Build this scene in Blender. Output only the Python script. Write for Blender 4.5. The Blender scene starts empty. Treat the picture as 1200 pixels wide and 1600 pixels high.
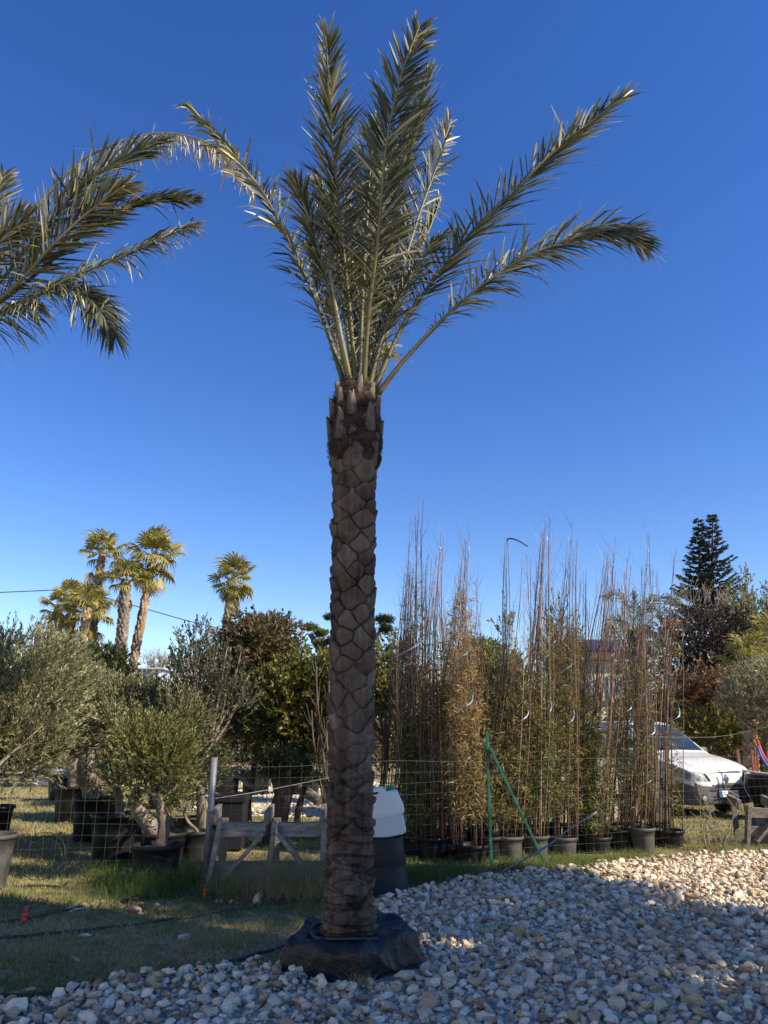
import bpy, bmesh, math, random
import numpy as np
from mathutils import Vector, Matrix
from mathutils.bvhtree import BVHTree

# ------------------------------------------------------------------ camera, sky, sun, exposure
scene = bpy.context.scene
COL = scene.collection
CAM_H, PITCH, FPX = 1.5, math.radians(16.8), 1155.0      # 1200x1600 photograph, focal length in its pixels
cd = bpy.data.cameras.new('camera')
cam = bpy.data.objects.new('camera', cd)
COL.objects.link(cam)
cam.location = (0, 0, CAM_H)
cam.rotation_euler = (math.radians(90) + PITCH, 0, 0)
cd.sensor_fit = 'VERTICAL'
cd.sensor_height = 36.0
cd.lens = 36.0 * FPX / 1600.0
cd.clip_end = 2000
cd.clip_start = 0.05
scene.camera = cam

SUN_EL, SUN_BACK = math.radians(36), math.radians(25)     # the sun stands to the right, a little behind the camera
SX, SY = math.cos(SUN_BACK), -math.sin(SUN_BACK)
world = bpy.data.worlds.new('World')
scene.world = world
world.use_nodes = True
wn = world.node_tree.nodes
wl = world.node_tree.links
sky = wn.new('ShaderNodeTexSky')
sky.sky_type = 'NISHITA'
sky.sun_disc = False
sky.sun_elevation = SUN_EL
sky.sun_rotation = math.atan2(SX, SY)
sky.altitude = 0
sky.air_density = 1.0
sky.dust_density = 0.0
sky.ozone_density = 2.0
bg = wn['Background']
bg.inputs['Strength'].default_value = 0.111
hs = wn.new('ShaderNodeHueSaturation')
hs.inputs['Saturation'].default_value = 1.32
hs.inputs['Hue'].default_value = 0.517
wl.new(sky.outputs['Color'], hs.inputs['Color'])
wl.new(hs.outputs['Color'], bg.inputs['Color'])
sd = bpy.data.lights.new('sun', 'SUN')
sd.energy = 5.0
sd.angle = math.radians(0.5)
sd.color = (1.0, 0.86, 0.66)
sun = bpy.data.objects.new('sun', sd)
COL.objects.link(sun)
sdir = Vector((SX * math.cos(SUN_EL), SY * math.cos(SUN_EL), math.sin(SUN_EL)))
sun.rotation_euler = sdir.to_track_quat('Z', 'Y').to_euler()
sun.location = sdir * 60
scene.view_settings.view_transform = 'Standard'
scene.view_settings.look = 'None'
scene.view_settings.exposure = 0.82
scene.view_settings.gamma = 1.0
scene.view_settings.use_curve_mapping = False

CP, SP = math.cos(PITCH), math.sin(PITCH)


def pt(px, py, Y):
    """the place seen at a pixel of the photograph, Y metres in front of the camera"""
    dx, dy = (px - 600) / FPX, (800 - py) / FPX
    t = Y / (CP - dy * SP)
    return Vector((dx * t, Y, CAM_H + t * (SP + dy * CP)))


def gp(px, py, z=0.0):
    """the place on the ground seen at a pixel of the photograph"""
    dx, dy = (px - 600) / FPX, (800 - py) / FPX
    t = (CAM_H - z) / -(SP + dy * CP)
    return Vector((dx * t, t * (CP - dy * SP), z))


# ------------------------------------------------------------------ materials
def ramp_cols(nodes, cols):
    r = nodes.new('ShaderNodeValToRGB')
    e = r.color_ramp.elements
    while len(e) < len(cols):
        e.new(0.5)
    for i, (p, c) in enumerate(cols):
        e[i].position = p
        e[i].color = (c[0], c[1], c[2], 1)
    return r


def M(name, cols, rough=0.7, scale=6.0, bump=0.0, bscale=40.0, metal=0.0, spec=0.3, transl=0.0, attr=0.0, stretch=(1, 1, 1), coat=0.0, detail=5.0, trcol=None):
    m = bpy.data.materials.new(name)
    m.use_nodes = True
    nt = m.node_tree
    n, l = nt.nodes, nt.links
    b = n['Principled BSDF']
    b.inputs['Roughness'].default_value = rough
    b.inputs['Metallic'].default_value = metal
    b.inputs['Specular IOR Level'].default_value = spec
    b.inputs['Coat Weight'].default_value = coat
    tc = n.new('ShaderNodeTexCoord')
    mp = n.new('ShaderNodeMapping')
    mp.inputs['Scale'].default_value = stretch
    l.new(tc.outputs['Object'], mp.inputs['Vector'])
    nz = n.new('ShaderNodeTexNoise')
    nz.inputs['Scale'].default_value = scale
    nz.inputs['Detail'].default_value = detail
    nz.inputs['Roughness'].default_value = 0.62
    l.new(mp.outputs['Vector'], nz.inputs['Vector'])
    if not isinstance(cols[0], (tuple, list)):
        cols = [(0.0, cols)]
    if len(cols) == 1:
        c = cols[0][1]
        cols = [(0.3, [x * 0.86 for x in c]), (0.7, [min(1, x * 1.12) for x in c])]
    r = ramp_cols(n, cols)
    fac = nz.outputs['Fac']
    if attr > 0:
        at = n.new('ShaderNodeAttribute')
        at.attribute_name = 'tint'
        m1 = n.new('ShaderNodeMath'); m1.operation = 'MULTIPLY'; m1.inputs[1].default_value = attr
        m2 = n.new('ShaderNodeMath'); m2.operation = 'MULTIPLY_ADD'; m2.inputs[1].default_value = 1 - attr
        l.new(at.outputs['Fac'], m1.inputs[0])
        l.new(nz.outputs['Fac'], m2.inputs[0])
        l.new(m1.outputs[0], m2.inputs[2])
        fac = m2.outputs[0]
    l.new(fac, r.inputs['Fac'])
    l.new(r.outputs['Color'], b.inputs['Base Color'])
    if bump > 0:
        n2 = n.new('ShaderNodeTexNoise')
        n2.inputs['Scale'].default_value = bscale
        n2.inputs['Detail'].default_value = 6
        l.new(mp.outputs['Vector'], n2.inputs['Vector'])
        bp = n.new('ShaderNodeBump')
        bp.inputs['Strength'].default_value = bump
        bp.inputs['Distance'].default_value = 0.02
        l.new(n2.outputs['Fac'], bp.inputs['Height'])
        l.new(bp.outputs['Normal'], b.inputs['Normal'])
    if transl > 0:
        tr = n.new('ShaderNodeBsdfTranslucent')
        mx = n.new('ShaderNodeMixShader')
        mx.inputs['Fac'].default_value = transl
        if trcol is not None:
            mc = n.new('ShaderNodeMix')
            mc.data_type = 'RGBA'
            mc.blend_type = 'MULTIPLY'
            mc.inputs['Factor'].default_value = 1.0
            mc.inputs['B'].default_value = (*trcol, 1)
            l.new(r.outputs['Color'], mc.inputs['A'])
            l.new(mc.outputs['Result'], tr.inputs['Color'])
        else:
            l.new(r.outputs['Color'], tr.inputs['Color'])
        l.new(b.outputs[0], mx.inputs[1])
        l.new(tr.outputs[0], mx.inputs[2])
        l.new(mx.outputs[0], n['Material Output'].inputs['Surface'])
    return m


def leafmat(name, dark, mid, light, transl=0.3, rough=0.5, spec=0.35):
    return M(name, [(0.05, dark), (0.5, mid), (0.95, light)], rough=rough, scale=1.2, attr=0.8, transl=transl, spec=spec, trcol=(1.5, 1.5, 0.9))


MAT = {}
MAT['ground'] = M('ground_soil', [(0.28, (0.12, 0.1, 0.045)), (0.46, (0.25, 0.19, 0.095)), (0.58, (0.38, 0.29, 0.165)), (0.75, (0.5, 0.4, 0.25))], rough=0.95, scale=5.0, bump=1.0, bscale=30, detail=11)
MAT['bed'] = M('gravel_bed', [(0.3, (0.26, 0.22, 0.17)), (0.7, (0.48, 0.42, 0.34))], rough=0.95, scale=25, bump=1.0, bscale=35)
MAT['path'] = M('gravel_path', [(0.3, (0.26, 0.22, 0.155)), (0.5, (0.42, 0.36, 0.27)), (0.7, (0.58, 0.51, 0.4))], rough=0.95, scale=14, bump=1.0, bscale=22, detail=8)
MAT['stone'] = M('limestone', [(0.0, (0.05, 0.052, 0.06)), (0.12, (0.13, 0.125, 0.12)), (0.22, (0.46, 0.30, 0.155)), (0.42, (0.56, 0.45, 0.30)), (0.7, (0.74, 0.655, 0.49)), (1.0, (0.86, 0.80, 0.66))], rough=0.9, scale=26, attr=0.72, bump=1.0, bscale=70, detail=8)
MAT['grass'] = M('grass_blades', [(0.0, (0.055, 0.1, 0.026)), (0.45, (0.135, 0.195, 0.05)), (0.7, (0.29, 0.275, 0.11)), (1.0, (0.46, 0.39, 0.25))], rough=0.7, attr=0.92, transl=0.3, spec=0.2)
MAT['litter'] = M('dry_leaves', [(0.1, (0.16, 0.09, 0.05)), (0.6, (0.34, 0.2, 0.11)), (1, (0.45, 0.33, 0.2))], rough=0.8, attr=0.9, transl=0.2)
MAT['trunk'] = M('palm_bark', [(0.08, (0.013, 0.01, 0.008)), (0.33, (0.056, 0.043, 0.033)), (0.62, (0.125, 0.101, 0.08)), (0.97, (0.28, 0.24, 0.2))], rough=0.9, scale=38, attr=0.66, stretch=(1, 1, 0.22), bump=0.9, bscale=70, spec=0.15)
MAT['fibre'] = M('palm_fibre', [(0.2, (0.018, 0.013, 0.01)), (0.6, (0.065, 0.048, 0.035)), (0.95, (0.2, 0.155, 0.11))], rough=0.95, scale=30, attr=0.7, stretch=(1, 1, 0.3), bump=0.8, bscale=60, spec=0.1)
MAT['boot'] = M('cut_leaf_base', [(0.15, (0.04, 0.031, 0.024)), (0.5, (0.115, 0.095, 0.077)), (0.9, (0.28, 0.245, 0.205))], rough=0.85, scale=45, attr=0.45, stretch=(1, 1, 0.12), bump=0.7, bscale=80, spec=0.15)
MAT['rachis'] = M('palm_rachis', [(0.05, (0.045, 0.048, 0.02)), (0.5, (0.17, 0.16, 0.068)), (0.95, (0.4, 0.33, 0.17))], rough=0.5, scale=6, attr=0.8, spec=0.4)
MAT['leaflet'] = M('date_leaflet', [(0.03, (0.012, 0.017, 0.009)), (0.38, (0.056, 0.068, 0.038)), (0.64, (0.215, 0.212, 0.118)), (0.95, (0.6, 0.5, 0.3))], rough=0.48, scale=3, attr=0.88, transl=0.14, spec=0.35, trcol=(1.3, 1.25, 0.7))
MAT['fan'] = M('fan_leaf', [(0.05, (0.05, 0.065, 0.018)), (0.45, (0.16, 0.165, 0.04)), (0.72, (0.4, 0.34, 0.09)), (0.97, (0.5, 0.37, 0.2))], rough=0.5, scale=2, attr=0.9, transl=0.32, spec=0.4)
MAT['washbark'] = M('fan_palm_bark', [(0.1, (0.07, 0.045, 0.03)), (0.4, (0.24, 0.165, 0.11)), (0.9, (0.5, 0.41, 0.3))], rough=0.9, scale=8, attr=0.7, bump=0.8, bscale=25, spec=0.1)
MAT['washbark_grey'] = M('fan_palm_grey_bark', [(0.1, (0.06, 0.05, 0.042)), (0.45, (0.17, 0.145, 0.125)), (0.9, (0.38, 0.34, 0.3))], rough=0.9, scale=8, attr=0.7, bump=0.8, bscale=25, spec=0.1)
MAT['olive'] = leafmat('olive_leaf', (0.05, 0.06, 0.03), (0.18, 0.185, 0.095), (0.40, 0.385, 0.225), 0.22)
MAT['olivedark'] = leafmat('dark_olive_leaf', (0.03, 0.038, 0.022), (0.085, 0.095, 0.052), (0.22, 0.215, 0.13), 0.18)  # darker grey-green foliage for the open tree by the metal post
MAT['olivegrey'] = leafmat('olive_grey_leaf', (0.07, 0.075, 0.048), (0.23, 0.225, 0.145), (0.45, 0.42, 0.30), 0.22)
MAT['olivegreen'] = leafmat('olive_green_leaf', (0.04, 0.055, 0.018), (0.14, 0.155, 0.05), (0.34, 0.32, 0.115), 0.25)
MAT['photinia'] = leafmat('photinia_leaf', (0.035, 0.035, 0.018), (0.1, 0.1, 0.042), (0.27, 0.16, 0.1), 0.22)
MAT['laurel'] = leafmat('laurel_leaf', (0.035, 0.05, 0.014), (0.125, 0.13, 0.035), (0.32, 0.28, 0.075), 0.28)
MAT['darkgreen'] = leafmat('dark_leaf', (0.014, 0.022, 0.01), (0.04, 0.055, 0.022), (0.1, 0.115, 0.05), 0.15)
MAT['hedge'] = leafmat('hedge_leaf', (0.02, 0.018, 0.014), (0.05, 0.04, 0.032), (0.1, 0.085, 0.055), 0.1)
MAT['rust'] = leafmat('rust_leaf', (0.07, 0.04, 0.022), (0.17, 0.085, 0.045), (0.32, 0.17, 0.09), 0.25)
MAT['brownleaf'] = leafmat('brown_leaf', (0.05, 0.04, 0.022), (0.15, 0.11, 0.055), (0.3, 0.22, 0.12), 0.22)
MAT['conifer'] = leafmat('conifer_needle', (0.016, 0.025, 0.02), (0.045, 0.06, 0.045), (0.12, 0.135, 0.09), 0.08)
MAT['bamboo'] = leafmat('bamboo_leaf', (0.05, 0.06, 0.018), (0.17, 0.15, 0.055), (0.37, 0.29, 0.14), 0.32)
MAT['bamboogreen'] = leafmat('bamboo_green_leaf', (0.035, 0.05, 0.014), (0.13, 0.14, 0.045), (0.31, 0.28, 0.11), 0.32)
MAT['bamboogold'] = leafmat('bamboo_gold_leaf', (0.1, 0.075, 0.03), (0.29, 0.22, 0.1), (0.5, 0.4, 0.21), 0.32)
MAT['cane'] = M('bamboo_cane', [(0.05, (0.025, 0.016, 0.014)), (0.4, (0.105, 0.06, 0.042)), (0.7, (0.24, 0.145, 0.09)), (0.97, (0.4, 0.28, 0.18))], rough=0.5, scale=5, attr=0.85, spec=0.4)
MAT['canedark'] = M('dark_cane', [(0.05, (0.012, 0.01, 0.011)), (0.5, (0.05, 0.033, 0.028)), (0.95, (0.16, 0.1, 0.07))], rough=0.5, scale=5, attr=0.85, spec=0.4)
MAT['bark'] = M('grey_bark', [(0.2, (0.07, 0.055, 0.042)), (0.5, (0.18, 0.15, 0.12)), (0.8, (0.34, 0.3, 0.25))], rough=0.9, scale=9, bump=0.9, bscale=30, stretch=(1, 1, 0.4), spec=0.1)
MAT['twig'] = M('dark_twig', [(0.3, (0.05, 0.038, 0.03)), (0.7, (0.14, 0.11, 0.085))], rough=0.9, scale=4, spec=0.1)
MAT['paletwig'] = M('pale_twig', [(0.3, (0.17, 0.135, 0.1)), (0.7, (0.33, 0.28, 0.21))], rough=0.9, scale=4, spec=0.1)
MAT['pot'] = M('black_plastic_pot', [(0.3, (0.009, 0.01, 0.013)), (0.65, (0.017, 0.018, 0.02)), (0.85, (0.035, 0.034, 0.033))], rough=0.55, scale=5, bump=0.15, bscale=20, spec=0.28)
MAT['greypot'] = M('dusty_grey_pot', [(0.3, (0.04, 0.041, 0.043)), (0.7, (0.095, 0.094, 0.092))], rough=0.65, scale=7, bump=0.2, bscale=25, spec=0.3)
MAT['soil'] = M('potting_soil', [(0.3, (0.03, 0.022, 0.016)), (0.7, (0.09, 0.066, 0.045))], rough=1, scale=20, bump=1, bscale=40)
MAT['film'] = M('black_film', [(0.3, (0.008, 0.009, 0.012)), (0.7, (0.014, 0.015, 0.018)), (0.9, (0.03, 0.029, 0.028))], rough=0.42, scale=5.5, bump=0.4, bscale=26, spec=0.32)
MAT['hose'] = M('black_hose', [(0.3, (0.01, 0.011, 0.013)), (0.75, (0.03, 0.03, 0.032))], rough=0.45, scale=8, spec=0.5)
MAT['jerry'] = M('jerrycan_plastic', [(0.3, (0.78, 0.82, 0.85)), (0.7, (0.84, 0.87, 0.89))], rough=0.4, scale=3, transl=0.25, spec=0.4)
MAT['liquid'] = M('jerrycan_filled', [(0.3, (0.56, 0.6, 0.63)), (0.7, (0.62, 0.66, 0.68))], rough=0.4, scale=3, transl=0.1, spec=0.4)
MAT['greencap'] = M('green_plastic', (0.01, 0.21, 0.075), rough=0.4)
MAT['wood'] = M('weathered_wood', [(0.25, (0.1, 0.09, 0.078)), (0.5, (0.24, 0.22, 0.195)), (0.75, (0.42, 0.39, 0.345))], rough=0.85, scale=5, stretch=(1.5, 1.5, 5), bump=0.5, bscale=30, spec=0.15)
MAT['wooddark'] = M('weathered_dark_wood', [(0.2, (0.1, 0.088, 0.076)), (0.5, (0.2, 0.18, 0.155)), (0.8, (0.33, 0.3, 0.26))], rough=0.85, scale=5, stretch=(1.5, 1.5, 5), bump=0.5, bscale=30, spec=0.15)
MAT['galv'] = M('galvanised_steel', [(0.3, (0.13, 0.145, 0.17)), (0.7, (0.22, 0.235, 0.26))], rough=0.5, scale=9, metal=0.3, spec=0.4)
MAT['greenpaint'] = M('green_coated_steel', [(0.3, (0.012, 0.09, 0.06)), (0.7, (0.024, 0.15, 0.1))], rough=0.45, scale=6)
MAT['wire'] = M('green_wire', [(0.3, (0.06, 0.1, 0.078)), (0.7, (0.12, 0.17, 0.135))], rough=0.5, scale=3)
MAT['cable'] = M('power_cable', (0.03, 0.032, 0.036), rough=0.6)
MAT['tape'] = M('blue_white_tape', [(0.3, (0.2, 0.31, 0.48)), (0.7, (0.42, 0.52, 0.64))], rough=0.35, scale=12, spec=0.5, transl=0.2)
MAT['blacktape'] = M('black_tape', (0.012, 0.012, 0.014), rough=0.4)
MAT['vanpaint'] = M('white_car_paint', [(0.3, (0.58, 0.59, 0.6)), (0.7, (0.66, 0.67, 0.67))], rough=0.3, scale=2.5, spec=0.5, coat=0.4)
MAT['vanplastic'] = M('grey_bumper_plastic', [(0.3, (0.06, 0.062, 0.066)), (0.7, (0.1, 0.102, 0.105))], rough=0.55, scale=9, spec=0.35)
MAT['black'] = M('black_void', (0.008, 0.008, 0.009), rough=0.6)
MAT['glass'] = M('dark_car_glass', [(0.3, (0.012, 0.02, 0.024)), (0.7, (0.03, 0.045, 0.05))], rough=0.08, scale=2, spec=0.8)
MAT['lamp'] = M('headlight_lens', [(0.35, (0.1, 0.105, 0.11)), (0.65, (0.5, 0.51, 0.52))], rough=0.1, scale=14, spec=0.8, coat=0.8)
MAT['chrome'] = M('dull_chrome', (0.28, 0.29, 0.31), rough=0.25, metal=0.8)
MAT['rubber'] = M('tyre_rubber', (0.02, 0.02, 0.021), rough=0.8)
MAT['rim'] = M('steel_rim', (0.35, 0.36, 0.37), rough=0.4, metal=0.6)
MAT['plate'] = M('plate_white', (0.8, 0.8, 0.76), rough=0.4)
MAT['plateblue'] = M('plate_blue', (0.02, 0.1, 0.45), rough=0.4)
MAT['ink'] = M('plate_ink', (0.015, 0.015, 0.015), rough=0.5)
MAT['cream'] = M('cream_render', [(0.3, (0.6, 0.53, 0.4)), (0.7, (0.72, 0.65, 0.5))], rough=0.9, scale=1.5, bump=0.3, bscale=20)
MAT['tile'] = M('clay_tiles', [(0.3, (0.3, 0.2, 0.14)), (0.7, (0.5, 0.38, 0.28))], rough=0.85, scale=5)
MAT['solar'] = M('solar_glass', [(0.3, (0.02, 0.022, 0.035)), (0.7, (0.045, 0.046, 0.065))], rough=0.25, scale=3, spec=0.6)
MAT['white'] = M('white_frame', (0.78, 0.79, 0.8), rough=0.5)
MAT['bluegrey'] = M('pale_blue_panel', [(0.3, (0.3, 0.37, 0.48)), (0.7, (0.42, 0.49, 0.58))], rough=0.4, scale=2)
MAT['yellow'] = M('yellow_machine_paint', [(0.3, (0.55, 0.33, 0.02)), (0.7, (0.68, 0.44, 0.04))], rough=0.5, scale=4)
MAT['orange'] = M('orange_plastic', (0.85, 0.16, 0.02), rough=0.35, transl=0.3)
MAT['redorange'] = M('red_orange_plastic', (0.62, 0.07, 0.025), rough=0.45)
MAT['rustmetal'] = M('rusty_steel', [(0.3, (0.16, 0.06, 0.035)), (0.7, (0.33, 0.15, 0.09))], rough=0.9, scale=12, bump=0.4, bscale=30)
MAT['rope'] = M('pale_rope', [(0.3, (0.5, 0.44, 0.33)), (0.7, (0.66, 0.6, 0.47))], rough=0.9, scale=40)
MAT['redstrap'] = M('red_strap', (0.6, 0.02, 0.03), rough=0.6)
MAT['bluestrap'] = M('blue_strap', (0.02, 0.12, 0.5), rough=0.6)
MAT['concrete'] = M('pale_concrete', [(0.3, (0.2, 0.17, 0.13)), (0.7, (0.36, 0.32, 0.25))], rough=0.9, scale=6, bump=0.4, bscale=25)
MAT['greyfilm'] = M('grey_film', [(0.3, (0.1, 0.105, 0.12)), (0.7, (0.24, 0.245, 0.26))], rough=0.4, scale=4, bump=0.5, bscale=10, spec=0.5)


# ------------------------------------------------------------------ mesh helpers
class MB:
    """collects shapes and links them as ONE mesh object; 'tint' is a per-vertex number the materials use to vary their colour"""
    def __init__(self):
        self.v, self.f, self.t, self.n = [], [], [], 0

    def add(self, V, F, mat=0, tint=0.5, smooth=False):
        V = np.asarray(V, dtype=np.float64).reshape(-1, 3)
        if isinstance(F, np.ndarray):
            groups = [F]
        else:
            by = {}
            for q in F:
                by.setdefault(len(q), []).append(q)
            groups = [np.array(g) for g in by.values()]
        for g in groups:
            if len(g):
                self.f.append((g.astype(np.int64) + self.n, mat, smooth))
        self.v.append(V)
        tt = np.asarray(tint, dtype=np.float64)
        self.t.append(np.full(len(V), float(tt)) if tt.ndim == 0 else tt)
        self.n += len(V)

    def build(self, name, mats, parent=None, origin=None):
        me = bpy.data.meshes.new(name)
        V = np.concatenate(self.v) if self.v else np.zeros((0, 3))
        org = np.array(parent.location if parent is not None else (origin if origin is not None else (0, 0, 0)), dtype=np.float64)
        if parent is not None and parent.parent is not None:
            org = org + np.array(parent.parent.location)
        if parent is not None and parent.type == 'MESH' and parent.parent is None:
            org = np.array(parent.location)
        V = V - org
        me.vertices.add(len(V))
        me.vertices.foreach_set('co', V.astype(np.float32).ravel())
        idx = np.concatenate([g.ravel() for g, _, _ in self.f])
        tot = np.concatenate([np.full(len(g), g.shape[1]) for g, _, _ in self.f])
        mi = np.concatenate([np.full(len(g), m) for g, m, _ in self.f])
        sm = np.concatenate([np.full(len(g), s) for g, _, s in self.f])
        me.loops.add(len(idx))
        me.loops.foreach_set('vertex_index', idx.astype(np.int32))
        me.polygons.add(len(tot))
        me.polygons.foreach_set('loop_start', np.concatenate([[0], np.cumsum(tot)[:-1]]).astype(np.int32))
        me.polygons.foreach_set('material_index', mi.astype(np.int32))
        me.polygons.foreach_set('use_smooth', sm.astype(bool))
        a = me.attributes.new('tint', 'FLOAT', 'POINT')
        a.data.foreach_set('value', np.concatenate(self.t).astype(np.float32))
        for m in (mats if isinstance(mats, (list, tuple)) else [mats]):
            me.materials.append(MAT[m] if isinstance(m, str) else m)
        me.update(calc_edges=True)
        o = bpy.data.objects.new(name, me)
        COL.objects.link(o)
        if parent is not None:
            o.parent = parent
        else:
            o.location = org
        return o


def props(o, label=None, cat=None, group=None, kind=None):
    for k, v in (('label', label), ('category', cat), ('group', group), ('kind', kind)):
        if v:
            o[k] = v
    return o


def thing(name, label, cat, loc, group=None):
    o = bpy.data.objects.new(name, None)
    COL.objects.link(o)
    o.location = loc
    o.empty_display_size = 0.2
    return props(o, label, cat, group)


def dup(root, loc, rotz=0.0, scale=1.0, label=None, group=None):
    """a copy of a thing with copies of its parts and sub-parts"""
    r = root.copy()
    COL.objects.link(r)
    r.location = loc
    r.rotation_euler = (0, 0, rotz)
    r.scale = (scale,) * 3
    if label:
        r['label'] = label
    if group:
        r['group'] = group
    for ch in list(root.children):
        c = ch.copy()
        COL.objects.link(c)
        c.parent = r
        for g in list(ch.children):
            d = g.copy()
            COL.objects.link(d)
            d.parent = c
    return r


def nrm(a):
    a = np.asarray(a, dtype=np.float64)
    return a / np.maximum(np.linalg.norm(a, axis=-1, keepdims=True), 1e-9)


BOXF = [(0, 3, 2, 1), (4, 5, 6, 7), (0, 1, 5, 4), (1, 2, 6, 5), (2, 3, 7, 6), (3, 0, 4, 7)]


def box(mb, c, s, rot=None, mat=0, tint=0.5, bev=0.0):
    """box, its edges chamfered by bev"""
    sx, sy, sz = s[0] / 2, s[1] / 2, s[2] / 2
    bm = bmesh.new()
    bmesh.ops.create_cube(bm, size=1.0)
    for v in bm.verts:
        v.co = Vector((v.co.x * s[0], v.co.y * s[1], v.co.z * s[2]))
    if bev > 0:
        bmesh.ops.bevel(bm, geom=list(bm.edges), offset=min(bev, min(s) * 0.45), segments=2, affect='EDGES', profile=0.5)
    R = rot.to_3x3() if rot is not None else Matrix.Identity(3)
    bm.verts.index_update()
    V = [R @ v.co + Vector(c) for v in bm.verts]
    F = [tuple(v.index for v in f.verts) for f in bm.faces]
    bm.free()
    mb.add(V, F, mat, tint)


def bar(mb, p0, p1, w, h, mat=0, tint=0.5, roll=0.0, bev=0.004):
    """square timber between two points"""
    p0, p1 = Vector(p0), Vector(p1)
    d = p1 - p0
    q = d.to_track_quat('Z', 'Y').to_matrix().to_4x4() @ Matrix.Rotation(roll, 4, 'Z')
    box(mb, (p0 + p1) / 2, (w, h, d.length), q, mat, tint, bev)


def tube(mb, P, R, n=6, mat=0, tint=0.5, cap=True, smooth=True):
    P = np.asarray([tuple(p) for p in P], dtype=np.float64)
    k = len(P)
    R = np.full(k, float(R)) if np.ndim(R) == 0 else np.asarray(R, dtype=np.float64)
    T = np.gradient(P, axis=0)
    T = nrm(T)
    ref = np.array([0.0, 0.0, 1.0]) if abs(T[0][2]) < 0.9 else np.array([1.0, 0.0, 0.0])
    A = np.zeros_like(P)
    a = ref - T[0] * np.dot(ref, T[0])
    for i in range(k):
        a = a - T[i] * np.dot(a, T[i])
        if np.linalg.norm(a) < 1e-6:
            a = np.cross(T[i], [0.3, 0.5, 0.8])
        a = a / np.linalg.norm(a)
        A[i] = a
    B = np.cross(T, A)
    th = np.arange(n) * 2 * math.pi / n
    V = P[:, None, :] + R[:, None, None] * (np.cos(th)[None, :, None] * A[:, None, :] + np.sin(th)[None, :, None] * B[:, None, :])
    V = V.reshape(-1, 3)
    i = np.arange(k - 1)[:, None] * n
    j = np.arange(n)[None, :]
    j2 = (j + 1) % n
    F = np.stack([i + j, i + j2, i + n + j2, i + n + j], axis=-1).reshape(-1, 4)
    tt = tint
    if np.ndim(tint) == 1 and len(tint) == k:
        tt = np.repeat(tint, n)
    mb.add(V, F, mat, tt, smooth)
    if cap:
        base = mb.n - k * n
        for off, order in ((0, -1), ((k - 1) * n, 1)):
            ids = np.arange(n)[::order] + off + base
            mb.f.append((ids.reshape(1, -1), mat, False))


def lathe(mb, prof, c, n=24, mat=0, tint=0.5, smooth=True, sq=1.0):
    """profile of (radius, z) turned about the upright axis through c; sq squeezes y"""
    th = np.arange(n) * 2 * math.pi / n
    pr = np.array(prof)
    V = np.stack([pr[:, 0:1] * np.cos(th), pr[:, 0:1] * np.sin(th) * sq, np.repeat(pr[:, 1:2], n, 1)], -1).reshape(-1, 3) + np.array(c)
    i = np.arange(len(pr) - 1)[:, None] * n
    j = np.arange(n)[None, :]
    F = np.stack([i + j, i + (j + 1) % n, i + n + (j + 1) % n, i + n + j], -1).reshape(-1, 4)
    mb.add(V, F, mat, tint, smooth)


def curve(P, k):
    """k points on a smooth curve through the points P"""
    P = np.asarray([tuple(p) for p in P], dtype=np.float64)
    m = len(P)
    if m == 2:
        t = np.linspace(0, 1, k)[:, None]
        return P[0] * (1 - t) + P[1] * t
    Q = np.vstack([2 * P[0] - P[1], P, 2 * P[-1] - P[-2]])
    s = np.linspace(0, m - 1, k)
    i = np.minimum(s.astype(int), m - 2)
    u = (s - i)[:, None]
    a, b, c, d = Q[i], Q[i + 1], Q[i + 2], Q[i + 3]
    return 0.5 * (2 * b + (c - a) * u + (2 * a - 5 * b + 4 * c - d) * u ** 2 + (3 * b - a - 3 * c + d) * u ** 3)


class Wav:
    """smooth random field made of sines"""
    def __init__(self, seed, freq, n=7):
        r = np.random.RandomState(seed)
        self.k = nrm(r.normal(size=(n, 3))) * freq * r.uniform(0.6, 1.7, (n, 1))
        self.p = r.uniform(0, 6.28, n)

    def __call__(self, P):
        P = np.asarray(P, dtype=np.float64)
        return np.sin(P @ self.k.T + self.p).sum(-1) / math.sqrt(len(self.p)) / 1.4


def leaf_quads(mb, P, D, S, L, W, mat=0, tint=0.5, bend=0.0):
    """n pointed leaves: base P, direction D, width direction S"""
    n = len(P)
    L = np.broadcast_to(np.asarray(L, dtype=np.float64), (n,))[:, None]
    W = np.broadcast_to(np.asarray(W, dtype=np.float64), (n,))[:, None]
    mid = P + D * L * 0.45
    tip = P + D * L
    if bend:
        tip = tip - np.array([0, 0, 1.0]) * L * bend
    V = np.stack([P, mid + S * W / 2, tip, mid - S * W / 2], 1).reshape(-1, 3)
    F = np.arange(n * 4).reshape(n, 4)
    t = np.repeat(np.broadcast_to(np.asarray(tint, dtype=np.float64), (n,)), 4)
    mb.add(V, F, mat, t)


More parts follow.
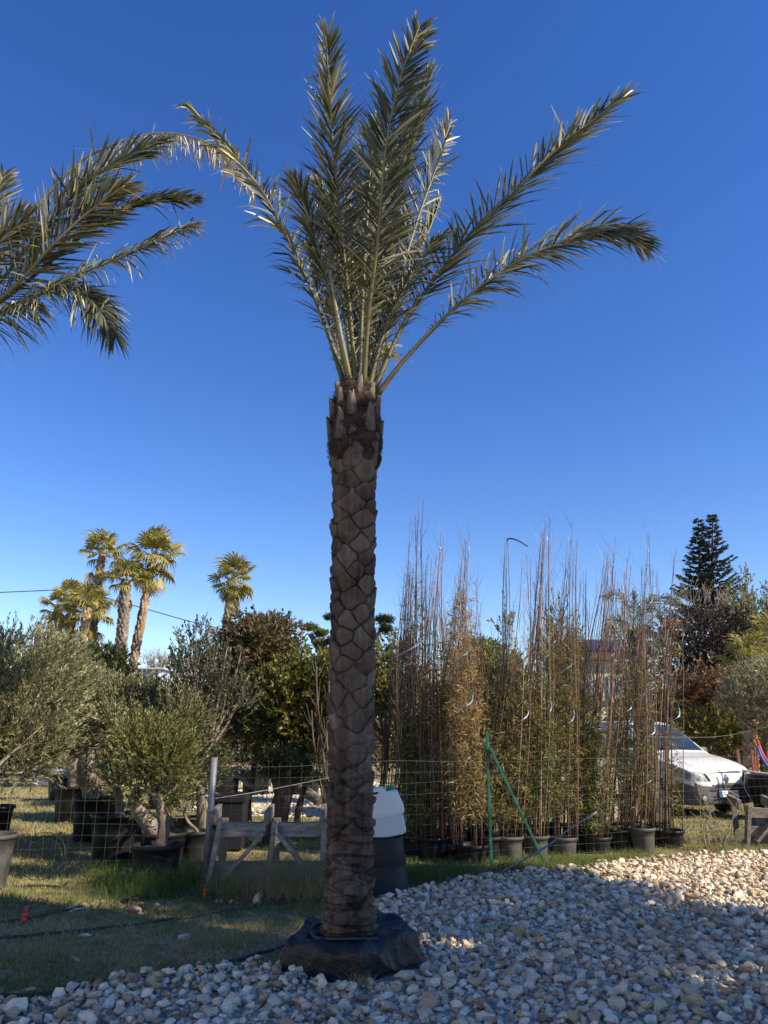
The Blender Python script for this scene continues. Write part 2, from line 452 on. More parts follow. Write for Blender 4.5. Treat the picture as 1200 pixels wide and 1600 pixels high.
def foliage(mb, blobs, n, k=14, sl=0.25, ll=0.055, lw=0.013, up=0.5, out=0.8, jit=0.5, ang=0.8, fill=0.35, tint=(0.15, 0.85), seed=1, gap=-0.35, gfreq=3.0, twig=0.003, leafmat_i=0, twigmat_i=1, droop=0.0, ground=0.05):
    """n leafy shoots filling ellipsoids (centre, radii), thinned by a smooth random field so that the crown has gaps"""
    r = np.random.RandomState(seed)
    C = np.array([b[0] for b in blobs], dtype=np.float64)
    Rr = np.array([b[1] for b in blobs], dtype=np.float64)
    w = np.prod(Rr, axis=1) ** (2 / 3)
    w /= w.sum()
    m = int(n * 2.2)
    bi = r.choice(len(blobs), m, p=w)
    d = nrm(r.normal(size=(m, 3)))
    rad = r.uniform(0, 1, m) ** fill
    O = C[bi] + d * Rr[bi] * rad[:, None]
    g = Wav(seed + 5, gfreq)(O)
    keep = (g + r.normal(size=m) * 0.15 > gap) & (O[:, 2] > ground)
    O, d, g, rad = O[keep][:n], d[keep][:n], g[keep][:n], rad[keep][:n]
    n = len(O)
    U = nrm(d * out + np.array([0, 0, up]) + r.normal(size=(n, 3)) * jit)
    sL = sl * r.uniform(0.6, 1.3, n)
    E = O + U * sL[:, None]
    if droop:
        E[:, 2] -= droop * sL
        U = nrm(E - O)
    s = r.uniform(0.05, 1.0, (n, k))
    P = O[:, None] + U[:, None] * (sL[:, None] * s)[..., None]
    rd = r.normal(size=(n, k, 3))
    rd = nrm(rd - U[:, None] * (rd * U[:, None]).sum(-1, keepdims=True))
    a = ang * r.uniform(0.6, 1.35, (n, k))
    a = a * (1 - 0.45 * s)
    D = U[:, None] * np.cos(a)[..., None] + rd * np.sin(a)[..., None]
    S = nrm(np.cross(D, r.normal(size=(n, k, 3))))
    st = r.uniform(tint[0], tint[1], (n, 1))
    tt = np.clip(st + r.normal(size=(n, k)) * 0.14 + 0.10 * (s - 0.5), 0, 1)
    LL = ll * r.uniform(0.65, 1.3, n * k)
    leaf_quads(mb, P.reshape(-1, 3), D.reshape(-1, 3), S.reshape(-1, 3), LL, lw * LL / ll, leafmat_i, tt.ravel(), bend=droop * 0.4)
    if twig > 0:
        S2 = nrm(np.cross(U, r.normal(size=(n, 3)))) * twig
        V = np.stack([O - S2, O + S2, E + S2 * 0.4, E - S2 * 0.4], 1).reshape(-1, 3)
        mb.add(V, np.arange(n * 4).reshape(n, 4), twigmat_i, 0.5)


def limbs(mb, base, fork, blobs, r0, n=7, seed=1, mat=0, wob=0.08, sub=2, limb=0.36):
    """tapered trunk from base to fork, limbs from there out into the crown"""
    rr = random.Random(seed)
    base, fork = Vector(base), Vector(fork)
    mids = [base.lerp(fork, t) + Vector((rr.uniform(-wob, wob), rr.uniform(-wob, wob), 0)) * (1 if 0 < t < 1 else 0) for t in (0, 0.3, 0.65, 1)]
    P = curve(mids, 12)
    R = np.linspace(r0 * 1.0, r0 * 0.72, 12)
    R[0] *= 1.25
    R[1] *= 1.08
    R = R * (1 + 0.07 * np.sin(np.arange(12) * 2.1 + seed))
    tube(mb, P, R, 10, mat, 0.5)
    for i in range(n):
        c, rad = blobs[i % len(blobs)]
        t = Vector(c) + Vector((rr.uniform(-0.8, 0.8) * rad[0], rr.uniform(-0.8, 0.8) * rad[1], rr.uniform(-0.3, 0.85) * rad[2]))
        s = base.lerp(fork, rr.uniform(0.86, 1.0))
        m = s.lerp(t, 0.5) + Vector((rr.uniform(-wob, wob), rr.uniform(-wob, wob), -0.12 * (t - s).length + rr.uniform(0, wob)))
        Q = curve([s, m, t], 7)
        tube(mb, Q, np.linspace(r0 * limb, r0 * 0.09, 7), 6, mat, 0.5)
        for j in range(sub):
            k = rr.randint(2, 5)
            s2 = Vector(Q[k])
            t2 = s2 + Vector((rr.uniform(-1, 1), rr.uniform(-1, 1), rr.uniform(0.1, 1))) * 0.5 * min(rad)
            tube(mb, curve([s2, s2.lerp(t2, 0.5) + Vector((0, 0, -0.03)), t2], 4), np.linspace(r0 * 0.2, r0 * 0.05, 4), 4, mat, 0.5)


# ------------------------------------------------------------------ the ground
rng = np.random.RandomState(7)
random.seed(7)
_gw1, _gw2 = Wav(3, 1.3), Wav(4, 5.0)


def gz(x, y):
    x, y = np.asarray(x, dtype=np.float64), np.asarray(y, dtype=np.float64)
    P = np.stack([x, y, np.zeros_like(x)], -1)
    f = np.exp(-(np.maximum(np.hypot(x, y) - 14, 0) / 8) ** 2)
    return (0.018 * _gw1(P) + 0.007 * _gw2(P) - 0.012) * f


def sheet(name, X, Y, mat, lift=0.0, kind='structure'):
    gx, gy = np.meshgrid(X, Y)
    V = np.stack([gx.ravel(), gy.ravel(), gz(gx.ravel(), gy.ravel()) + lift], -1)
    nx, ny = len(X), len(Y)
    i = np.arange(ny - 1)[:, None] * nx
    j = np.arange(nx - 1)[None, :]
    F = np.stack([i + j, i + j + 1, i + nx + j + 1, i + nx + j], -1).reshape(-1, 4)
    mb = MB()
    mb.add(V, F, 0, 0.5, True)
    o = mb.build(name, mat)
    return props(o, kind=kind)


sheet('ground', np.concatenate([[-900, -300, -100, -40], np.linspace(-16, 16, 161), [40, 100, 300, 900]]),
      np.concatenate([[-900, -300, -80, -20, -5], np.linspace(0, 26, 131), [40, 80, 150, 350, 900]]), 'ground')

# outline of the gravel, read off the photograph and laid on the ground
GE = [gp(-60, 1592), gp(60, 1576), gp(150, 1545), gp(240, 1532), gp(335, 1518), gp(400, 1512), gp(450, 1520), Vector((-0.55, 5.75, 0)), Vector((0.1, 6.3, 0)), gp(585, 1412), gp(640, 1398),
      gp(700, 1384), gp(765, 1372), gp(880, 1364), gp(960, 1352), gp(1060, 1343), gp(1200, 1334), gp(1400, 1330)]
GPOLY = np.array([[p.x, p.y] for p in GE] + [[13, 9.0], [13, -9], [-8, -9], [-5, 1.5], [-3.6, 4.0]])  # carried on unseen behind the camera so sunlit gravel bounces light forward


def inside(poly, x, y):
    c = np.zeros(len(x), bool)
    j = len(poly) - 1
    for i in range(len(poly)):
        xi, yi, xj, yj = *poly[i], *poly[j]
        c ^= ((yi > y) != (yj > y)) & (x < (xj - xi) * (y - yi) / (yj - yi + 1e-12) + xi)
        j = i
    return c


def edge_dist(poly, x, y):
    d = np.full(len(x), 1e9)
    for i in range(len(poly)):
        a, b = poly[i], poly[(i + 1) % len(poly)]
        e = b - a
        t = np.clip(((x - a[0]) * e[0] + (y - a[1]) * e[1]) / (e @ e), 0, 1)
        d = np.minimum(d, np.hypot(x - a[0] - t * e[0], y - a[1] - t * e[1]))
    return d


def flat_patch(name, poly, mat, step, lift, wob=0.05, kind='structure'):
    x0, y0 = poly.min(0)
    x1, y1 = poly.max(0)
    X, Y = np.arange(x0, x1 + step, step), np.arange(y0, y1 + step, step)
    gx, gy = np.meshgrid(X, Y)
    x, y = gx.ravel(), gy.ravel()
    nx, ny = len(X), len(Y)
    i = np.arange(ny - 1)[:, None] * nx
    j = np.arange(nx - 1)[None, :]
    F = np.stack([i + j, i + j + 1, i + nx + j + 1, i + nx + j], -1).reshape(-1, 4)
    cx, cy = x[F].mean(1), y[F].mean(1)
    F = F[inside(poly, cx + wob * np.sin(cy * 7), cy + wob * np.sin(cx * 9))]
    used = np.unique(F)
    remap = np.zeros(len(x), int)
    remap[used] = np.arange(len(used))
    mb = MB()
    mb.add(np.stack([x[used], y[used], gz(x[used], y[used]) + lift], -1), remap[F], 0, 0.5, True)
    return props(mb.build(name, mat), kind=kind)


flat_patch('gravel_bed', GPOLY, 'bed', 0.15, 0.012, 0.06)
PPOLY = np.array([[p.x, p.y] for p in (gp(300, 1268), gp(540, 1284), gp(640, 1262), gp(600, 1224), gp(480, 1221), gp(310, 1226))])
flat_patch('gravel_path', PPOLY, 'path', 0.3, 0.012, 0.25)
P2 = np.array([[p.x, p.y] for p in (gp(60, 1206), gp(110, 1207), gp(112, 1196), gp(40, 1196))])
flat_patch('footpath', P2, 'path', 0.4, 0.012, 0.15)


def rock_shapes(n, seed, pts=15):
    r = np.random.RandomState(seed)
    out = []
    for _ in range(n):
        bm = bmesh.new()
        sc = np.array([1, r.uniform(0.7, 1.0), r.uniform(0.5, 0.8)])
        for q in nrm(r.normal(size=(pts, 3))) * r.uniform(0.75, 1.05, (pts, 1)):
            bm.verts.new(q * sc)
        res = bmesh.ops.convex_hull(bm, input=list(bm.verts))
        bmesh.ops.delete(bm, geom=[g for g in res['geom_interior'] if isinstance(g, bmesh.types.BMVert)], context='VERTS')
        bm.verts.index_update()
        out.append((np.array([v.co[:] for v in bm.verts]), np.array([[v.index for v in f.verts] for f in bm.faces])))
        bm.free()
    return out


ROCKS = rock_shapes(18, 11, 19)
CHIPS = rock_shapes(10, 13, 9)


def rotations(r, n):
    q = nrm(r.normal(size=(n, 4)))
    w, x, y, z = q.T
    return np.stack([np.stack([1 - 2 * (y * y + z * z), 2 * (x * y - z * w), 2 * (x * z + y * w)], -1),
                     np.stack([2 * (x * y + z * w), 1 - 2 * (x * x + z * z), 2 * (y * z - x * w)], -1),
                     np.stack([2 * (x * z - y * w), 2 * (y * z + x * w), 1 - 2 * (x * x + y * y)], -1)], 1)


def rocks(mb, C, size, tint, r, flat=0.72, shapes=None):
    shapes = shapes or ROCKS
    k = len(C)
    which = r.randint(0, len(shapes), k)
    Rm = rotations(r, k)
    for s in range(len(shapes)):
        ii = np.where(which == s)[0]
        if not len(ii):
            continue
        V, F = shapes[s]
        W = np.einsum('nij,vj->nvi', Rm[ii], V) * size[ii][:, None, None]
        W[:, :, 2] *= flat
        W += C[ii][:, None]
        FF = (F[None] + (np.arange(len(ii)) * len(V))[:, None, None]).reshape(-1, 3)
        mb.add(W.reshape(-1, 3), FF, 0, np.repeat(tint[ii], len(V)))


def scatter_gravel():
    r = np.random.RandomState(21)
    mb = MB()
    for sp, s0, s1, lift in ((0.034, 0.010, 0.021, 0.008), (0.050, 0.019, 0.038, 0.010), (0.072, 0.025, 0.056, 0.027)):
        gx, gy = np.meshgrid(np.arange(-4.2, 7.2, sp), np.arange(2.4, 11.5, sp))
        x = gx.ravel() + r.uniform(-0.5, 0.5, gx.size) * sp
        y = gy.ravel() + r.uniform(-0.5, 0.5, gx.size) * sp
        vis = (np.abs(x) < 0.58 * y + 0.4) & (y > 3.4) & ((sp > 0.04) | (y < 8.0))
        x, y = x[vis], y[vis]
        ok = inside(GPOLY, x + r.normal(size=len(x)) * 0.05, y + r.normal(size=len(x)) * 0.07)
        ok &= np.hypot(x + 0.18, (y - 5.78)) > 0.47
        if lift > 0.02:
            ok &= r.uniform(0, 1, len(x)) < 0.62
        x, y = x[ok], y[ok]
        ed = edge_dist(GPOLY, x, y)
        sz = r.uniform(s0, s1, len(x)) * (1 + 0.5 * (r.uniform(0, 1, len(x)) > 0.88)) * np.where(r.uniform(0, 1, len(x)) < 0.2, 0.7, 1.0)
        z = gz(x, y) + lift + sz * 0.25 + 0.03 * np.clip(1 - ed / 0.5, 0, 1)
        tint = np.clip(r.normal(0.6, 0.26, len(x)), 0.06, 1)
        tint[r.uniform(0, 1, len(x)) > 0.965] = 0.02
        warm = r.uniform(0, 1, len(x)) > 0.86
        tint[warm] = r.uniform(0.16, 0.3, warm.sum())
        rocks(mb, np.stack([x, y, z], -1), sz, tint, r, shapes=CHIPS if sp < 0.04 else None)
    o = mb.build('gravel', 'stone')
    props(o, 'pale broken limestone gravel spread in front of the big palm', 'gravel', kind='stuff')
    # loose chippings on the sunny path behind the timber frame
    mb = MB()
    n = 2600
    x = r.uniform(PPOLY[:, 0].min(), PPOLY[:, 0].max(), n)
    y = r.uniform(PPOLY[:, 1].min(), PPOLY[:, 1].max(), n)
    ok = inside(PPOLY, x, y)
    x, y = x[ok], y[ok]
    sz = r.uniform(0.03, 0.07, len(x))
    rocks(mb, np.stack([x, y, gz(x, y) + 0.02], -1), sz, np.clip(r.normal(0.6, 0.15, len(x)), 0, 1), r)
    props(mb.build('path_chippings', 'stone'), 'pale stone chippings on the sunny path behind the timber frame', 'gravel', kind='stuff')


scatter_gravel()


def one_rock(px, py, size, tint, name, label, cat='stone', flat=0.7, seed=0):
    p = gp(px, py)
    size *= 1.3 if py < 1500 else 1.0
    r = np.random.RandomState(seed)
    mb = MB()
    V, F = ROCKS[seed % len(ROCKS)]
    V = V * size
    V = V @ rotations(r, 1)[0].T
    V[:, 2] *= flat
    V += np.array([p.x, p.y, float(gz(p.x, p.y)) + size * flat * 0.45])
    mb.add(V, F, 0, tint)
    return props(mb.build(name, 'stone', origin=(p.x, p.y, 0)), label, cat)


one_rock(453, 1538, 0.075, 0.2, 'stone', 'ochre stone at the left foot of the black root bag', flat=0.9, seed=3)
one_rock(632, 1530, 0.085, 0.42, 'stone', 'buff stone leaning on the right foot of the black root bag', flat=0.95, seed=5)
one_rock(1075, 1513, 0.13, 0.1, 'stone', 'large flat dark grey stone lying on the gravel at the right', flat=0.3, seed=8)
one_rock(290, 1464, 0.05, 0.9, 'stone', 'white stone on the grass between the two lower hoses', flat=0.6, seed=2)
one_rock(115, 1424, 0.075, 0.95, 'stone', 'flat white stone at the end of the short hose piece', flat=0.3, seed=4)
one_rock(402, 1408, 0.07, 0.5, 'stone', 'cream stone lying between two hoses below the timber frame', flat=0.9, seed=6)
one_rock(134, 1462, 0.045, 0.8, 'stone', 'whitish stone touching the long hose at the left', flat=0.5, seed=7)
one_rock(46, 1546, 0.05, 0.3, 'stone', 'tan stone on the bare soil beside the lowest hose', flat=0.7, seed=9)
one_rock(213, 1425, 0.06, 0.3, 'stone', 'tan brick like stone in the grass below the foremost olive pot', flat=0.6, seed=10)
one_rock(278, 1366, 0.06, 0.45, 'stone', 'small buff stone in the grass just left of the metal post', flat=0.6, seed=12)


# ------------------------------------------------------------------ grass
def blades(mb, x, y, h, w, tint, r, lean=0.5):
    n = len(x)
    z = gz(x, y)
    B = np.stack([x, y, z], -1)
    a = r.uniform(0, 6.28, n)
    S = np.stack([np.cos(a), np.sin(a), np.zeros(n)], -1) * w[:, None]
    L = np.stack([r.normal(size=n), r.normal(size=n), np.zeros(n)], -1) * lean * h[:, None]
    m = B + L * 0.3 + np.array([0, 0, 1.0]) * (h * 0.6)[:, None]
    t = B + L + np.array([0, 0, 1.0]) * h[:, None]
    V = np.stack([B - S, B + S, m + S * 0.7, m - S * 0.7, t], 1).reshape(-1, 3)
    k = np.arange(n)[:, None] * 5
    n0 = mb.n
    mb.add(V, k + np.array([[0, 1, 2, 3]]), 0, np.repeat(tint, 5))
    mb.f.append((k + np.array([[3, 2, 4]]) + n0, 0, False))


def scatter_grass():
    r = np.random.RandomState(31)
    mb = MB()
    n = 330000
    # even density in the picture rather than on the ground: more blades close by
    y = 4.4 * np.exp(r.uniform(0, 1, n) * math.log(26 / 4.4))
    x = (r.uniform(-0.6, 0.6, n)) * y
    g = Wav(8, 2.2)(np.stack([x, y, 0 * x], -1))
    g2 = Wav(9, 7.0)(np.stack([x, y, 0 * x], -1))
    bare = np.clip(np.exp(-((y - 6.3) / 0.9) ** 2) * (x < -0.5) * (0.75 + 0.6 * g), 0, 1.1)          # trodden strip next to the gravel
    dens = 0.62 + 0.3 * g + 0.22 * g2 - 0.30 * bare
    strip = (x < -3.2 * (y / 9)) & (y > 8)
    dens = np.where(strip, 0.75 + 0.2 * g2, dens)
    ok = r.uniform(0, 1, n) < dens
    d = edge_dist(GPOLY, x, y)
    for sx_, sy_, sr_ in ((290, 1464, 0.09), (115, 1424, 0.13), (402, 1408, 0.1), (134, 1462, 0.08), (46, 1546, 0.08), (213, 1425, 0.1), (278, 1366, 0.08)):
        c_ = gp(sx_, sy_)
        ok &= np.hypot(x - c_.x, (y - c_.y + 0.03)) > sr_
    ok &= ~(inside(GPOLY, x, y) & (d > 0.1)) & ~inside(PPOLY, x, y)
    x, y, g, g2, bare, strip = x[ok], y[ok], g[ok], g2[ok], bare[ok], strip[ok]
    h = r.uniform(0.02, 0.07, len(x)) * (1 + 0.35 * g2) * (1 - 0.35 * bare)
    tint = np.clip(0.33 + 0.15 * g2 + 0.42 * bare + r.normal(size=len(x)) * 0.16 + strip * 0.38 + (x > 2) * 0.25, 0, 1)  # left strip tinted paler and yellower to look more sunlit
    blades(mb, x, y, h, r.uniform(0.0022, 0.0045, len(x)) * (1 + (y > 12) * 1.0), tint, r, 0.8)
    # long tufts round the pots, the post, the timber frame and the bamboo
    spots = [(gp(250, 1392), 0.35, 900, 0.24, 0.22), (gp(180, 1385), 0.3, 600, 0.2, 0.25), (gp(300, 1380), 0.3, 800, 0.26, 0.25), (gp(225, 1400), 0.3, 700, 0.16, 0.22), (gp(160, 1362), 0.2, 300, 0.14, 0.4),
             (gp(380, 1392), 0.3, 1000, 0.22, 0.8), (gp(430, 1394), 0.32, 2600, 0.34, 0.9), (gp(482, 1396), 0.28, 2400, 0.36, 0.9), (gp(350, 1394), 0.22, 700, 0.2, 0.6), (gp(395, 1396), 0.2, 600, 0.2, 0.35),
             (gp(665, 1372), 0.3, 900, 0.16, 0.3), (gp(720, 1366), 0.3, 600, 0.14, 0.4), (gp(900, 1350), 0.5, 1500, 0.12, 0.35), (gp(820, 1356), 0.4, 900, 0.12, 0.45), (gp(990, 1342), 0.4, 1000, 0.11, 0.5),
             (gp(1130, 1325), 0.6, 1200, 0.1, 0.7), (gp(120, 1400), 0.4, 300, 0.08, 0.55), (gp(10, 1405), 0.3, 200, 0.1, 0.6), (gp(560, 1540), 0.07, 150, 0.1, 0.8), (gp(640, 1495), 0.12, 250, 0.08, 0.85), (gp(350, 1470), 0.35, 600, 0.1, 0.75), (gp(90, 1490), 0.5, 700, 0.07, 0.5)]
    for p, rad, k, hh, tn in spots:
        k = int(k * 1.6)
        q = r.normal(size=(k, 2)) * rad * 0.55
        xx, yy = p.x + q[:, 0], p.y + q[:, 1]
        keep = np.hypot(xx + 0.18, yy - 5.78) > 0.5
        xx, yy = xx[keep], yy[keep]
        m = len(xx)
        blades(mb, xx, yy, hh * r.uniform(0.4, 1.2, m), r.uniform(0.0011, 0.0024, m), np.clip(tn + r.normal(size=m) * 0.16, 0, 1), r, 0.45 + 0.5 * (tn > 0.7))
    props(mb.build('grass', 'grass'), 'short green and straw coloured grass on the soil', 'grass', kind='stuff')
    # fallen leaves in front of the bamboo pots and on the soil
    mb = MB()
    P = []
    for (px, py, k, s) in ((900, 1352, 90, 0.6), (1000, 1346, 60, 0.5), (790, 1362, 50, 0.4), (1100, 1330, 70, 0.7), (330, 1412, 40, 0.3), (420, 1405, 40, 0.3), (210, 1422, 25, 0.25), (60, 1420, 30, 0.4), (200, 1500, 60, 0.8), (650, 1395, 20, 0.15), (330, 1500, 25, 0.4)):
        c = gp(px, py)
        q = r.normal(size=(k, 2)) * s * 0.6
        P.append(np.stack([c.x + q[:, 0], c.y + q[:, 1] * 0.6, 0 * q[:, 0]], -1))
    P = np.concatenate(P)
    P[:, 2] = gz(P[:, 0], P[:, 1]) + r.uniform(0.012, 0.045, len(P))
    D = nrm(np.stack([r.normal(size=len(P)), r.normal(size=len(P)), r.normal(size=len(P)) * 0.35], -1))
    S = nrm(np.cross(D, np.array([0, 0, 1.0]) + 0.5 * r.normal(size=(len(P), 3))))
    leaf_quads(mb, P, D, S, r.uniform(0.04, 0.09, len(P)), r.uniform(0.02, 0.04, len(P)), 0, r.uniform(0, 1, len(P)))
    props(mb.build('fallen_leaves', 'litter'), 'dry brown leaves fallen on the grass', 'leaves', kind='stuff')


scatter_grass()


# ------------------------------------------------------------------ date palms
def bark(mb, prof, c, nth, nz, ncol, dz, depth, seed, mat=0, axis=None, warp=0.02, low=0.0):
    """bark of cut leaf bases: a staggered lattice of shield-shaped plates with crevices between, as real relief.
    prof = (z, radius) pairs; axis(z) shifts a leaning trunk; below z=low the plates flatten and crack sideways"""
    r = np.random.RandomState(seed)
    z0, z1 = prof[0][0], prof[-1][0]
    zz = np.linspace(z0, z1, nz)
    th = np.arange(nth) * 2 * math.pi / nth
    Z, T = np.meshgrid(zz, th, indexing='ij')
    R = np.interp(Z, [p[0] for p in prof], [p[1] for p in prof])
    Rm = float(np.mean([p[1] for p in prof]))
    P3 = np.stack([np.cos(T) * Rm, np.sin(T) * Rm, Z], -1)
    w1, w2, w3 = Wav(seed, 9.0), Wav(seed + 1, 9.0), Wav(seed + 2, 40.0)
    lowf = np.clip((low - Z) / 0.8, 0, 1) if low else np.zeros_like(Z)
    u = T * Rm + warp * w1(P3) * (1 + 1.2 * lowf)
    w4, w5 = Wav(seed + 7, 38.0), Wav(seed + 8, 38.0)
    u = u + 0.006 * w4(P3) * (1 + lowf)
    v = Z + warp * w2(P3) * (1 + 1.4 * lowf) + 0.006 * w5(P3) * (1 + lowf)
    circ = 2 * math.pi * Rm
    du = circ / ncol
    nrow = int((z1 - z0) / dz) + 8
    ju = r.normal(size=(nrow, ncol)) * 0.10 * du
    jv = r.normal(size=(nrow, ncol)) * 0.16 * dz
    js = r.uniform(0.85, 1.25, (nrow, ncol))
    jt = r.uniform(0, 1, (nrow, ncol))
    rough0 = Wav(seed + 9, 12.0)(P3)
    row0 = np.floor((v - z0) / dz).astype(int) + 3
    F1 = np.full(Z.shape, 9.0)
    F2 = np.full(Z.shape, 9.0)
    cid = np.zeros(Z.shape)
    cw = np.zeros(Z.shape)
    cu = np.zeros(Z.shape)
    for dr in range(-2, 3):
        row = np.clip(row0 + dr, 0, nrow - 1)
        off = (row % 2) * 0.5 + row * 0.035
        col0 = np.floor(u / du - off).astype(int)
        for dc in (-1, 0, 1, 2):
            col = col0 + dc
            ci = col % ncol
            uc = (col + off) * du + ju[row, ci]
            vc = z0 + (row - 3 + 0.5) * dz + jv[row, ci]
            a, b = (u - uc) / (du * 0.62) / js[row, ci], (v - vc) / (dz * 1.12) / js[row, ci]
            b = np.where(b > 0, b * 0.92, b * (1.05 + 0.25 * lowf))
            ex = np.where(b > 0, 1.35, 1.95)
            d = (np.abs(a) ** ex + np.abs(b) ** ex) ** (1 / ex)
            new = d < F1
            F2 = np.where(new, F1, np.minimum(F2, d))
            cid = np.where(new, jt[row, ci], cid)
            cw = np.where(new, b, cw)
            cu = np.where(new, a, cu)
            F1 = np.where(new, d, F1)
    e = np.clip((F2 - F1) / np.clip(0.17 + 0.11 * rough0 + 0.07 * np.clip(-cw, -1, 1), 0.05, 0.4), 0, 1)
    e = e * e * (3 - 2 * e)
    ridge = 1 - 2 * np.abs(Wav(seed + 21, 15.0)(np.stack([P3[..., 0], P3[..., 1], Z * 2.6], -1)))
    ridge2 = 1 - 2 * np.abs(Wav(seed + 22, 34.0)(np.stack([P3[..., 0], P3[..., 1], Z * 1.7], -1)))
    torn = Wav(seed + 23, 11.0)(P3)
    e = 1 - (1 - e) * (1 - 0.62 * lowf) * np.clip(0.62 + 0.5 * Wav(seed + 24, 10.0)(P3), 0.15, 1)
    e = e - 0.45 * np.clip(torn - 0.75, 0, 1) * (1 - lowf)
    fine = w3(np.stack([P3[..., 0], P3[..., 1], Z * 0.18], -1))
    rough = Wav(seed + 3, 26.0)(P3)
    h = depth * (e - 0.6) * (1 - 0.5 * lowf) + depth * 0.5 * (cid - 0.5) + depth * 0.75 * cw * e - depth * 0.45 * np.minimum(F1, 1.2) ** 2 + 0.0016 * fine + (0.002 + 0.006 * lowf) * rough
    cr1 = np.exp(-(Wav(seed + 31, 9.0)(np.stack([P3[..., 0], P3[..., 1], Z * 4.5], -1)) / 0.13) ** 2)
    cr2 = np.exp(-(Wav(seed + 32, 20.0)(np.stack([P3[..., 0], P3[..., 1], Z * 2.2], -1)) / 0.12) ** 2)
    h -= lowf * (0.014 * cr1 + 0.008 * cr2)
    h += lowf * (0.008 * ridge + 0.005 * ridge2) + (1 - lowf) * depth * (0.10 * ridge2 + 0.12 * ridge)
    RR = R + h
    cx, cy = (c[0], c[1])
    ax = np.zeros(nz) if axis is None else np.array([axis(q)[0] for q in zz])
    ay = np.zeros(nz) if axis is None else np.array([axis(q)[1] for q in zz])
    V = np.stack([cx + ax[:, None] + RR * np.cos(T), cy + ay[:, None] + RR * np.sin(T), c[2] + Z], -1)
    i = np.arange(nz - 1)[:, None] * nth
    j = np.arange(nth)[None, :]
    j2 = (j + 1) % nth
    F = np.stack([i + j, i + j2, i + nth + j2, i + nth + j], -1).reshape(-1, 4)
    stain = Wav(seed + 11, 14.0)(P3)
    streak = Wav(seed + 12, 120.0)(np.stack([P3[..., 0], P3[..., 1], Z * 0.08], -1))
    tint = np.clip(0.2 + 0.34 * e + 0.3 * (cid - 0.5) * e + 0.06 * ridge2 + lowf * (0.08 * ridge - 0.26 * cr1 - 0.15 * cr2) + 0.10 * fine + 0.09 * streak + 0.14 * stain + 0.12 * np.clip(cw, -1, 1) * e - 0.10 * lowf * (rough0 > 0.3), 0, 1)  # crevices and cracks darkened in the tint: dark fibre plus painted occlusion
    mb.add(V.reshape(-1, 3), F, mat, tint.ravel(), True)


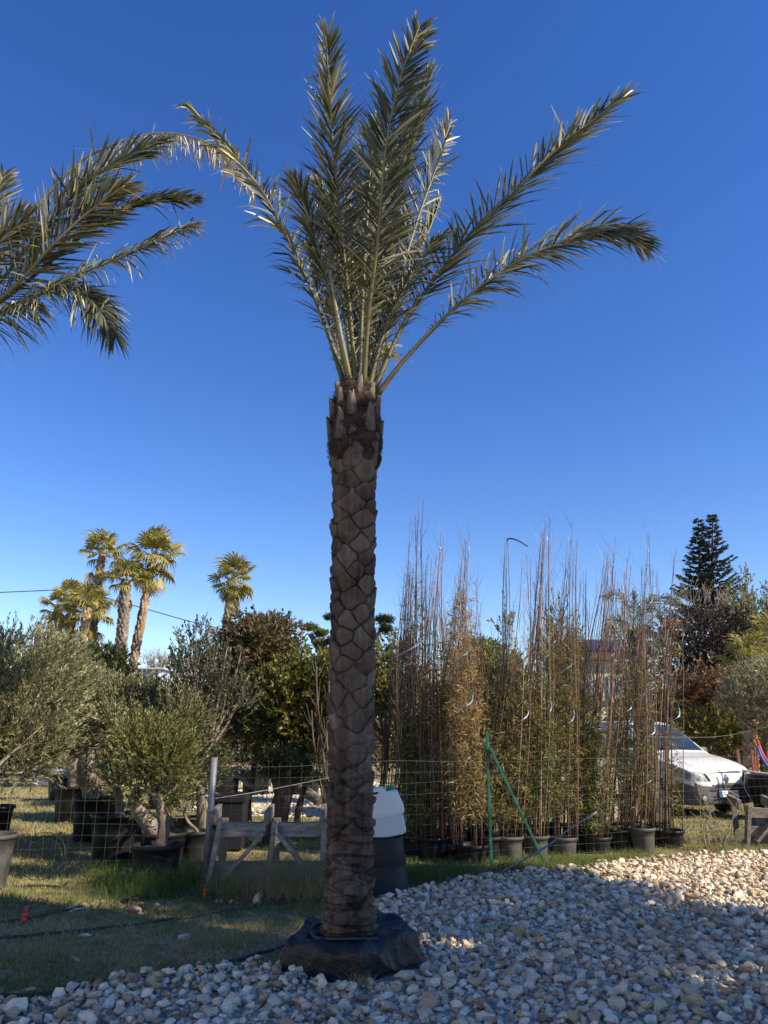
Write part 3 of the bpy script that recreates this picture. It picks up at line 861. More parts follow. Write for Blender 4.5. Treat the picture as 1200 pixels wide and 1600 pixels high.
def frond(mb, P, seed, n=78, ll=0.42, w=0.026, dens=1.75, longer=1.25, face=None, start=0.2, v=0.45, dry=0.0, droop=0.15, r0=0.019, spread=(0.95, 0.5), hang=0.0, fold=0.0, tipll=0.45, shift=0.0, sparse=0.0, crown=(0, 0)):
    """a date palm leaf along the points P: rachis, spines at its foot and two rows of folded leaflets. material 0 rachis, 1 leaflets"""
    r = np.random.RandomState(seed)
    n, ll, w, start = int(n * dens), ll * longer, w * 0.68, start * 0.8
    C = curve(P, 40)
    tube(mb, C, np.concatenate([np.linspace(r0 * 1.5, r0, 6), np.linspace(r0, r0 * 0.22, 34)]), 6, 0, np.clip(np.linspace(0.12, 0.6 + 0.3 * dry, 40) + r.normal() * 0.05, 0, 1))  # rachis colour dark at its foot, standing in for shade on the stalks
    Tn = nrm(np.gradient(C, axis=0))
    inward = np.array([crown[0], crown[1], 0]) - C * np.array([1, 1, 0])
    inward = nrm(inward)
    if face is None:
        N0 = np.array([0, 0, 1.0]) * 0.9 + inward * 0.8
    else:
        N0 = np.broadcast_to(np.array(face, dtype=np.float64), C.shape)
    N0 = nrm(N0 - Tn * (N0 * Tn).sum(-1, keepdims=True))
    s = start + (1 - start) * (np.arange(n) + 0.5) / n
    for side in (-1, 1):
        t = np.clip(s + r.normal(size=n) * 0.004, 0, 0.999)
        if sparse:
            t = t[r.uniform(0, 1, n) > sparse]
        m = len(t)
        fi = t * 39
        i = fi.astype(int)
        f = (fi - i)[:, None]
        B = C[i] * (1 - f) + C[np.minimum(i + 1, 39)] * f
        T = Tn[i]
        N = N0[i]
        S = np.cross(T, N)
        q = (t - start) / (1 - start)
        L = ll * np.minimum(1, 0.3 + q * 4.5) * (1 - (1 - tipll) * np.clip((q - 0.6) / 0.4, 0, 1)) * r.uniform(0.8, 1.12, m)
        L = L * np.where(r.uniform(0, 1, m) < 0.14, r.uniform(0.4, 0.8, m), 1.0)
        a = (spread[0] + (spread[1] - spread[0]) * q) * r.uniform(0.78, 1.2, m)
        vv = v + r.normal(size=m) * 0.3 + fold
        D = np.cos(a)[:, None] * T + np.sin(a)[:, None] * (side * S * np.cos(vv)[:, None] + N * np.sin(vv)[:, None])
        hg = hang * r.uniform(0.5, 1.2, m)
        D = nrm(D * (1 - np.clip(hg, 0, 0.95))[:, None] + np.array([0, 0, -1.0]) * hg[:, None] + r.normal(size=(m, 3)) * np.where(r.uniform(0, 1, (m, 1)) < 0.12, 0.32, 0.085))
        rot = r.normal(size=m) * 0.85
        W0 = nrm(np.cross(D, N))
        W1 = np.cross(D, W0)
        Wd = nrm(W0 * np.cos(rot)[:, None] + W1 * np.sin(rot)[:, None])
        ww = (w * r.uniform(0.75, 1.2, m) * np.minimum(1, 0.35 + q * 3))[:, None]
        g = np.array([0, 0, -1.0])
        dr = (droop * r.uniform(0.3, 1.6, m))[:, None]
        p1 = B + D * L[:, None] * 0.3
        p2 = B + D * L[:, None] * 0.68 + g * L[:, None] * dr * 0.4
        p3 = B + D * L[:, None] + g * L[:, None] * dr
        V = np.stack([B - Wd * ww * 0.25, B + Wd * ww * 0.25, p1 + Wd * ww * 0.5, p1 - Wd * ww * 0.5, p2 + Wd * ww * 0.42, p2 - Wd * ww * 0.42, p3], 1).reshape(-1, 3)
        b = np.arange(m)[:, None] * 7
        F4 = np.concatenate([b + np.array([[0, 1, 2, 3]]), b + np.array([[3, 2, 4, 5]])])
        F3 = b + np.array([[5, 4, 6]])
        base = np.clip(0.42 + r.normal(size=m) * 0.17 + dry * (0.2 + 0.5 * q), 0, 1)
        tip = np.clip(base + 0.16 + 0.3 * (r.uniform(0, 1, m) > 0.6) + dry * 0.3, 0, 1)  # paler tips: dry ends plus sunlit edges put into the colour
        tt = np.stack([base, base, base, base, base + 0.04, base + 0.04, tip], 1).ravel()
        n0 = mb.n
        mb.add(V, F4, 1, np.clip(tt, 0, 1))
        mb.f.append((F3 + n0, 1, False))
    # spines low on the rachis
    k = 9
    t = np.linspace(0.07, start, k)
    for side in (-1, 1):
        i = (t * 39).astype(int)
        S = np.cross(Tn[i], N0[i])
        D = nrm(Tn[i] * 0.8 + side * S * 0.6 + r.normal(size=(k, 3)) * 0.15)
        leaf_quads(mb, C[i], D, nrm(np.cross(D, N0[i])), r.uniform(0.05, 0.15, k), 0.007, 0, 0.6)


PX, PY = -0.243, 5.72
palm = thing('date_palm', 'tall date palm with scaly grey trunk and upright crown standing in a black root bag', 'palm tree', (PX, PY, 0))
mb = MB()
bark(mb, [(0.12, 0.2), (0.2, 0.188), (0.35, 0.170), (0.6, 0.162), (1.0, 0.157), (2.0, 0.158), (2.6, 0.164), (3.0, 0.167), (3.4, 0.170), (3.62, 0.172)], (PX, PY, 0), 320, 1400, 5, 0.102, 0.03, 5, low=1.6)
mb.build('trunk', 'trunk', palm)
# swollen fibrous head under the crown, with hairs and the cut leaf bases sticking out of it
mb = MB()
r_ = np.random.RandomState(77)
zz = np.linspace(3.5, 4.42, 90)
th = np.arange(120) * 2 * math.pi / 120
Z, T = np.meshgrid(zz, th, indexing='ij')
R = np.interp(Z, [3.5, 3.58, 3.68, 3.78, 3.9, 4.05, 4.18, 4.3, 4.42], [0.12, 0.168, 0.203, 0.218, 0.215, 0.205, 0.19, 0.16, 0.10])
P3 = np.stack([np.cos(T), np.sin(T), Z], -1) * np.array([0.2, 0.2, 1])
wrap = np.sin((Z + 0.10 * np.sin(T * 2 + 1) + 0.05 * np.sin(T * 3)) * 34)
R = R + 0.010 * Wav(91, 26)(P3) + 0.007 * Wav(92, 60)(P3) + 0.009 * wrap
V = np.stack([PX + R * np.cos(T), PY + R * np.sin(T), Z], -1).reshape(-1, 3)
i = np.arange(89)[:, None] * 120
j = np.arange(120)[None, :]
F = np.stack([i + j, i + (j + 1) % 120, i + 120 + (j + 1) % 120, i + 120 + j], -1).reshape(-1, 4)
mb.add(V, F, 0, np.clip(0.35 + 0.2 * Wav(93, 50)(P3) + 0.15 * wrap, 0, 1).ravel(), True)
n = 5200
ang = r_.uniform(0, 6.28, n)
hz = r_.uniform(3.58, 4.4, n)
Rh = np.interp(hz, [3.5, 3.58, 3.68, 3.78, 3.9, 4.05, 4.18, 4.3, 4.42], [0.12, 0.168, 0.203, 0.218, 0.215, 0.205, 0.19, 0.16, 0.10])
rad = np.stack([np.cos(ang), np.sin(ang), 0 * ang], -1)
tan = np.stack([-np.sin(ang), np.cos(ang), 0 * ang], -1)
P = np.array([PX, PY, 0]) + rad * (Rh + 0.004)[:, None] + np.array([0, 0, 1.0]) * hz[:, None]
D = nrm(tan * r_.choice([-1, 1], n)[:, None] * r_.uniform(0.2, 1, n)[:, None] + rad * r_.uniform(0.0, 0.3, n)[:, None] + np.array([0, 0, 1]) * r_.normal(size=n)[:, None] * 0.5)
leaf_quads(mb, P, D, nrm(np.cross(D, rad)), r_.uniform(0.02, 0.075, n), 0.003, 0, r_.uniform(0.1, 0.95, n))
mb.build('fibre_head', 'fibre', palm)


def boot(ang, z, L, w, tilt, seed, stand=0.0, twist=0.0):
    """one cut leaf base: a broad flattened wedge narrowing upward to a torn end"""
    r = np.random.RandomState(seed)
    Rz = np.interp(z, [3.5, 3.58, 3.68, 3.78, 3.9, 4.05, 4.18, 4.3, 4.42], [0.165, 0.17, 0.19, 0.203, 0.200, 0.19, 0.175, 0.155, 0.12])
    rad = np.array([math.cos(ang), math.sin(ang), 0])
    tan = np.array([-math.sin(ang), math.cos(ang), 0])
    up = np.array([0, 0, 1.0])
    B = np.array([PX, PY, z]) + rad * (Rz - 0.02 + stand)
    d = nrm(up + rad * tilt + tan * twist)
    out = nrm(rad - d * np.dot(rad, d))
    mb = MB()
    m = 9
    rows = 9
    V, tt = [], []
    for k in range(rows):
        s = k / (rows - 1)
        hw = w * (1 - 0.62 * s ** 1.2) * (0.82 + 0.18 * min(1, s * 6)) / 2
        thk = 0.042 * (1 - 0.45 * s)
        for q in range(m):
            x = q / (m - 1) * 2 - 1
            bulge = thk * (1 - 0.75 * abs(x) ** 2.2)
            jag = (r.normal() * 0.018 if k == rows - 1 else 0)
            V.append(B + d * (L * s + jag) + tan * hw * x + out * bulge)
            tt.append(0.42 + 0.3 * s + r.normal() * 0.08)
    for k in range(rows):
        s = k / (rows - 1)
        hw = w * (1 - 0.62 * s ** 1.2) * (0.82 + 0.18 * min(1, s * 6)) / 2
        for q in range(m):
            x = q / (m - 1) * 2 - 1
            V.append(B + d * (L * s) + tan * hw * x * 0.9 - out * 0.006)
            tt.append(0.25)
    F = []
    o2 = rows * m
    for k in range(rows - 1):
        for q in range(m - 1):
            a = k * m + q
            F.append((a, a + 1, a + m + 1, a + m))
            F.append((o2 + a, o2 + a + m, o2 + a + m + 1, o2 + a + 1))
        for q, fl in ((0, 1), (m - 1, 0)):
            a = k * m + q
            F.append((a, a + m, o2 + a + m, o2 + a) if fl else (a, o2 + a, o2 + a + m, a + m))
    for k, fl in ((0, 1), (rows - 1, 0)):
        for q in range(m - 1):
            a = k * m + q
            F.append((a, o2 + a, o2 + a + 1, a + 1) if fl else (a, a + 1, o2 + a + 1, o2 + a))
    mb.add(V, F, 0, np.clip(tt, 0, 1), True)
    mb.build('leaf_base', 'boot', palm)


FRONT = -math.pi / 2
for k, (da, z, L, w, tilt, tw) in enumerate([
        (0.02, 3.56, 0.33, 0.2, 0.14, 0.0), (1.05, 3.6, 0.26, 0.15, 0.22, 0), (-1.2, 3.58, 0.26, 0.16, 0.24, 0), (2.4, 3.6, 0.28, 0.16, 0.25, 0), (-2.4, 3.6, 0.28, 0.16, 0.25, 0),
        (-0.62, 3.80, 0.24, 0.14, 0.14, 0.08), (0.72, 3.84, 0.27, 0.135, 0.12, -0.02), (-1.55, 3.84, 0.2, 0.13, 0.2, 0.05), (1.6, 3.82, 0.2, 0.13, 0.2, 0),
        (-0.12, 4.0, 0.2, 0.115, 0.12, 0.02), (0.35, 3.97, 0.22, 0.05, 0.12, 0.75), (1.15, 4.02, 0.2, 0.09, 0.22, 0.05), (-1.1, 4.03, 0.16, 0.1, 0.22, -0.15), (-1.7, 4.05, 0.17, 0.1, 0.22, 0), (1.75, 4.06, 0.16, 0.1, 0.2, 0),
        (-0.75, 4.12, 0.15, 0.07, 0.2, 0.1), (0.95, 4.18, 0.14, 0.09, 0.2, 0), (0.2, 4.2, 0.18, 0.085, 0.02, 0.1), (-0.9, 4.18, 0.14, 0.09, 0.25, 0), (2.6, 4.15, 0.22, 0.08, 0.2, 0), (-2.6, 4.15, 0.22, 0.08, 0.2, 0), (3.1, 4.0, 0.2, 0.09, 0.2, 0)]):
    boot(FRONT + da, z, L, w, tilt, 100 + k, twist=tw)

CR = (PX, PY)
FR = [  # pixel way-points of each leaf with its distance, then options
    ([(556, 610, 5.66), (546, 480, 5.55), (531, 340, 5.35), (518, 200, 5.1), (513, 58, 4.8)], dict(n=92, ll=0.35, start=0.27, v=0.35, face=(0.35, -1.0, 0.25), w=0.027)),
    ([(567, 610, 5.66), (577, 480, 5.45), (592, 360, 5.2), (603, 230, 4.95), (626, 120, 4.75), (655, 42, 4.65)], dict(n=110, ll=0.38, start=0.2, v=0.3, face=(0.15, 1.0, 0.3), w=0.028, droop=0.12)),
    ([(572, 600, 5.8), (596, 450, 6.0), (628, 290, 6.25), (655, 170, 6.4), (668, 120, 6.5)], dict(n=90, ll=0.44, start=0.22, v=0.35, face=(-0.9, -0.5, 0.5), w=0.03)),
    ([(577, 605, 5.75), (608, 490, 5.9), (652, 345, 6.05), (682, 260, 6.1), (704, 190, 6.15)], dict(n=70, ll=0.36, start=0.24, v=0.4, face=(-0.6, 0.6, 0.7), w=0.026, dry=0.15, spread=(0.9, 0.45))),
    ([(580, 600, 5.85), (605, 520, 6.0), (640, 430, 6.3), (668, 365, 6.5), (688, 315, 6.6)], dict(n=60, ll=0.40, start=0.25, v=1.0, face=(-1, 0.3, 0.6), w=0.03, spread=(0.45, 0.22), dry=0.05)),
    ([(584, 610, 5.72), (635, 500, 5.75), (720, 385, 5.75), (830, 275, 5.7), (905, 205, 5.65), (972, 153, 5.6)], dict(n=105, ll=0.42, start=0.2, v=0.25, w=0.03, r0=0.02, face=(-0.35, -0.85, 0.55), spread=(0.85, 0.42))),
    ([(588, 618, 5.68), (640, 553, 5.62), (715, 478, 5.55), (800, 415, 5.45), (900, 372, 5.3), (960, 365, 5.2), (1003, 382, 5.15)], dict(n=105, ll=0.36, start=0.3, v=0.2, w=0.028, r0=0.021, droop=0.3, dry=0.12, face=(-0.2, -0.85, 0.6), spread=(1.0, 0.55))),
    ([(541, 610, 5.7), (505, 500, 5.7), (462, 400, 5.7), (410, 300, 5.68), (355, 230, 5.65), (297, 168, 5.6)], dict(n=80, ll=0.36, start=0.16, v=0.3, w=0.034, r0=0.02, droop=0.45, dry=0.06, spread=(0.9, 0.35), sparse=0.12, face=(0.5, -0.8, 0.5))),
    ([(547, 610, 5.68), (522, 490, 5.5), (495, 385, 5.3), (476, 320, 5.15), (462, 285, 5.05)], dict(n=70, ll=0.32, start=0.22, v=0.3, face=(0.5, -0.8, 0.5), w=0.026, dry=0.15, droop=0.25)),
    ([(557, 605, 5.85), (556, 470, 6.05), (562, 350, 6.3), (575, 250, 6.5), (590, 190, 6.6)], dict(n=80, ll=0.42, start=0.2, v=0.4, face=(-0.3, -1, 0.3), w=0.03)),
    ([(562, 600, 5.72), (566, 480, 5.66), (572, 370, 5.6), (577, 290, 5.55), (582, 225, 5.5)], dict(n=80, ll=0.36, start=0.15, v=0.9, face=(0.5, 0.6, 0.3), w=0.028, spread=(0.6, 0.3))),
    ([(553, 600, 5.78), (536, 470, 5.9), (522, 360, 6.05), (520, 270, 6.15)], dict(n=60, ll=0.36, start=0.2, v=0.5, face=(0.9, 0.2, 0.4), w=0.028)),
    ([(574, 605, 5.88), (590, 520, 6.15), (612, 420, 6.5), (628, 340, 6.75)], dict(n=60, ll=0.42, start=0.2, v=0.6, face=(-0.4, -0.9, 0.5), w=0.03)),
    ([(548, 605, 5.74), (520, 520, 5.75), (492, 440, 5.8), (478, 380, 5.85)], dict(n=44, ll=0.30, start=0.3, v=0.7, w=0.03, droop=0.5, sparse=0.2)),
    ([(570, 605, 5.85), (580, 470, 6.1), (606, 330, 6.45), (640, 230, 6.7), (668, 168, 6.85)], dict(n=85, ll=0.42, start=0.2, v=0.35, face=(-0.8, -0.6, 0.4), w=0.03)),
    ([(565, 605, 5.82), (570, 480, 6.0), (585, 360, 6.2), (612, 250, 6.35), (640, 190, 6.4)], dict(n=80, ll=0.42, start=0.15, v=0.4, face=(0.5, -0.8, 0.3), w=0.028)),
    ([(556, 605, 5.8), (545, 500, 5.95), (530, 410, 6.15), (512, 330, 6.3), (498, 290, 6.4)], dict(n=70, ll=0.38, start=0.15, v=0.4, face=(0.7, -0.6, 0.4), w=0.028)),
    ([(576, 608, 5.7), (600, 520, 5.7), (632, 450, 5.75), (662, 400, 5.8), (690, 370, 5.85)], dict(n=60, ll=0.34, start=0.15, v=0.3, face=(-0.4, -0.8, 0.4), w=0.026, droop=0.4, sparse=0.1)),
    ([(578, 605, 5.8), (592, 570, 5.95), (602, 545, 6.1), (606, 552, 6.2)], dict(n=24, ll=0.22, start=0.45, v=0.3, w=0.02, dry=0.8, droop=0.6)),
]
for k, (W, opt) in enumerate(FR):
    mb = MB()
    frond(mb, [pt(*w) for w in W], 200 + k, crown=CR, **opt)
    mb.build('frond', ['rachis', 'leaflet'], palm)
mb = MB()
C = curve([pt(550, 608, 5.66), pt(528, 500, 5.5), pt(506, 368, 5.32)], 14)
tube(mb, C, np.linspace(0.024, 0.014, 14), 6, 0, np.linspace(0.35, 0.95, 14))
props(mb.build('cut_petiole', ['rachis'], palm), 'leafless cut leaf stalk, pale at its end')

# the black film bag round the root ball, creased
mb = MB()
BX, BY = PX + 0.015, 5.76
nth, prof = 420, [(0.10, 0.135), (0.19, 0.165), (0.27, 0.19), (0.345, 0.205), (0.39, 0.2), (0.415, 0.17), (0.43, 0.12), (0.44, 0.05), (0.445, -0.02)]
pc = curve([(p[0], 0, p[1]) for p in prof], 80)
th = np.arange(nth) * 2 * math.pi / nth
Rr, Zz = pc[:, 0][:, None] + 0 * th[None], pc[:, 2][:, None] + 0 * th[None]
Tt = th[None] + 0 * Rr
P3 = np.stack([Rr * np.cos(Tt), Rr * np.sin(Tt), Zz], -1)
rid = lambda s_, f_: 1 - 2 * np.abs(Wav(s_, f_)(P3))
crease = rid(64, 7) * 0.6 + rid(65, 13) * 0.45 + rid(66, 24) * 0.2
hf = 0.034 * crease + 0.010 * Wav(61, 8)(P3)
corner = np.cos(((Tt * 5 / (2 * math.pi) + 0.12) % 1 - 0.5) * 2 * math.pi / 5)
edge = 0.93 / corner * (1 + 0.05 * np.sin(Tt * 2 + 0.6) + 0.03 * np.sin(Tt * 3 + 2.2))
inner = np.clip((Rr - 0.12) / 0.2, 0, 1)
RR = Rr * (1 + (edge - 1) * inner) + hf * 0.6
ZZ = Zz + hf * inner * 1.2 + 0.05 * inner * (np.sin(Tt - 0.5) > -2) * np.maximum(0, np.cos(Tt - 1.0)) ** 3 + 0.02 * inner * np.sin(Tt * 2 + 2)
V = np.stack([BX + 0.93 * RR * np.cos(Tt), BY + RR * np.sin(Tt) * 0.97, ZZ], -1).reshape(-1, 3)
i = np.arange(79)[:, None] * nth
j = np.arange(nth)[None, :]
F = np.stack([i + j, i + (j + 1) % nth, i + nth + (j + 1) % nth, i + nth + j], -1).reshape(-1, 4)
mb.add(V, F, 0, 0.5, True)
mb.build('root_bag', 'film', palm)


def pipe(name, pts, rad, mat, label, cat, k=60, n=8, wob=0.0):
    mb = MB()
    C = curve(pts, k)
    if wob:
        C[:, 2] += wob * np.sin(np.arange(k) * 0.9)
    tube(mb, C, rad, n, 0, 0.5)
    return props(mb.build(name, mat, origin=tuple(C[0])), label, cat)


ring = [(BX - 0.02 + 0.30 * math.cos(a) * (1.08 if math.cos(a) > 0 else 0.85), BY - 0.02 + 0.30 * math.sin(a), 0.212 + 0.012 * math.sin(a * 3)) for a in np.linspace(-0.35, 5.6, 26)]
pipe('hose_loop', ring, 0.0125, 'hose', 'black hose looped round the palm trunk on its root bag', 'hose', 90)


def on_ground(pxs, r):
    out = []
    for px, py in pxs:
        p = gp(px, py)
        out.append((p.x, p.y, float(gz(p.x, p.y)) + r * 1.4 + 0.006))
    return out


pipe('hose', on_ground([(190, 1414), (240, 1404), (300, 1400), (350, 1399), (400, 1402), (450, 1408), (500, 1408), (560, 1404)], 0.0135), 0.0135, 'hose', 'upper black hose on the grass passing the foot of the metal post', 'hose')
pipe('hose', on_ground([(-60, 1476), (0, 1468), (90, 1460), (200, 1448), (300, 1432), (400, 1415), (470, 1405), (520, 1398)], 0.0115), 0.0115, 'hose', 'long black hose crossing the grass from the left edge to the palm', 'hose', wob=0.003)
pipe('hose', on_ground([(-60, 1566), (0, 1560), (80, 1556), (150, 1548), (240, 1535), (330, 1515), (400, 1494), (455, 1478)], 0.012), 0.012, 'hose', 'lowest black hose running along the gravel edge to the root bag', 'hose', wob=0.003)
pipe('hose', on_ground([(-40, 1446), (0, 1444), (40, 1440), (80, 1432), (128, 1422)], 0.012), 0.012, 'hose', 'short black hose at the left edge with a red sprinkler on it', 'hose')
pipe('hose', on_ground([(600, 1408), (640, 1396), (690, 1384), (760, 1371), (800, 1364)], 0.0135), 0.0135, 'hose', 'black hose along the gravel edge right of the upturned pot', 'hose')
pipe('hose', on_ground([(1060, 1343), (1100, 1340), (1140, 1336), (1160, 1337)], 0.012), 0.012, 'hose', 'short thin hose half buried at the sunny right gravel edge', 'hose')
pipe('hose', on_ground([(20, 1390), (60, 1388), (95, 1390), (105, 1383)], 0.012), 0.012, 'hose', 'black hose end curling in the grass right of the grey pot', 'hose')
for q, ((px, py), lab) in enumerate((((320, 1402), 'red sprinkler fitting with green tip at the foot of the metal post'), ((38, 1442), 'red sprinkler fitting standing on the short hose at the left edge'))):
    p = gp(px, py)
    t = thing('sprinkler', lab, 'sprinkler', (p.x, p.y, 0), 'sprinkler fittings on the hoses')
    mb = MB()
    lathe(mb, [(0, 0.0), (0.024, 0.0), (0.024, 0.014), (0.015, 0.019), (0.015, 0.036), (0.021, 0.04), (0.021, 0.06), (0.01, 0.066), (0, 0.066)], (p.x, p.y, 0.012), 12)
    mb.build('body', 'redorange', t)
    mb = MB()
    lathe(mb, [(0.0, 0.065), (0.009, 0.065), (0.011, 0.085), (0.006, 0.105), (0, 0.105)], (p.x, p.y, 0.012), 10)
    mb.build('nozzle', 'greencap' if q == 0 else 'redorange', t)

# ---- the palm at the left edge: its trunk stands outside the picture, its leaves reach in
LB = pt(-85, 520, 6.2)
palm2 = thing('date_palm', 'date palm at the left edge showing only its arching leaves', 'palm tree', (LB.x, LB.y, 0))
mb = MB()
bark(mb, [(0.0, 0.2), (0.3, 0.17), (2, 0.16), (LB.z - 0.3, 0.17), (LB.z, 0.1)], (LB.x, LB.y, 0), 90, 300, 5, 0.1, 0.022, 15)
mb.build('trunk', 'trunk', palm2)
c2 = (LB.x, LB.y)
FL = [
    ([(-85, 530, 6.2), (0, 440, 6.1), (65, 360, 6.0), (120, 300, 5.95), (185, 252, 5.9), (250, 222, 5.85)], dict(n=105, ll=0.44, start=0.12, v=0.25, face=(0.1, -1, 0.35), w=0.032, spread=(0.85, 0.4))),
    ([(-85, 525, 6.2), (10, 460, 6.0), (80, 385, 5.8), (140, 330, 5.7), (195, 290, 5.6)], dict(n=80, ll=0.40, start=0.2, v=0.5, face=(-0.3, 0.8, 0.6), w=0.03, spread=(0.8, 0.4))),
    ([(-85, 520, 6.3), (-10, 420, 6.35), (60, 320, 6.4), (130, 250, 6.4), (200, 218, 6.35), (258, 208, 6.3), (318, 220, 6.2), (362, 252, 6.1), (400, 303, 6.0)], dict(n=120, ll=0.30, start=0.3, v=0.1, w=0.022, dry=0.75, hang=0.8, droop=0.1, sparse=0.2, r0=0.017)),
    ([(-85, 535, 6.2), (30, 450, 6.1), (120, 375, 6.0), (190, 332, 5.9), (250, 314, 5.8), (298, 312, 5.75)], dict(n=105, ll=0.34, start=0.3, v=0.25, w=0.028, spread=(0.7, 0.32), face=(-0.3, -0.8, 0.6))),
    ([(-85, 540, 6.1), (40, 472, 5.9), (120, 430, 5.8), (200, 398, 5.7), (260, 370, 5.6), (305, 352, 5.55)], dict(n=95, ll=0.3, start=0.25, v=0.2, w=0.024, dry=0.3, droop=0.5, sparse=0.12, face=(-0.2, -0.85, 0.5))),
    ([(-85, 530, 6.2), (10, 482, 6.0), (70, 458, 5.85), (120, 458, 5.75), (155, 485, 5.65), (178, 527, 5.6)], dict(n=95, ll=0.34, start=0.25, v=0.2, w=0.028, spread=(0.8, 0.4), droop=0.35, face=(0.3, -0.9, 0.6))),
    ([(-85, 500, 6.2), (-50, 400, 6.3), (-20, 330, 6.4), (5, 275, 6.45)], dict(n=60, ll=0.36, start=0.2, v=0.3, w=0.028, face=(0.4, -1, 0.3), dry=0.1)),
    ([(-85, 535, 6.1), (-20, 500, 5.9), (20, 480, 5.75), (60, 470, 5.6)], dict(n=50, ll=0.34, start=0.2, v=0.0, w=0.026, hang=0.35, droop=0.4)),
    ([(-85, 510, 6.2), (-40, 430, 6.0), (0, 375, 5.85), (40, 345, 5.75)], dict(n=70, ll=0.42, start=0.1, v=0.25, w=0.032, face=(0.2, -1, 0.2))),
    ([(-85, 500, 6.2), (-150, 380, 6.2), (-230, 300, 6.2)], dict(n=60, ll=0.4)),
    ([(-85, 510, 6.3), (-100, 400, 6.6), (-120, 300, 6.9)], dict(n=60, ll=0.4)),
]
for k, (W, opt) in enumerate(FL):
    mb = MB()
    frond(mb, [pt(*w) for w in W], 300 + k, crown=c2, dens=1.5, longer=1.22, **opt)
    mb.build('frond', ['rachis', 'leaflet'], palm2)


# ------------------------------------------------------------------ unseen, added for the light: house and tree shading the foreground, building bouncing warm fill
def on_sun(a, q):
    """a metres towards the sun, q metres across it"""
    return SX * a - SY * q, SY * a + SX * q


hx, hy = on_sun(9.0, 4.4)
shade = thing('shade_house', 'tall cream house out of view, added to shade the gravel', 'house', (hx, hy, 0))  # unseen caster, invented so its shade covers gravel and trunk
rotH = Matrix.Rotation(math.atan2(SY, SX), 4, 'Z')


def hbox(mb, a, q, z, s, mat=0):
    x, y = on_sun(a, q)
    box(mb, (x, y, z), s, rotH, mat)


mb = MB(); hbox(mb, 9.0, 4.2, 5.0, (6.0, 2.7, 10.0)); mb.build('wall', 'cream', shade)
mb = MB(); hbox(mb, 9.0, 4.2, 10.13, (6.2, 2.9, 0.26)); mb.build('roof', 'tile', shade)
mb = MB(); hbox(mb, 6.7, 4.2, 11.3, (1.2, 0.95, 2.1)); hbox(mb, 6.7, 4.2, 12.4, (1.4, 1.1, 0.14)); mb.build('shade_chimney', 'cream', shade)  # tall stack added only to shade the front fronds
for q in (3.6, 4.9):
    for z in (1.8, 4.8, 7.8):
        mb = MB(); hbox(mb, 5.97, q, z, (0.08, 0.8, 1.4)); w = mb.build('window', 'bluegrey', shade)
        mb = MB(); hbox(mb, 5.92, q, z - 0.76, (0.2, 1.0, 0.08)); mb.build('sill', 'concrete', shade)
tx, ty = on_sun(6.4, 7.5)
t = thing('shade_tree', 'round crowned tree out of view, added to shade the gravel edge', 'tree', (tx, ty, 0))  # unseen tree, crown shaped to draw the shade edge on the gravel
blobs = [((*on_sun(6.1, 7.3), 6.2), (1.1, 1.1, 1.5)), ((*on_sun(6.0, 8.3), 6.2), (0.8, 0.8, 0.9)), ((*on_sun(6.2, 6.6), 7.6), (0.8, 0.8, 1.3)), ((*on_sun(6.1, 6.3), 5.2), (0.9, 0.8, 1.1)), ((*on_sun(6.1, 8.75), 6.5), (0.4, 0.45, 0.7)), ((*on_sun(6.1, 7.2), 4.9), (0.5, 0.5, 0.6))]
mb = MB(); limbs(mb, (tx, ty, 0), (tx, ty, 4.6), blobs, 0.17, 12, 4); mb.build('trunk', 'bark', t)
mb = MB(); foliage(mb, blobs, 3400, 14, 0.4, 0.12, 0.05, seed=88, fill=0.5, gap=-0.7, gfreq=2.0); mb.build('crown', ['darkgreen', 'twig'], t)
t = thing('bounce_building', 'long low cream building behind the camera, added to bounce warm light', 'building', (-11, -3.4, 0))  # unseen reflector: sunlit wall added to warm the shaded foreground
mb = MB(); box(mb, (-11.2, -3.4, 2.4), (5.0, 12.0, 4.8)); mb.build('wall', 'cream', t)
mb = MB(); box(mb, (-11.2, -3.4, 4.93), (5.5, 12.5, 0.26)); mb.build('roof', 'tile', t)
for y in (-7.0, -3.4, 0.2):
    mb = MB(); box(mb, (-8.68, y, 2.0), (0.08, 1.0, 1.3)); w = mb.build('window', 'bluegrey', t)
    mb = MB(); box(mb, (-8.62, y, 1.3), (0.2, 1.2, 0.08)); mb.build('sill', 'concrete', t)


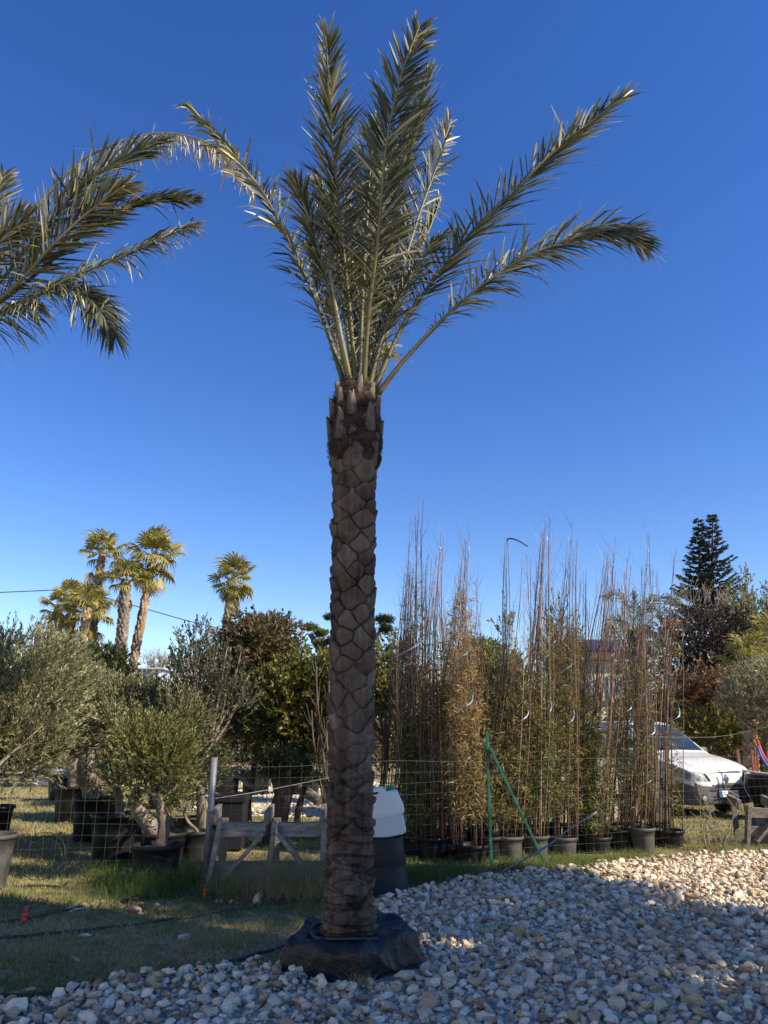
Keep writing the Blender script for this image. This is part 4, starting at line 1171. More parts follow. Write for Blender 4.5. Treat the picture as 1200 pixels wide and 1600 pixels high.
# ------------------------------------------------------------------ timber frames, jerrycan, fence
def plank_frame(name, label, base, ang, mats=('wood', 'wooddark'), L=1.15, H=0.68, D=0.5, cover=False, top=True):
    """nursery timber frame: posts, top beams, cross pieces running back and diagonal braces"""
    t = thing(name, label, 'timber frame', base, 'timber frames')
    R = Matrix.Rotation(ang, 3, 'Z')

    def w(x, y, z):
        return R @ Vector((x, y, z)) + Vector(base)
    h = L / 2
    for i, (x, lean) in enumerate(((-h, 0.05), (0.0, 0.03), (h, 0.0))):
        mb = MB(); bar(mb, w(x - lean, -0.01, -0.03), w(x + lean, 0, H - 0.04 + 0.02 * (i == 0)), 0.125, 0.05, roll=ang); mb.build('post', mats[0], t)
        mb = MB(); bar(mb, w(x - 0.06, 0.02, H - 0.01), w(x - 0.06, D, H + 0.03), 0.05, 0.13); mb.build('cross_piece', mats[1], t)
        mb = MB(); bar(mb, w(x, D, -0.03), w(x, D, H - 0.05), 0.08, 0.035, roll=ang); mb.build('post', mats[1], t)
    for x0, x1 in ((-h + 0.06, -0.06), (0.06, h - 0.06)):
        mb = MB(); bar(mb, w(x0, 0.09, H - 0.12), w(x1, 0.09, H - 0.12), 0.15, 0.13); mb.build('top_beam', mats[0], t)
    mb = MB(); bar(mb, w(-h, 0.055, 0.2), w(h, 0.055, 0.2), 0.13, 0.03, roll=math.pi / 2); mb.build('rail', mats[1], t)
    for x0, x1 in ((-0.07, -h * 0.85), (0.07, h * 0.85)):
        mb = MB(); bar(mb, w(x0, -0.045, H - 0.14), w(x1, -0.05, 0.08), 0.11, 0.04, roll=ang); mb.build('brace', mats[0], t)
    if cover:
        mb = MB()
        X = np.linspace(-h * 0.9, h * 1.3, 40)
        Zc = np.linspace(0.02, H - 0.15, 26)
        gx, gzz = np.meshgrid(X, Zc)
        yy = 0.16 + 0.05 * np.sin(gx * 11) * np.sin(gzz * 7 + 1) + 0.03 * np.sin(gx * 27 + gzz * 9)
        V = np.array([w(a, b_, c_)[:] for a, b_, c_ in zip(gx.ravel(), yy.ravel(), gzz.ravel())])
        nx = len(X)
        i = np.arange(len(Zc) - 1)[:, None] * nx
        j = np.arange(nx - 1)[None, :]
        mb.add(V, np.stack([i + j, i + j + 1, i + nx + j + 1, i + nx + j], -1).reshape(-1, 4), 0, 0.5, True)
        mb.build('film_cover', 'greyfilm', t)
    return t


p = gp(420, 1391)
plank_frame('timber_frame', 'grey weathered timber frame standing in dry weeds left of the big palm trunk', (p.x, p.y, 0), 0.02)
p = gp(1228, 1324)
plank_frame('timber_frame', 'timber frame with grey film at the right edge in front of the van', (p.x, p.y, 0), -0.12, mats=('wooddark', 'wooddark'), L=0.95, H=0.56, cover=True)
p = gp(1020, 1300)
plank_frame('timber_frame', 'timber frame half hidden behind the rightmost bamboos beside the van wheel', (p.x, p.y + 2.2, 0), 0.25, L=1.0)
p = gp(745, 1318)
plank_frame('timber_frame', 'timber frame glimpsed between the bamboos behind the green brace', (p.x, p.y + 1.4, 0), -0.2, L=1.2, H=0.9)

# upturned pot carrying the jerrycan
bx, by = gp(598, 1400).x, 8.12
mb = MB()
lathe(mb, [(0.262, 0.0), (0.272, 0.012), (0.262, 0.03), (0.252, 0.034), (0.232, 0.25), (0.229, 0.262), (0.232, 0.272), (0.206, 0.5), (0.198, 0.52), (0.18, 0.53), (0.0, 0.53)], (bx, by, 0.0), 48)
props(mb.build('plant_pot', 'pot', origin=(bx, by, 0)), 'large upturned black pot carrying the jerrycan behind the palm trunk', 'pot')
t = thing('jerrycan', 'white jerrycan with green cap tilted on the upturned black pot', 'jerrycan', (bx + 0.055, by - 0.02, 0.525))
RJ = Matrix.Rotation(-math.radians(11), 3, 'Y')


def jcan(prof, y0, y1, name, mat, inset=0.0):
    """flat-sided can: an outline in x and z, rounded towards its front and back"""
    mb = MB()
    n = len(prof)
    P = np.array(prof)
    cen = P.mean(0)
    Ys = np.array([0.0, 0.02, 0.08, 0.5, 0.92, 0.98, 1.0])
    Sc = np.array([0.80, 0.94, 1.0, 1.0, 1.0, 0.94, 0.80])
    V = []
    for y, s in zip(Ys, Sc):
        for q in P:
            xz = cen + (q - cen) * s
            v = RJ @ Vector((xz[0], y0 + (y1 - y0) * y, xz[1])) + Vector(t.location)
            V.append(v[:])
    F = []
    for k in range(len(Ys) - 1):
        for i in range(n):
            F.append((k * n + i, k * n + (i + 1) % n, (k + 1) * n + (i + 1) % n, (k + 1) * n + i))
    F.append(tuple(range(n - 1, -1, -1)))
    F.append(tuple((len(Ys) - 1) * n + i for i in range(n)))
    mb.add(V, F, 0, 0.5, False)
    return mb.build(name, mat, t)


out = [(-0.165, 0.185), (0.186, 0.185), (0.182, 0.37), (0.172, 0.408), (0.14, 0.422), (0.07, 0.425), (0.055, 0.445), (0.03, 0.468), (-0.02, 0.472), (-0.13, 0.455), (-0.155, 0.43), (-0.165, 0.36)]
jcan([tuple(v) for v in curve([(a, b_, 0) for a, b_ in out + out[:1]], 61)[:-1, :2]], -0.13, 0.13, 'body', 'jerry')
low_ = [(-0.166, 0.184), (-0.168, 0.05), (-0.16, 0.012), (-0.13, 0.0), (0.15, 0.0), (0.182, 0.014), (0.19, 0.05), (0.186, 0.184)]
jcan(low_, -0.131, 0.131, 'filled_lower_part', 'liquid')
mb = MB()
c = RJ @ Vector((0.1, 0, 0.418)) + Vector(t.location)
lathe(mb, [(0.0, 0.0), (0.036, 0.0), (0.036, 0.012), (0.031, 0.014), (0.034, 0.045), (0.03, 0.052), (0, 0.053)], (c.x, c.y, c.z), 18)
mb.build('cap', 'greencap', t)
mb = MB()
c = RJ @ Vector((0.196, 0, 0.12)) + Vector(t.location)
box(mb, c, (0.03, 0.05, 0.07), RJ.to_4x4(), 0, 0.5, 0.006)
mb.build('tap', 'greencap', t)
mb = MB()
c = RJ @ Vector((-0.075, -0.115, 0.43)) + Vector(t.location)
box(mb, c, (0.11, 0.06, 0.02), RJ.to_4x4(), 0, 0.5, 0.008)
mb.build('handle_opening', 'black', t)

# wire mesh fence: metal post, green post with its brace, the mesh
fx = [gp(-260, 1392), gp(-40, 1393), gp(322, 1387), Vector((-0.6, 8.75, 0)), Vector((0.4, 9.15, 0)), gp(766, 1352), gp(1000, 1330), gp(1200, 1312), gp(1420, 1300)]
fence = thing('wire_mesh_fence', 'green wire mesh fence running behind the palm across the nursery', 'fence', (fx[2].x, fx[2].y, 0))
mb = MB()
FC = curve([(q.x, q.y, 0) for q in fx], 400)
seg = np.concatenate([[0], np.cumsum(np.linalg.norm(np.diff(FC, axis=0), axis=1))])
wr = random.Random(5)
for k in range(11):
    z = 0.03 + 0.118 * k
    n = int(seg[-1] / 0.35)
    s = np.linspace(0, seg[-1], n)
    P = np.stack([np.interp(s, seg, FC[:, 0]), np.interp(s, seg, FC[:, 1]), z + 0.012 * np.sin(s * 1.7 + k) - 0.03 * np.abs(np.sin(s * 1.1)) * (k > 8)], -1)
    tube(mb, P, 0.0009 if k < 10 else 0.0016, 4, 0, 0.5, cap=False)
for s in np.arange(0.05, seg[-1], 0.125):
    x, y = np.interp(s, seg, FC[:, 0]), np.interp(s, seg, FC[:, 1])
    P = [(x + wr.uniform(-0.008, 0.008), y, 0.02 + 1.19 * q / 4) for q in range(5)]
    tube(mb, P, 0.0008, 4, 0, 0.5, cap=False)
mb.build('wire_mesh', 'wire', fence)
pb = fx[2]
mb = MB()
tube(mb, [(pb.x, pb.y - 0.05, -0.05), (pb.x + 0.012, pb.y - 0.05, 1.27)], 0.036, 14)
mb.build('metal_post', 'galv', fence)
gb = gp(767, 1350)
mb = MB()
tp = pt(760, 1143, gb.y)
bar(mb, (gb.x, gb.y - 0.03, -0.05), (tp.x, gb.y - 0.03, tp.z), 0.036, 0.036)
mb.build('green_post', 'greenpaint', fence)
mb = MB()
bb = gp(852, 1352)
a = pt(764, 1168, gb.y)
bar(mb, (a.x, gb.y - 0.075, a.z), (bb.x, bb.y, 0.02), 0.03, 0.03)
mb.build('brace', 'greenpaint', fence)
# tension wire on the metal post
a, b_ = pt(300, 1252, 8.6), pt(520, 1214, 9.2)
pipe('tension_wire', [a, pt(327, 1249, 8.52), pt(420, 1234, 8.9), b_], 0.0045, 'galv', 'pale tension wire tied to the metal post above the timber frame', 'wire', 30, 5)
pipe('tension_wire', [pt(985, 1150, 11), pt(1060, 1152, 11.2), pt(1130, 1150, 11.3), pt(1210, 1133, 11.3)], 0.005, 'wire', 'slack green wire passing in front of the van windscreen', 'wire', 30, 5)
q0 = gp(775, 1372)
pipe('garden_cane', [(q0.x, q0.y, 0.03), pt(850, 1325, q0.y + 0.12), pt(890, 1295, q0.y + 0.2), pt(932, 1269, q0.y + 0.25)], 0.011, 'galv', 'long grey bent tube leaning across the bamboo pots', 'tube', 20, 6)

# power line and its pole
pp = pt(121, 912, 33)
t = thing('utility_pole', 'dark utility pole rising behind the leftmost fan palms', 'pole', (pp.x, pp.y, 0))
mb = MB(); tube(mb, [(pp.x, pp.y, 0), (pp.x, pp.y, pp.z)], [0.14, 0.1], 10); mb.build('shaft', 'twig', t)
mb = MB(); lathe(mb, [(0, 0), (0.07, 0.0), (0.05, 0.06), (0.08, 0.1), (0, 0.16)], (pp.x, pp.y, pp.z), 10); mb.build('insulator', 'concrete', t)
pole_top = Vector((pp.x, pp.y, pp.z - 0.25))
pipe('power_line', [pt(-200, 931, 20), pt(-60, 928, 24), pt(40, 924, 29), pole_top], 0.02, 'cable', 'black cable leading from the left edge to the utility pole', 'cable', 40, 5)
pipe('power_line', [pole_top, pt(240, 955, 33), pt(330, 979, 33), pt(470, 1006, 34), pt(640, 1035, 36)], 0.02, 'cable', 'black cable dropping right from the utility pole behind the trees', 'cable', 40, 5)


# ------------------------------------------------------------------ potted bamboos
def pot(mb, c, r, h, mat=0, lip=0.012, soil=1, n=26):
    lathe(mb, [(r * 0.80, 0.0), (r * 0.83, 0.01), (r * 0.9, h * 0.55), (r * 0.905, h * 0.56), (r * 0.9, h * 0.585), (r * 0.965, h - 0.045), (r + lip * 0.4, h - 0.042), (r + lip, h - 0.028), (r + lip, h - 0.004), (r + lip * 0.4, h), (r - 0.006, h), (r - 0.012, h - 0.03), (r * 0.88, h - 0.045)], c, n, mat)


def bamboo(spec, k):
    (bx_, by_), top, n, nleaf, leafm, canem, spread, kw, label = spec
    spread *= 1.05 if spread > 0.06 else 1.0
    r = np.random.RandomState(500 + k)
    b = gp(bx_, by_)
    Y = b.y
    T = np.array(pt(top[0], top[1], Y + kw.get('ty', 0.1))[:])
    t = thing('potted_bamboo', label, 'bamboo', (b.x, b.y, 0), 'tied bamboos in pots along the gravel')
    pr, ph = kw.get('pot', (0.185, 0.26))
    mb = MB(); pot(mb, (b.x, b.y, 0.0), pr, ph); mb.build('pot', kw.get('pm', 'pot'), t)
    mb = MB(); lathe(mb, [(pr * 0.9, ph - 0.05), (pr * 0.5, ph - 0.03), (0.0, ph - 0.025)], (b.x, b.y, 0), 16); mb.build('soil', 'soil', t)
    B0 = np.array([b.x, b.y, ph - 0.05])
    H = T[2] - B0[2]
    canes = MB()
    tips = MB()
    leaves = MB()
    AX = lambda s: B0 + (T - B0) * s + np.array([0.05 * math.sin(3 * s + k), 0.04 * math.sin(2.3 * s + k * 2), 0])
    tw = kw.get('twist', 0.0)
    n = int(n * 1.4) if spread > 0.06 else n
    for i in range(n):
        a = r.uniform(0, 6.28)
        rad0 = pr * 0.75 * math.sqrt(r.uniform(0.05, 1))
        hh = (r.uniform(0.62, 0.93) if i > 2 else r.uniform(0.93, 1.0)) if i else 1.0
        P, R = [], []
        tie = r.uniform(0.35, 1.0)
        m = 14
        ph1, ph2 = r.uniform(0, 6.28, 2)
        lean = np.array([r.normal() * 0.05, r.normal() * 0.05, 0]) * (1 + 2.2 * (r.uniform() < 0.15)) * (spread > 0.06) * (i > 0)
        for q in range(m):
            s = q / (m - 1) * hh
            sp = rad0 * (1 - s) * 0.9 + spread * tie * (0.35 + 0.75 * math.sin(min(1, s * 1.15) * math.pi)) * (1 - 0.6 * s ** 2) + 0.012
            aa = a + tw * s * 6
            c = AX(s) + lean * s ** 1.3
            P.append(c + np.array([math.cos(aa) * sp, math.sin(aa) * sp * 0.8, 0]) + np.array([math.sin(ph1 + s * 7), math.cos(ph2 + s * 6), 0]) * 0.012)
            R.append(0.0095 * (1 - 0.66 * s / hh) * (0.75 + 0.5 * ((i * 37) % 10) / 10))
        tint = np.clip(np.linspace(0.42, 0.5, m) + r.normal() * 0.24, 0, 1)
        tube(canes, P, R, 5, 0, tint, smooth=True)
        P = np.array(P)
        # fine side branches, mostly on the upper half
        nb = kw.get('twigs', 18)
        for _ in range(nb):
            s = r.uniform(0.3, 0.99) ** 0.8
            f = s * (m - 1)
            j = min(int(f), m - 2)
            c = P[j] + (P[j + 1] - P[j]) * (f - j)
            L = r.uniform(0.15, 0.75) * (1.15 - 0.4 * s) * kw.get('tl', 1.0)
            aa = r.uniform(0, 6.28)
            up = r.uniform(1.4, 4.5)
            d = nrm(np.array([math.cos(aa), math.sin(aa), up]))
            e = c + d * L
            mid = c + d * L * 0.5 + np.array([d[0], d[1], -0.3]) * 0.12 * L
            S = nrm(np.cross(d, r.normal(size=3)))
            w = 0.0016
            tips.add([c - S * w, c + S * w, mid + S * w * 0.7, mid - S * w * 0.7, e], [(0, 1, 2, 3), (3, 2, 4)], 0, r.uniform(0.2, 0.9))
    canes.build('canes', canem, t)
    tips.build('side_twigs', canem, t)
    # leaves
    lo, hi = kw.get('leafz', (0.06, 0.68))
    m = int(nleaf * 1.6)
    s = lo + (hi - lo) * r.beta(kw.get('ba', 1.2), kw.get('bb', 2.1), m)
    C = np.array([AX(q) for q in s])
    wid = 1.25 * kw.get('lw', 0.17) * (1 - 0.45 * s) + 0.03
    a = r.uniform(0, 6.28, m)
    rr = np.sqrt(r.uniform(0, 1, m)) * wid
    O = C + np.stack([np.cos(a) * rr, np.sin(a) * rr * 0.9, r.normal(size=m) * 0.05], -1)
    cl = Wav(600 + k, 6.0)(O)
    O = O[cl > -0.55 + 0.25 * r.normal(size=m)]
    m = len(O)
    kk = 5
    U = nrm(np.stack([r.normal(size=m), r.normal(size=m), 0.5 + 0.7 * r.normal(size=m)], -1))
    O = np.repeat(O, kk, 0) + r.normal(size=(m * kk, 3)) * 0.02
    D = nrm(np.repeat(U, kk, 0) + r.normal(size=(m * kk, 3)) * 0.65 + np.array([0, 0, -0.15]))
    S = nrm(np.cross(D, r.normal(size=(m * kk, 3))))
    tt = np.clip(np.repeat(r.uniform(0.15, 0.8, m), kk) + r.normal(size=m * kk) * 0.15 + kw.get('tint', 0), 0, 1)
    L = r.uniform(0.045, 0.11, m * kk)
    leaf_quads(leaves, O, D, S, L, L * 0.16, 0, tt, bend=0.15)
    leaves.build('leaves', leafm, t)
    # spiral of plastic tape holding the bundle
    if kw.get('tape', True):
        tp_ = MB()
        pitch = r.uniform(0.6, 0.85)
        s0, s1 = kw.get('tapez', (0.12, 0.95))
        nn = 400
        s = np.linspace(s0, s1, nn)
        ang = s * H / pitch * 2 * math.pi + r.uniform(0, 6.28)
        C = np.array([AX(q) for q in s])
        rad = np.array([(spread * (0.35 + 0.75 * math.sin(min(1, q * 1.15) * math.pi)) * (1 - 0.72 * q ** 2) + 0.02 + pr * 0.35 * (1 - q) ** 3) for q in s]) * 1.02 + 0.015
        rad = rad * (1 + 0.12 * np.sin(ang * 0.37))
        Q = C + np.stack([np.cos(ang) * rad * 0.6, np.sin(ang) * rad * 1.05, 0.03 * np.sin(ang * 2)], -1)
        up = np.array([0, 0, 1.0]) * 0.0052
        tws = np.stack([np.sin(ang * 1.3), np.cos(ang * 1.7), 0 * ang], -1) * 0.004
        V = np.stack([Q - up - tws, Q + up + tws], 1).reshape(-1, 3)
        i = np.arange(nn - 1)[:, None] * 2
        F = (i + np.array([[0, 2, 3, 1]])).reshape(-1, 4)
        keep = np.sin(np.arange(nn - 1) * 0.09 + k) > -0.6
        tp_.add(V, F[keep], 0, 0.5)
        # a loose end fluttering near the top
        e = AX(s1 * 0.97)
        q = curve([e, e + np.array([0.02, -0.03, 0.02]), e + np.array([0.05, -0.03, -0.02]), e + np.array([0.06, -0.02, -0.1])], 8)
        V = np.stack([q - up * 0.8, q + up * 0.8], 1).reshape(-1, 3)
        i = np.arange(7)[:, None] * 2
        tp_.add(V, (i + np.array([[0, 2, 3, 1]])).reshape(-1, 4), 0, 0.5)
        tp_.build('tape', kw.get('tm', 'tape'), t)
    if kw.get('flag'):
        fl = MB()
        e = AX(0.985)
        q = curve([e, e + np.array([0.04, -0.03, 0.03]), e + np.array([0.16, -0.03, 0.0]), e + np.array([0.30, -0.03, -0.09])], 14)
        V = np.stack([q - np.array([0, 0, 0.013]), q + np.array([0, 0.004, 0.013])], 1).reshape(-1, 3)
        i = np.arange(13)[:, None] * 2
        fl.add(V, (i + np.array([[0, 2, 3, 1]])).reshape(-1, 4), 0, 0.5)
        fl.build('black_tape_end', 'blacktape', t)
    return t


BAM = [
    ((604, 1330), (640, 850), 14, 120, 'bamboo', 'canedark', 0.13, dict(leafz=(0.35, 0.8), ty=0.0, tapez=(0.2, 0.8)), 'dark caned bamboo bundle directly right of the palm trunk behind the jerrycan'),
    ((625, 1324), (657, 772), 13, 190, 'bamboo', 'canedark', 0.12, dict(leafz=(0.3, 0.75), ty=0.3), 'tallest bamboo bundle leaning right with a loose tape at its tip'),
    ((650, 1338), (640, 905), 12, 1000, 'bamboogreen', 'cane', 0.14, dict(leafz=(0.02, 0.5)), 'leafy dark green low bamboo just right of the jerrycan'),
    ((676, 1342), (690, 826), 15, 430, 'bamboo', 'cane', 0.13, {}, 'tall reddish brown bamboo with bare tips third from the jerrycan'),
    ((700, 1338), (728, 832), 12, 900, 'bamboogold', 'cane', 0.12, dict(leafz=(0.1, 0.82), lw=0.2), 'bamboo with dense dry golden leaves left of the green fence post'),
    ((737, 1346), (712, 880), 11, 820, 'bamboogold', 'cane', 0.14, dict(leafz=(0.1, 0.75), lw=0.2, pot=(0.21, 0.2)), 'shorter golden leaved bamboo in a wide low pot against the green post'),
    ((766, 1340), (790, 838), 8, 330, 'bamboo', 'canedark', 0.05, dict(twist=0.5, leafz=(0.05, 0.5), tape=False, flag=True, twigs=9, lw=0.2), 'slender twisted dark bamboo with a black tape end waving at its tip'),
    ((796, 1340), (823, 868), 12, 420, 'bamboo', 'cane', 0.13, dict(pm='greypot'), 'bamboo in a grey pot behind the sloping green brace'),
    ((838, 1337), (858, 792), 13, 460, 'bamboogreen', 'cane', 0.13, dict(pm='greypot', pot=(0.17, 0.25)), 'very tall green leaved bamboo in a grey pot right of the brace'),
    ((880, 1332), (897, 812), 14, 440, 'bamboo', 'cane', 0.13, dict(pot=(0.2, 0.2), pm='greypot'), 'tall bamboo in a wide low grey pot between the brace and the van'),
    ((912, 1326), (946, 862), 13, 300, 'bamboo', 'cane', 0.12, dict(leafz=(0.06, 0.5)), 'bamboo leaning right with brown canes standing in front of the cream house'),
    ((934, 1330), (957, 842), 12, 420, 'bamboogreen', 'cane', 0.13, dict(leafz=(0.03, 0.42), pot=(0.19, 0.19)), 'leafy green bamboo in a low black pot left of the white van roof'),
    ((972, 1327), (972, 905), 8, 300, 'bamboogreen', 'cane', 0.12, dict(leafz=(0.05, 0.85), lw=0.13), 'short bushy bamboo with olive leaves in front of the van side window'),
    ((1006, 1330), (1013, 828), 9, 130, 'bamboo', 'cane', 0.10, dict(lw=0.13, pm='greypot', pot=(0.17, 0.3)), 'tall brown bamboo in a tall grey pot in front of the van windscreen'),
    ((1030, 1316), (1024, 890), 5, 40, 'bamboogreen', 'canedark', 0.08, dict(lw=0.1), 'dark caned bamboo just behind the tall grey pot'),
    ((1046, 1322), (1064, 858), 8, 110, 'bamboo', 'cane', 0.085, dict(pot=(0.22, 0.22), lw=0.1, leafz=(0.04, 0.85)), 'rightmost bamboo with reddish canes in a wide black pot'),
    # canes with hardly a leaf between the others
    ((660, 1326), (668, 868), 13, 60, 'bamboo', 'canedark', 0.12, dict(leafz=(0.02, 0.3)), 'nearly leafless dark bamboo between the tallest and the reddish brown bundle'),
    ((752, 1322), (742, 905), 11, 160, 'bamboo', 'cane', 0.13, dict(leafz=(0.02, 0.4)), 'sparse brown bamboo behind the green fence post'),
    ((820, 1322), (842, 880), 12, 140, 'bamboo', 'canedark', 0.13, dict(leafz=(0.02, 0.5)), 'sparse dark bamboo behind the lower end of the green brace'),
    ((900, 1318), (915, 890), 12, 140, 'bamboo', 'canedark', 0.13, dict(leafz=(0.02, 0.5)), 'sparse dark bamboo behind the wide low grey pot'),
    ((958, 1318), (985, 872), 8, 80, 'bamboo', 'cane', 0.13, dict(leafz=(0.02, 0.5)), 'sparse brown bamboo behind the low black pots near the van'),
    # second row
    ((715, 1322), (690, 900), 12, 600, 'bamboo', 'cane', 0.15, dict(lw=0.22), 'leafy bamboo of the back row between the jerrycan and the green post'),
    ((800, 1318), (800, 960), 10, 650, 'bamboogreen', 'cane', 0.15, dict(lw=0.22, leafz=(0.05, 0.9)), 'low dense bamboo of the back row behind the green brace'),
    ((860, 1316), (870, 930), 12, 620, 'bamboo', 'cane', 0.15, dict(lw=0.2, leafz=(0.05, 0.9)), 'leafy bamboo of the back row in front of the pale posts'),
    ((985, 1314), (1000, 935), 7, 160, 'bamboo', 'cane', 0.12, dict(lw=0.14, leafz=(0.5, 0.95)), 'leafy bamboo of the back row beside the van door'),
]
for k, sp in enumerate(BAM):
    bamboo(sp, k)
pipe('plastic_tie', [pt(607, 1032, 10.4), pt(640, 1015, 10.2), pt(676, 991, 10.4)], 0.006, 'tape', 'white tie stretched between two bamboo bundles beside the palm trunk', 'tie', 16, 4)


# ------------------------------------------------------------------ potted olives at the left
def potted_tree(name, label, cat, base, pr, ph, fork, blobs, r0, leafm, group=None, n=1500, k=16, seed=1, fol=None, pm='pot', barkm='bark', limbn=8):
    t = thing(name, label, cat, base, group)
    b = Vector(base)
    if pr:
        mb = MB(); pot(mb, (b.x, b.y, 0), pr, ph, n=36); mb.build('pot', pm, t)
        mb = MB(); lathe(mb, [(pr * 0.89, ph - 0.05), (pr * 0.5, ph - 0.025), (0, ph - 0.02)], (b.x, b.y, 0), 18); mb.build('soil', 'soil', t)
    mb = MB(); limbs(mb, (b.x, b.y, max(0, ph - 0.1)), fork, blobs, r0, limbn, seed); mb.build('trunk', barkm, t)
    mb = MB(); foliage(mb, blobs, n, k, seed=seed, **(fol or {})); mb.build('crown', [leafm, 'twig'], t)
    return t


def bl(px, py, Y, rx, ry, rz):
    c = pt(px, py, Y)
    return ((c.x, c.y, c.z), (rx, ry, rz))


OL = dict(sl=0.26, ll=0.055, lw=0.0135, up=0.75, out=0.75, jit=0.4, ang=0.7, fill=0.4, twig=0.0025, gap=-0.5)
G = 'potted olives along the grass strip'
p = gp(-46, 1396)
potted_tree('potted_olive', 'large grey green olive in a dusty grey pot cut by the left edge', 'olive tree', (p.x, p.y + 0.2, 0), 0.27, 0.52, pt(-38, 1225, p.y + 0.2),
            [bl(20, 1090, 9.0, 0.75, 0.8, 0.75), bl(55, 1070, 9.4, 0.6, 0.6, 0.58), bl(-60, 1100, 9, 0.8, 0.8, 0.8), bl(28, 1030, 9.3, 0.45, 0.5, 0.42), bl(30, 1170, 9.0, 0.5, 0.5, 0.42)], 0.075, 'olive', G, n=3400, k=22, seed=3, fol=OL, pm='greypot')
p = gp(-22, 1325)
potted_tree('potted_olive', 'olive in a black pot behind the one cut by the left edge', 'olive tree', (p.x, p.y, 0), 0.3, 0.55, pt(-5, 1190, p.y),
            [bl(70, 1080, 11.5, 0.75, 0.8, 0.7), bl(20, 1090, 11.8, 0.8, 0.8, 0.8), bl(110, 1110, 11.6, 0.5, 0.6, 0.5)], 0.09, 'olive', G, n=2600, k=20, seed=4, fol=OL)
p = gp(229, 1391)
potted_tree('potted_olive', 'foremost small olive with a leaning pale trunk in a round black pot', 'olive tree', (p.x, p.y + 0.26, 0), 0.265, 0.4, pt(245, 1243, p.y + 0.26),
            [bl(232, 1195, 8.7, 0.45, 0.45, 0.36), bl(203, 1208, 8.7, 0.3, 0.36, 0.28), bl(260, 1188, 8.8, 0.3, 0.36, 0.32), bl(230, 1160, 8.8, 0.38, 0.4, 0.25), bl(232, 1236, 8.75, 0.38, 0.36, 0.22)], 0.072, 'olivegreen', G, n=1500, k=20, seed=5, fol=dict(OL, sl=0.2, ll=0.042, lw=0.0125))
p = gp(214, 1380)
potted_tree('potted_olive', 'second olive of the row with an upright trunk right behind the foremost', 'olive tree', (p.x, p.y + 0.75, 0), 0.30, 0.42, pt(210, 1240, p.y + 0.75),
            [bl(240, 1130, 10, 0.55, 0.45, 0.32), bl(275, 1135, 10, 0.4, 0.4, 0.34), bl(200, 1140, 10.1, 0.36, 0.4, 0.28)], 0.1, 'olive', G, n=1300, k=18, seed=6, fol=OL)
p = gp(178, 1348)
potted_tree('potted_olive', 'multi stemmed olive in a wide black pot with a doubled rim', 'olive tree', (p.x, p.y + 0.1, 0), 0.36, 0.56, pt(185, 1235, p.y + 0.1),
            [bl(180, 1120, 10.9, 0.5, 0.4, 0.4), bl(215, 1112, 11, 0.45, 0.4, 0.36), bl(250, 1112, 11, 0.45, 0.4, 0.34)], 0.06, 'olive', G, n=1300, k=18, seed=7, fol=OL)
p = gp(147, 1312)
potted_tree('potted_olive', 'pale grey olive with a thick dark trunk in the middle of the row', 'olive tree', (p.x, p.y, 0), 0.36, 0.6, pt(136, 1180, p.y),
            [bl(112, 1105, 12.4, 0.66, 0.7, 0.5), bl(150, 1120, 12.4, 0.55, 0.6, 0.48), bl(85, 1130, 12.4, 0.42, 0.5, 0.4)], 0.16, 'olivegrey', G, n=1500, k=18, seed=8, fol=OL)
p = gp(114, 1284)
potted_tree('potted_olive', 'olive in a black pot near the far end of the row', 'olive tree', (p.x, p.y, 0), 0.38, 0.62, pt(122, 1170, p.y),
            [bl(125, 1092, 14.5, 0.7, 0.8, 0.5), bl(165, 1105, 14.5, 0.6, 0.6, 0.5)], 0.15, 'olive', G, n=1100, k=18, seed=9, fol=OL)
p = gp(105, 1252)
potted_tree('potted_olive', 'farthest olive of the row with grassy weeds in its square topped pot', 'olive tree', (p.x, p.y, 0), 0.5, 0.6, pt(118, 1160, p.y),
            [bl(90, 1105, 18, 0.9, 0.9, 0.7), bl(125, 1090, 18, 0.8, 0.9, 0.6)], 0.17, 'olivegrey', G, n=1000, k=16, seed=10, fol=dict(OL, ll=0.07, lw=0.018, sl=0.32))
# dark pots with thin stemmed shrubs in the shade right of the olives
for (px, py, yy, lab, sd) in ((285, 1366, 0.5, 'shaded black pot with a thin stemmed shrub between the olives and the metal post', 11), (308, 1352, 0.9, 'shaded black pot with bushy stems close behind the metal post', 12), (262, 1340, 0.9, 'shaded black pot with a slim staked tree behind the foremost olive', 13)):
    p = gp(px, py)
    y = p.y + yy
    potted_tree('potted_shrub', lab, 'shrub', (p.x, y, 0), 0.2, 0.4, pt(px + 2, 1270, y), [bl(px + 4, 1200, y, 0.3, 0.3, 0.36), bl(px - 6, 1170, y + 0.1, 0.25, 0.3, 0.25)], 0.022, 'darkgreen', 'shaded potted shrubs', n=520, k=14, seed=sd, fol=dict(OL, ll=0.05, lw=0.018))

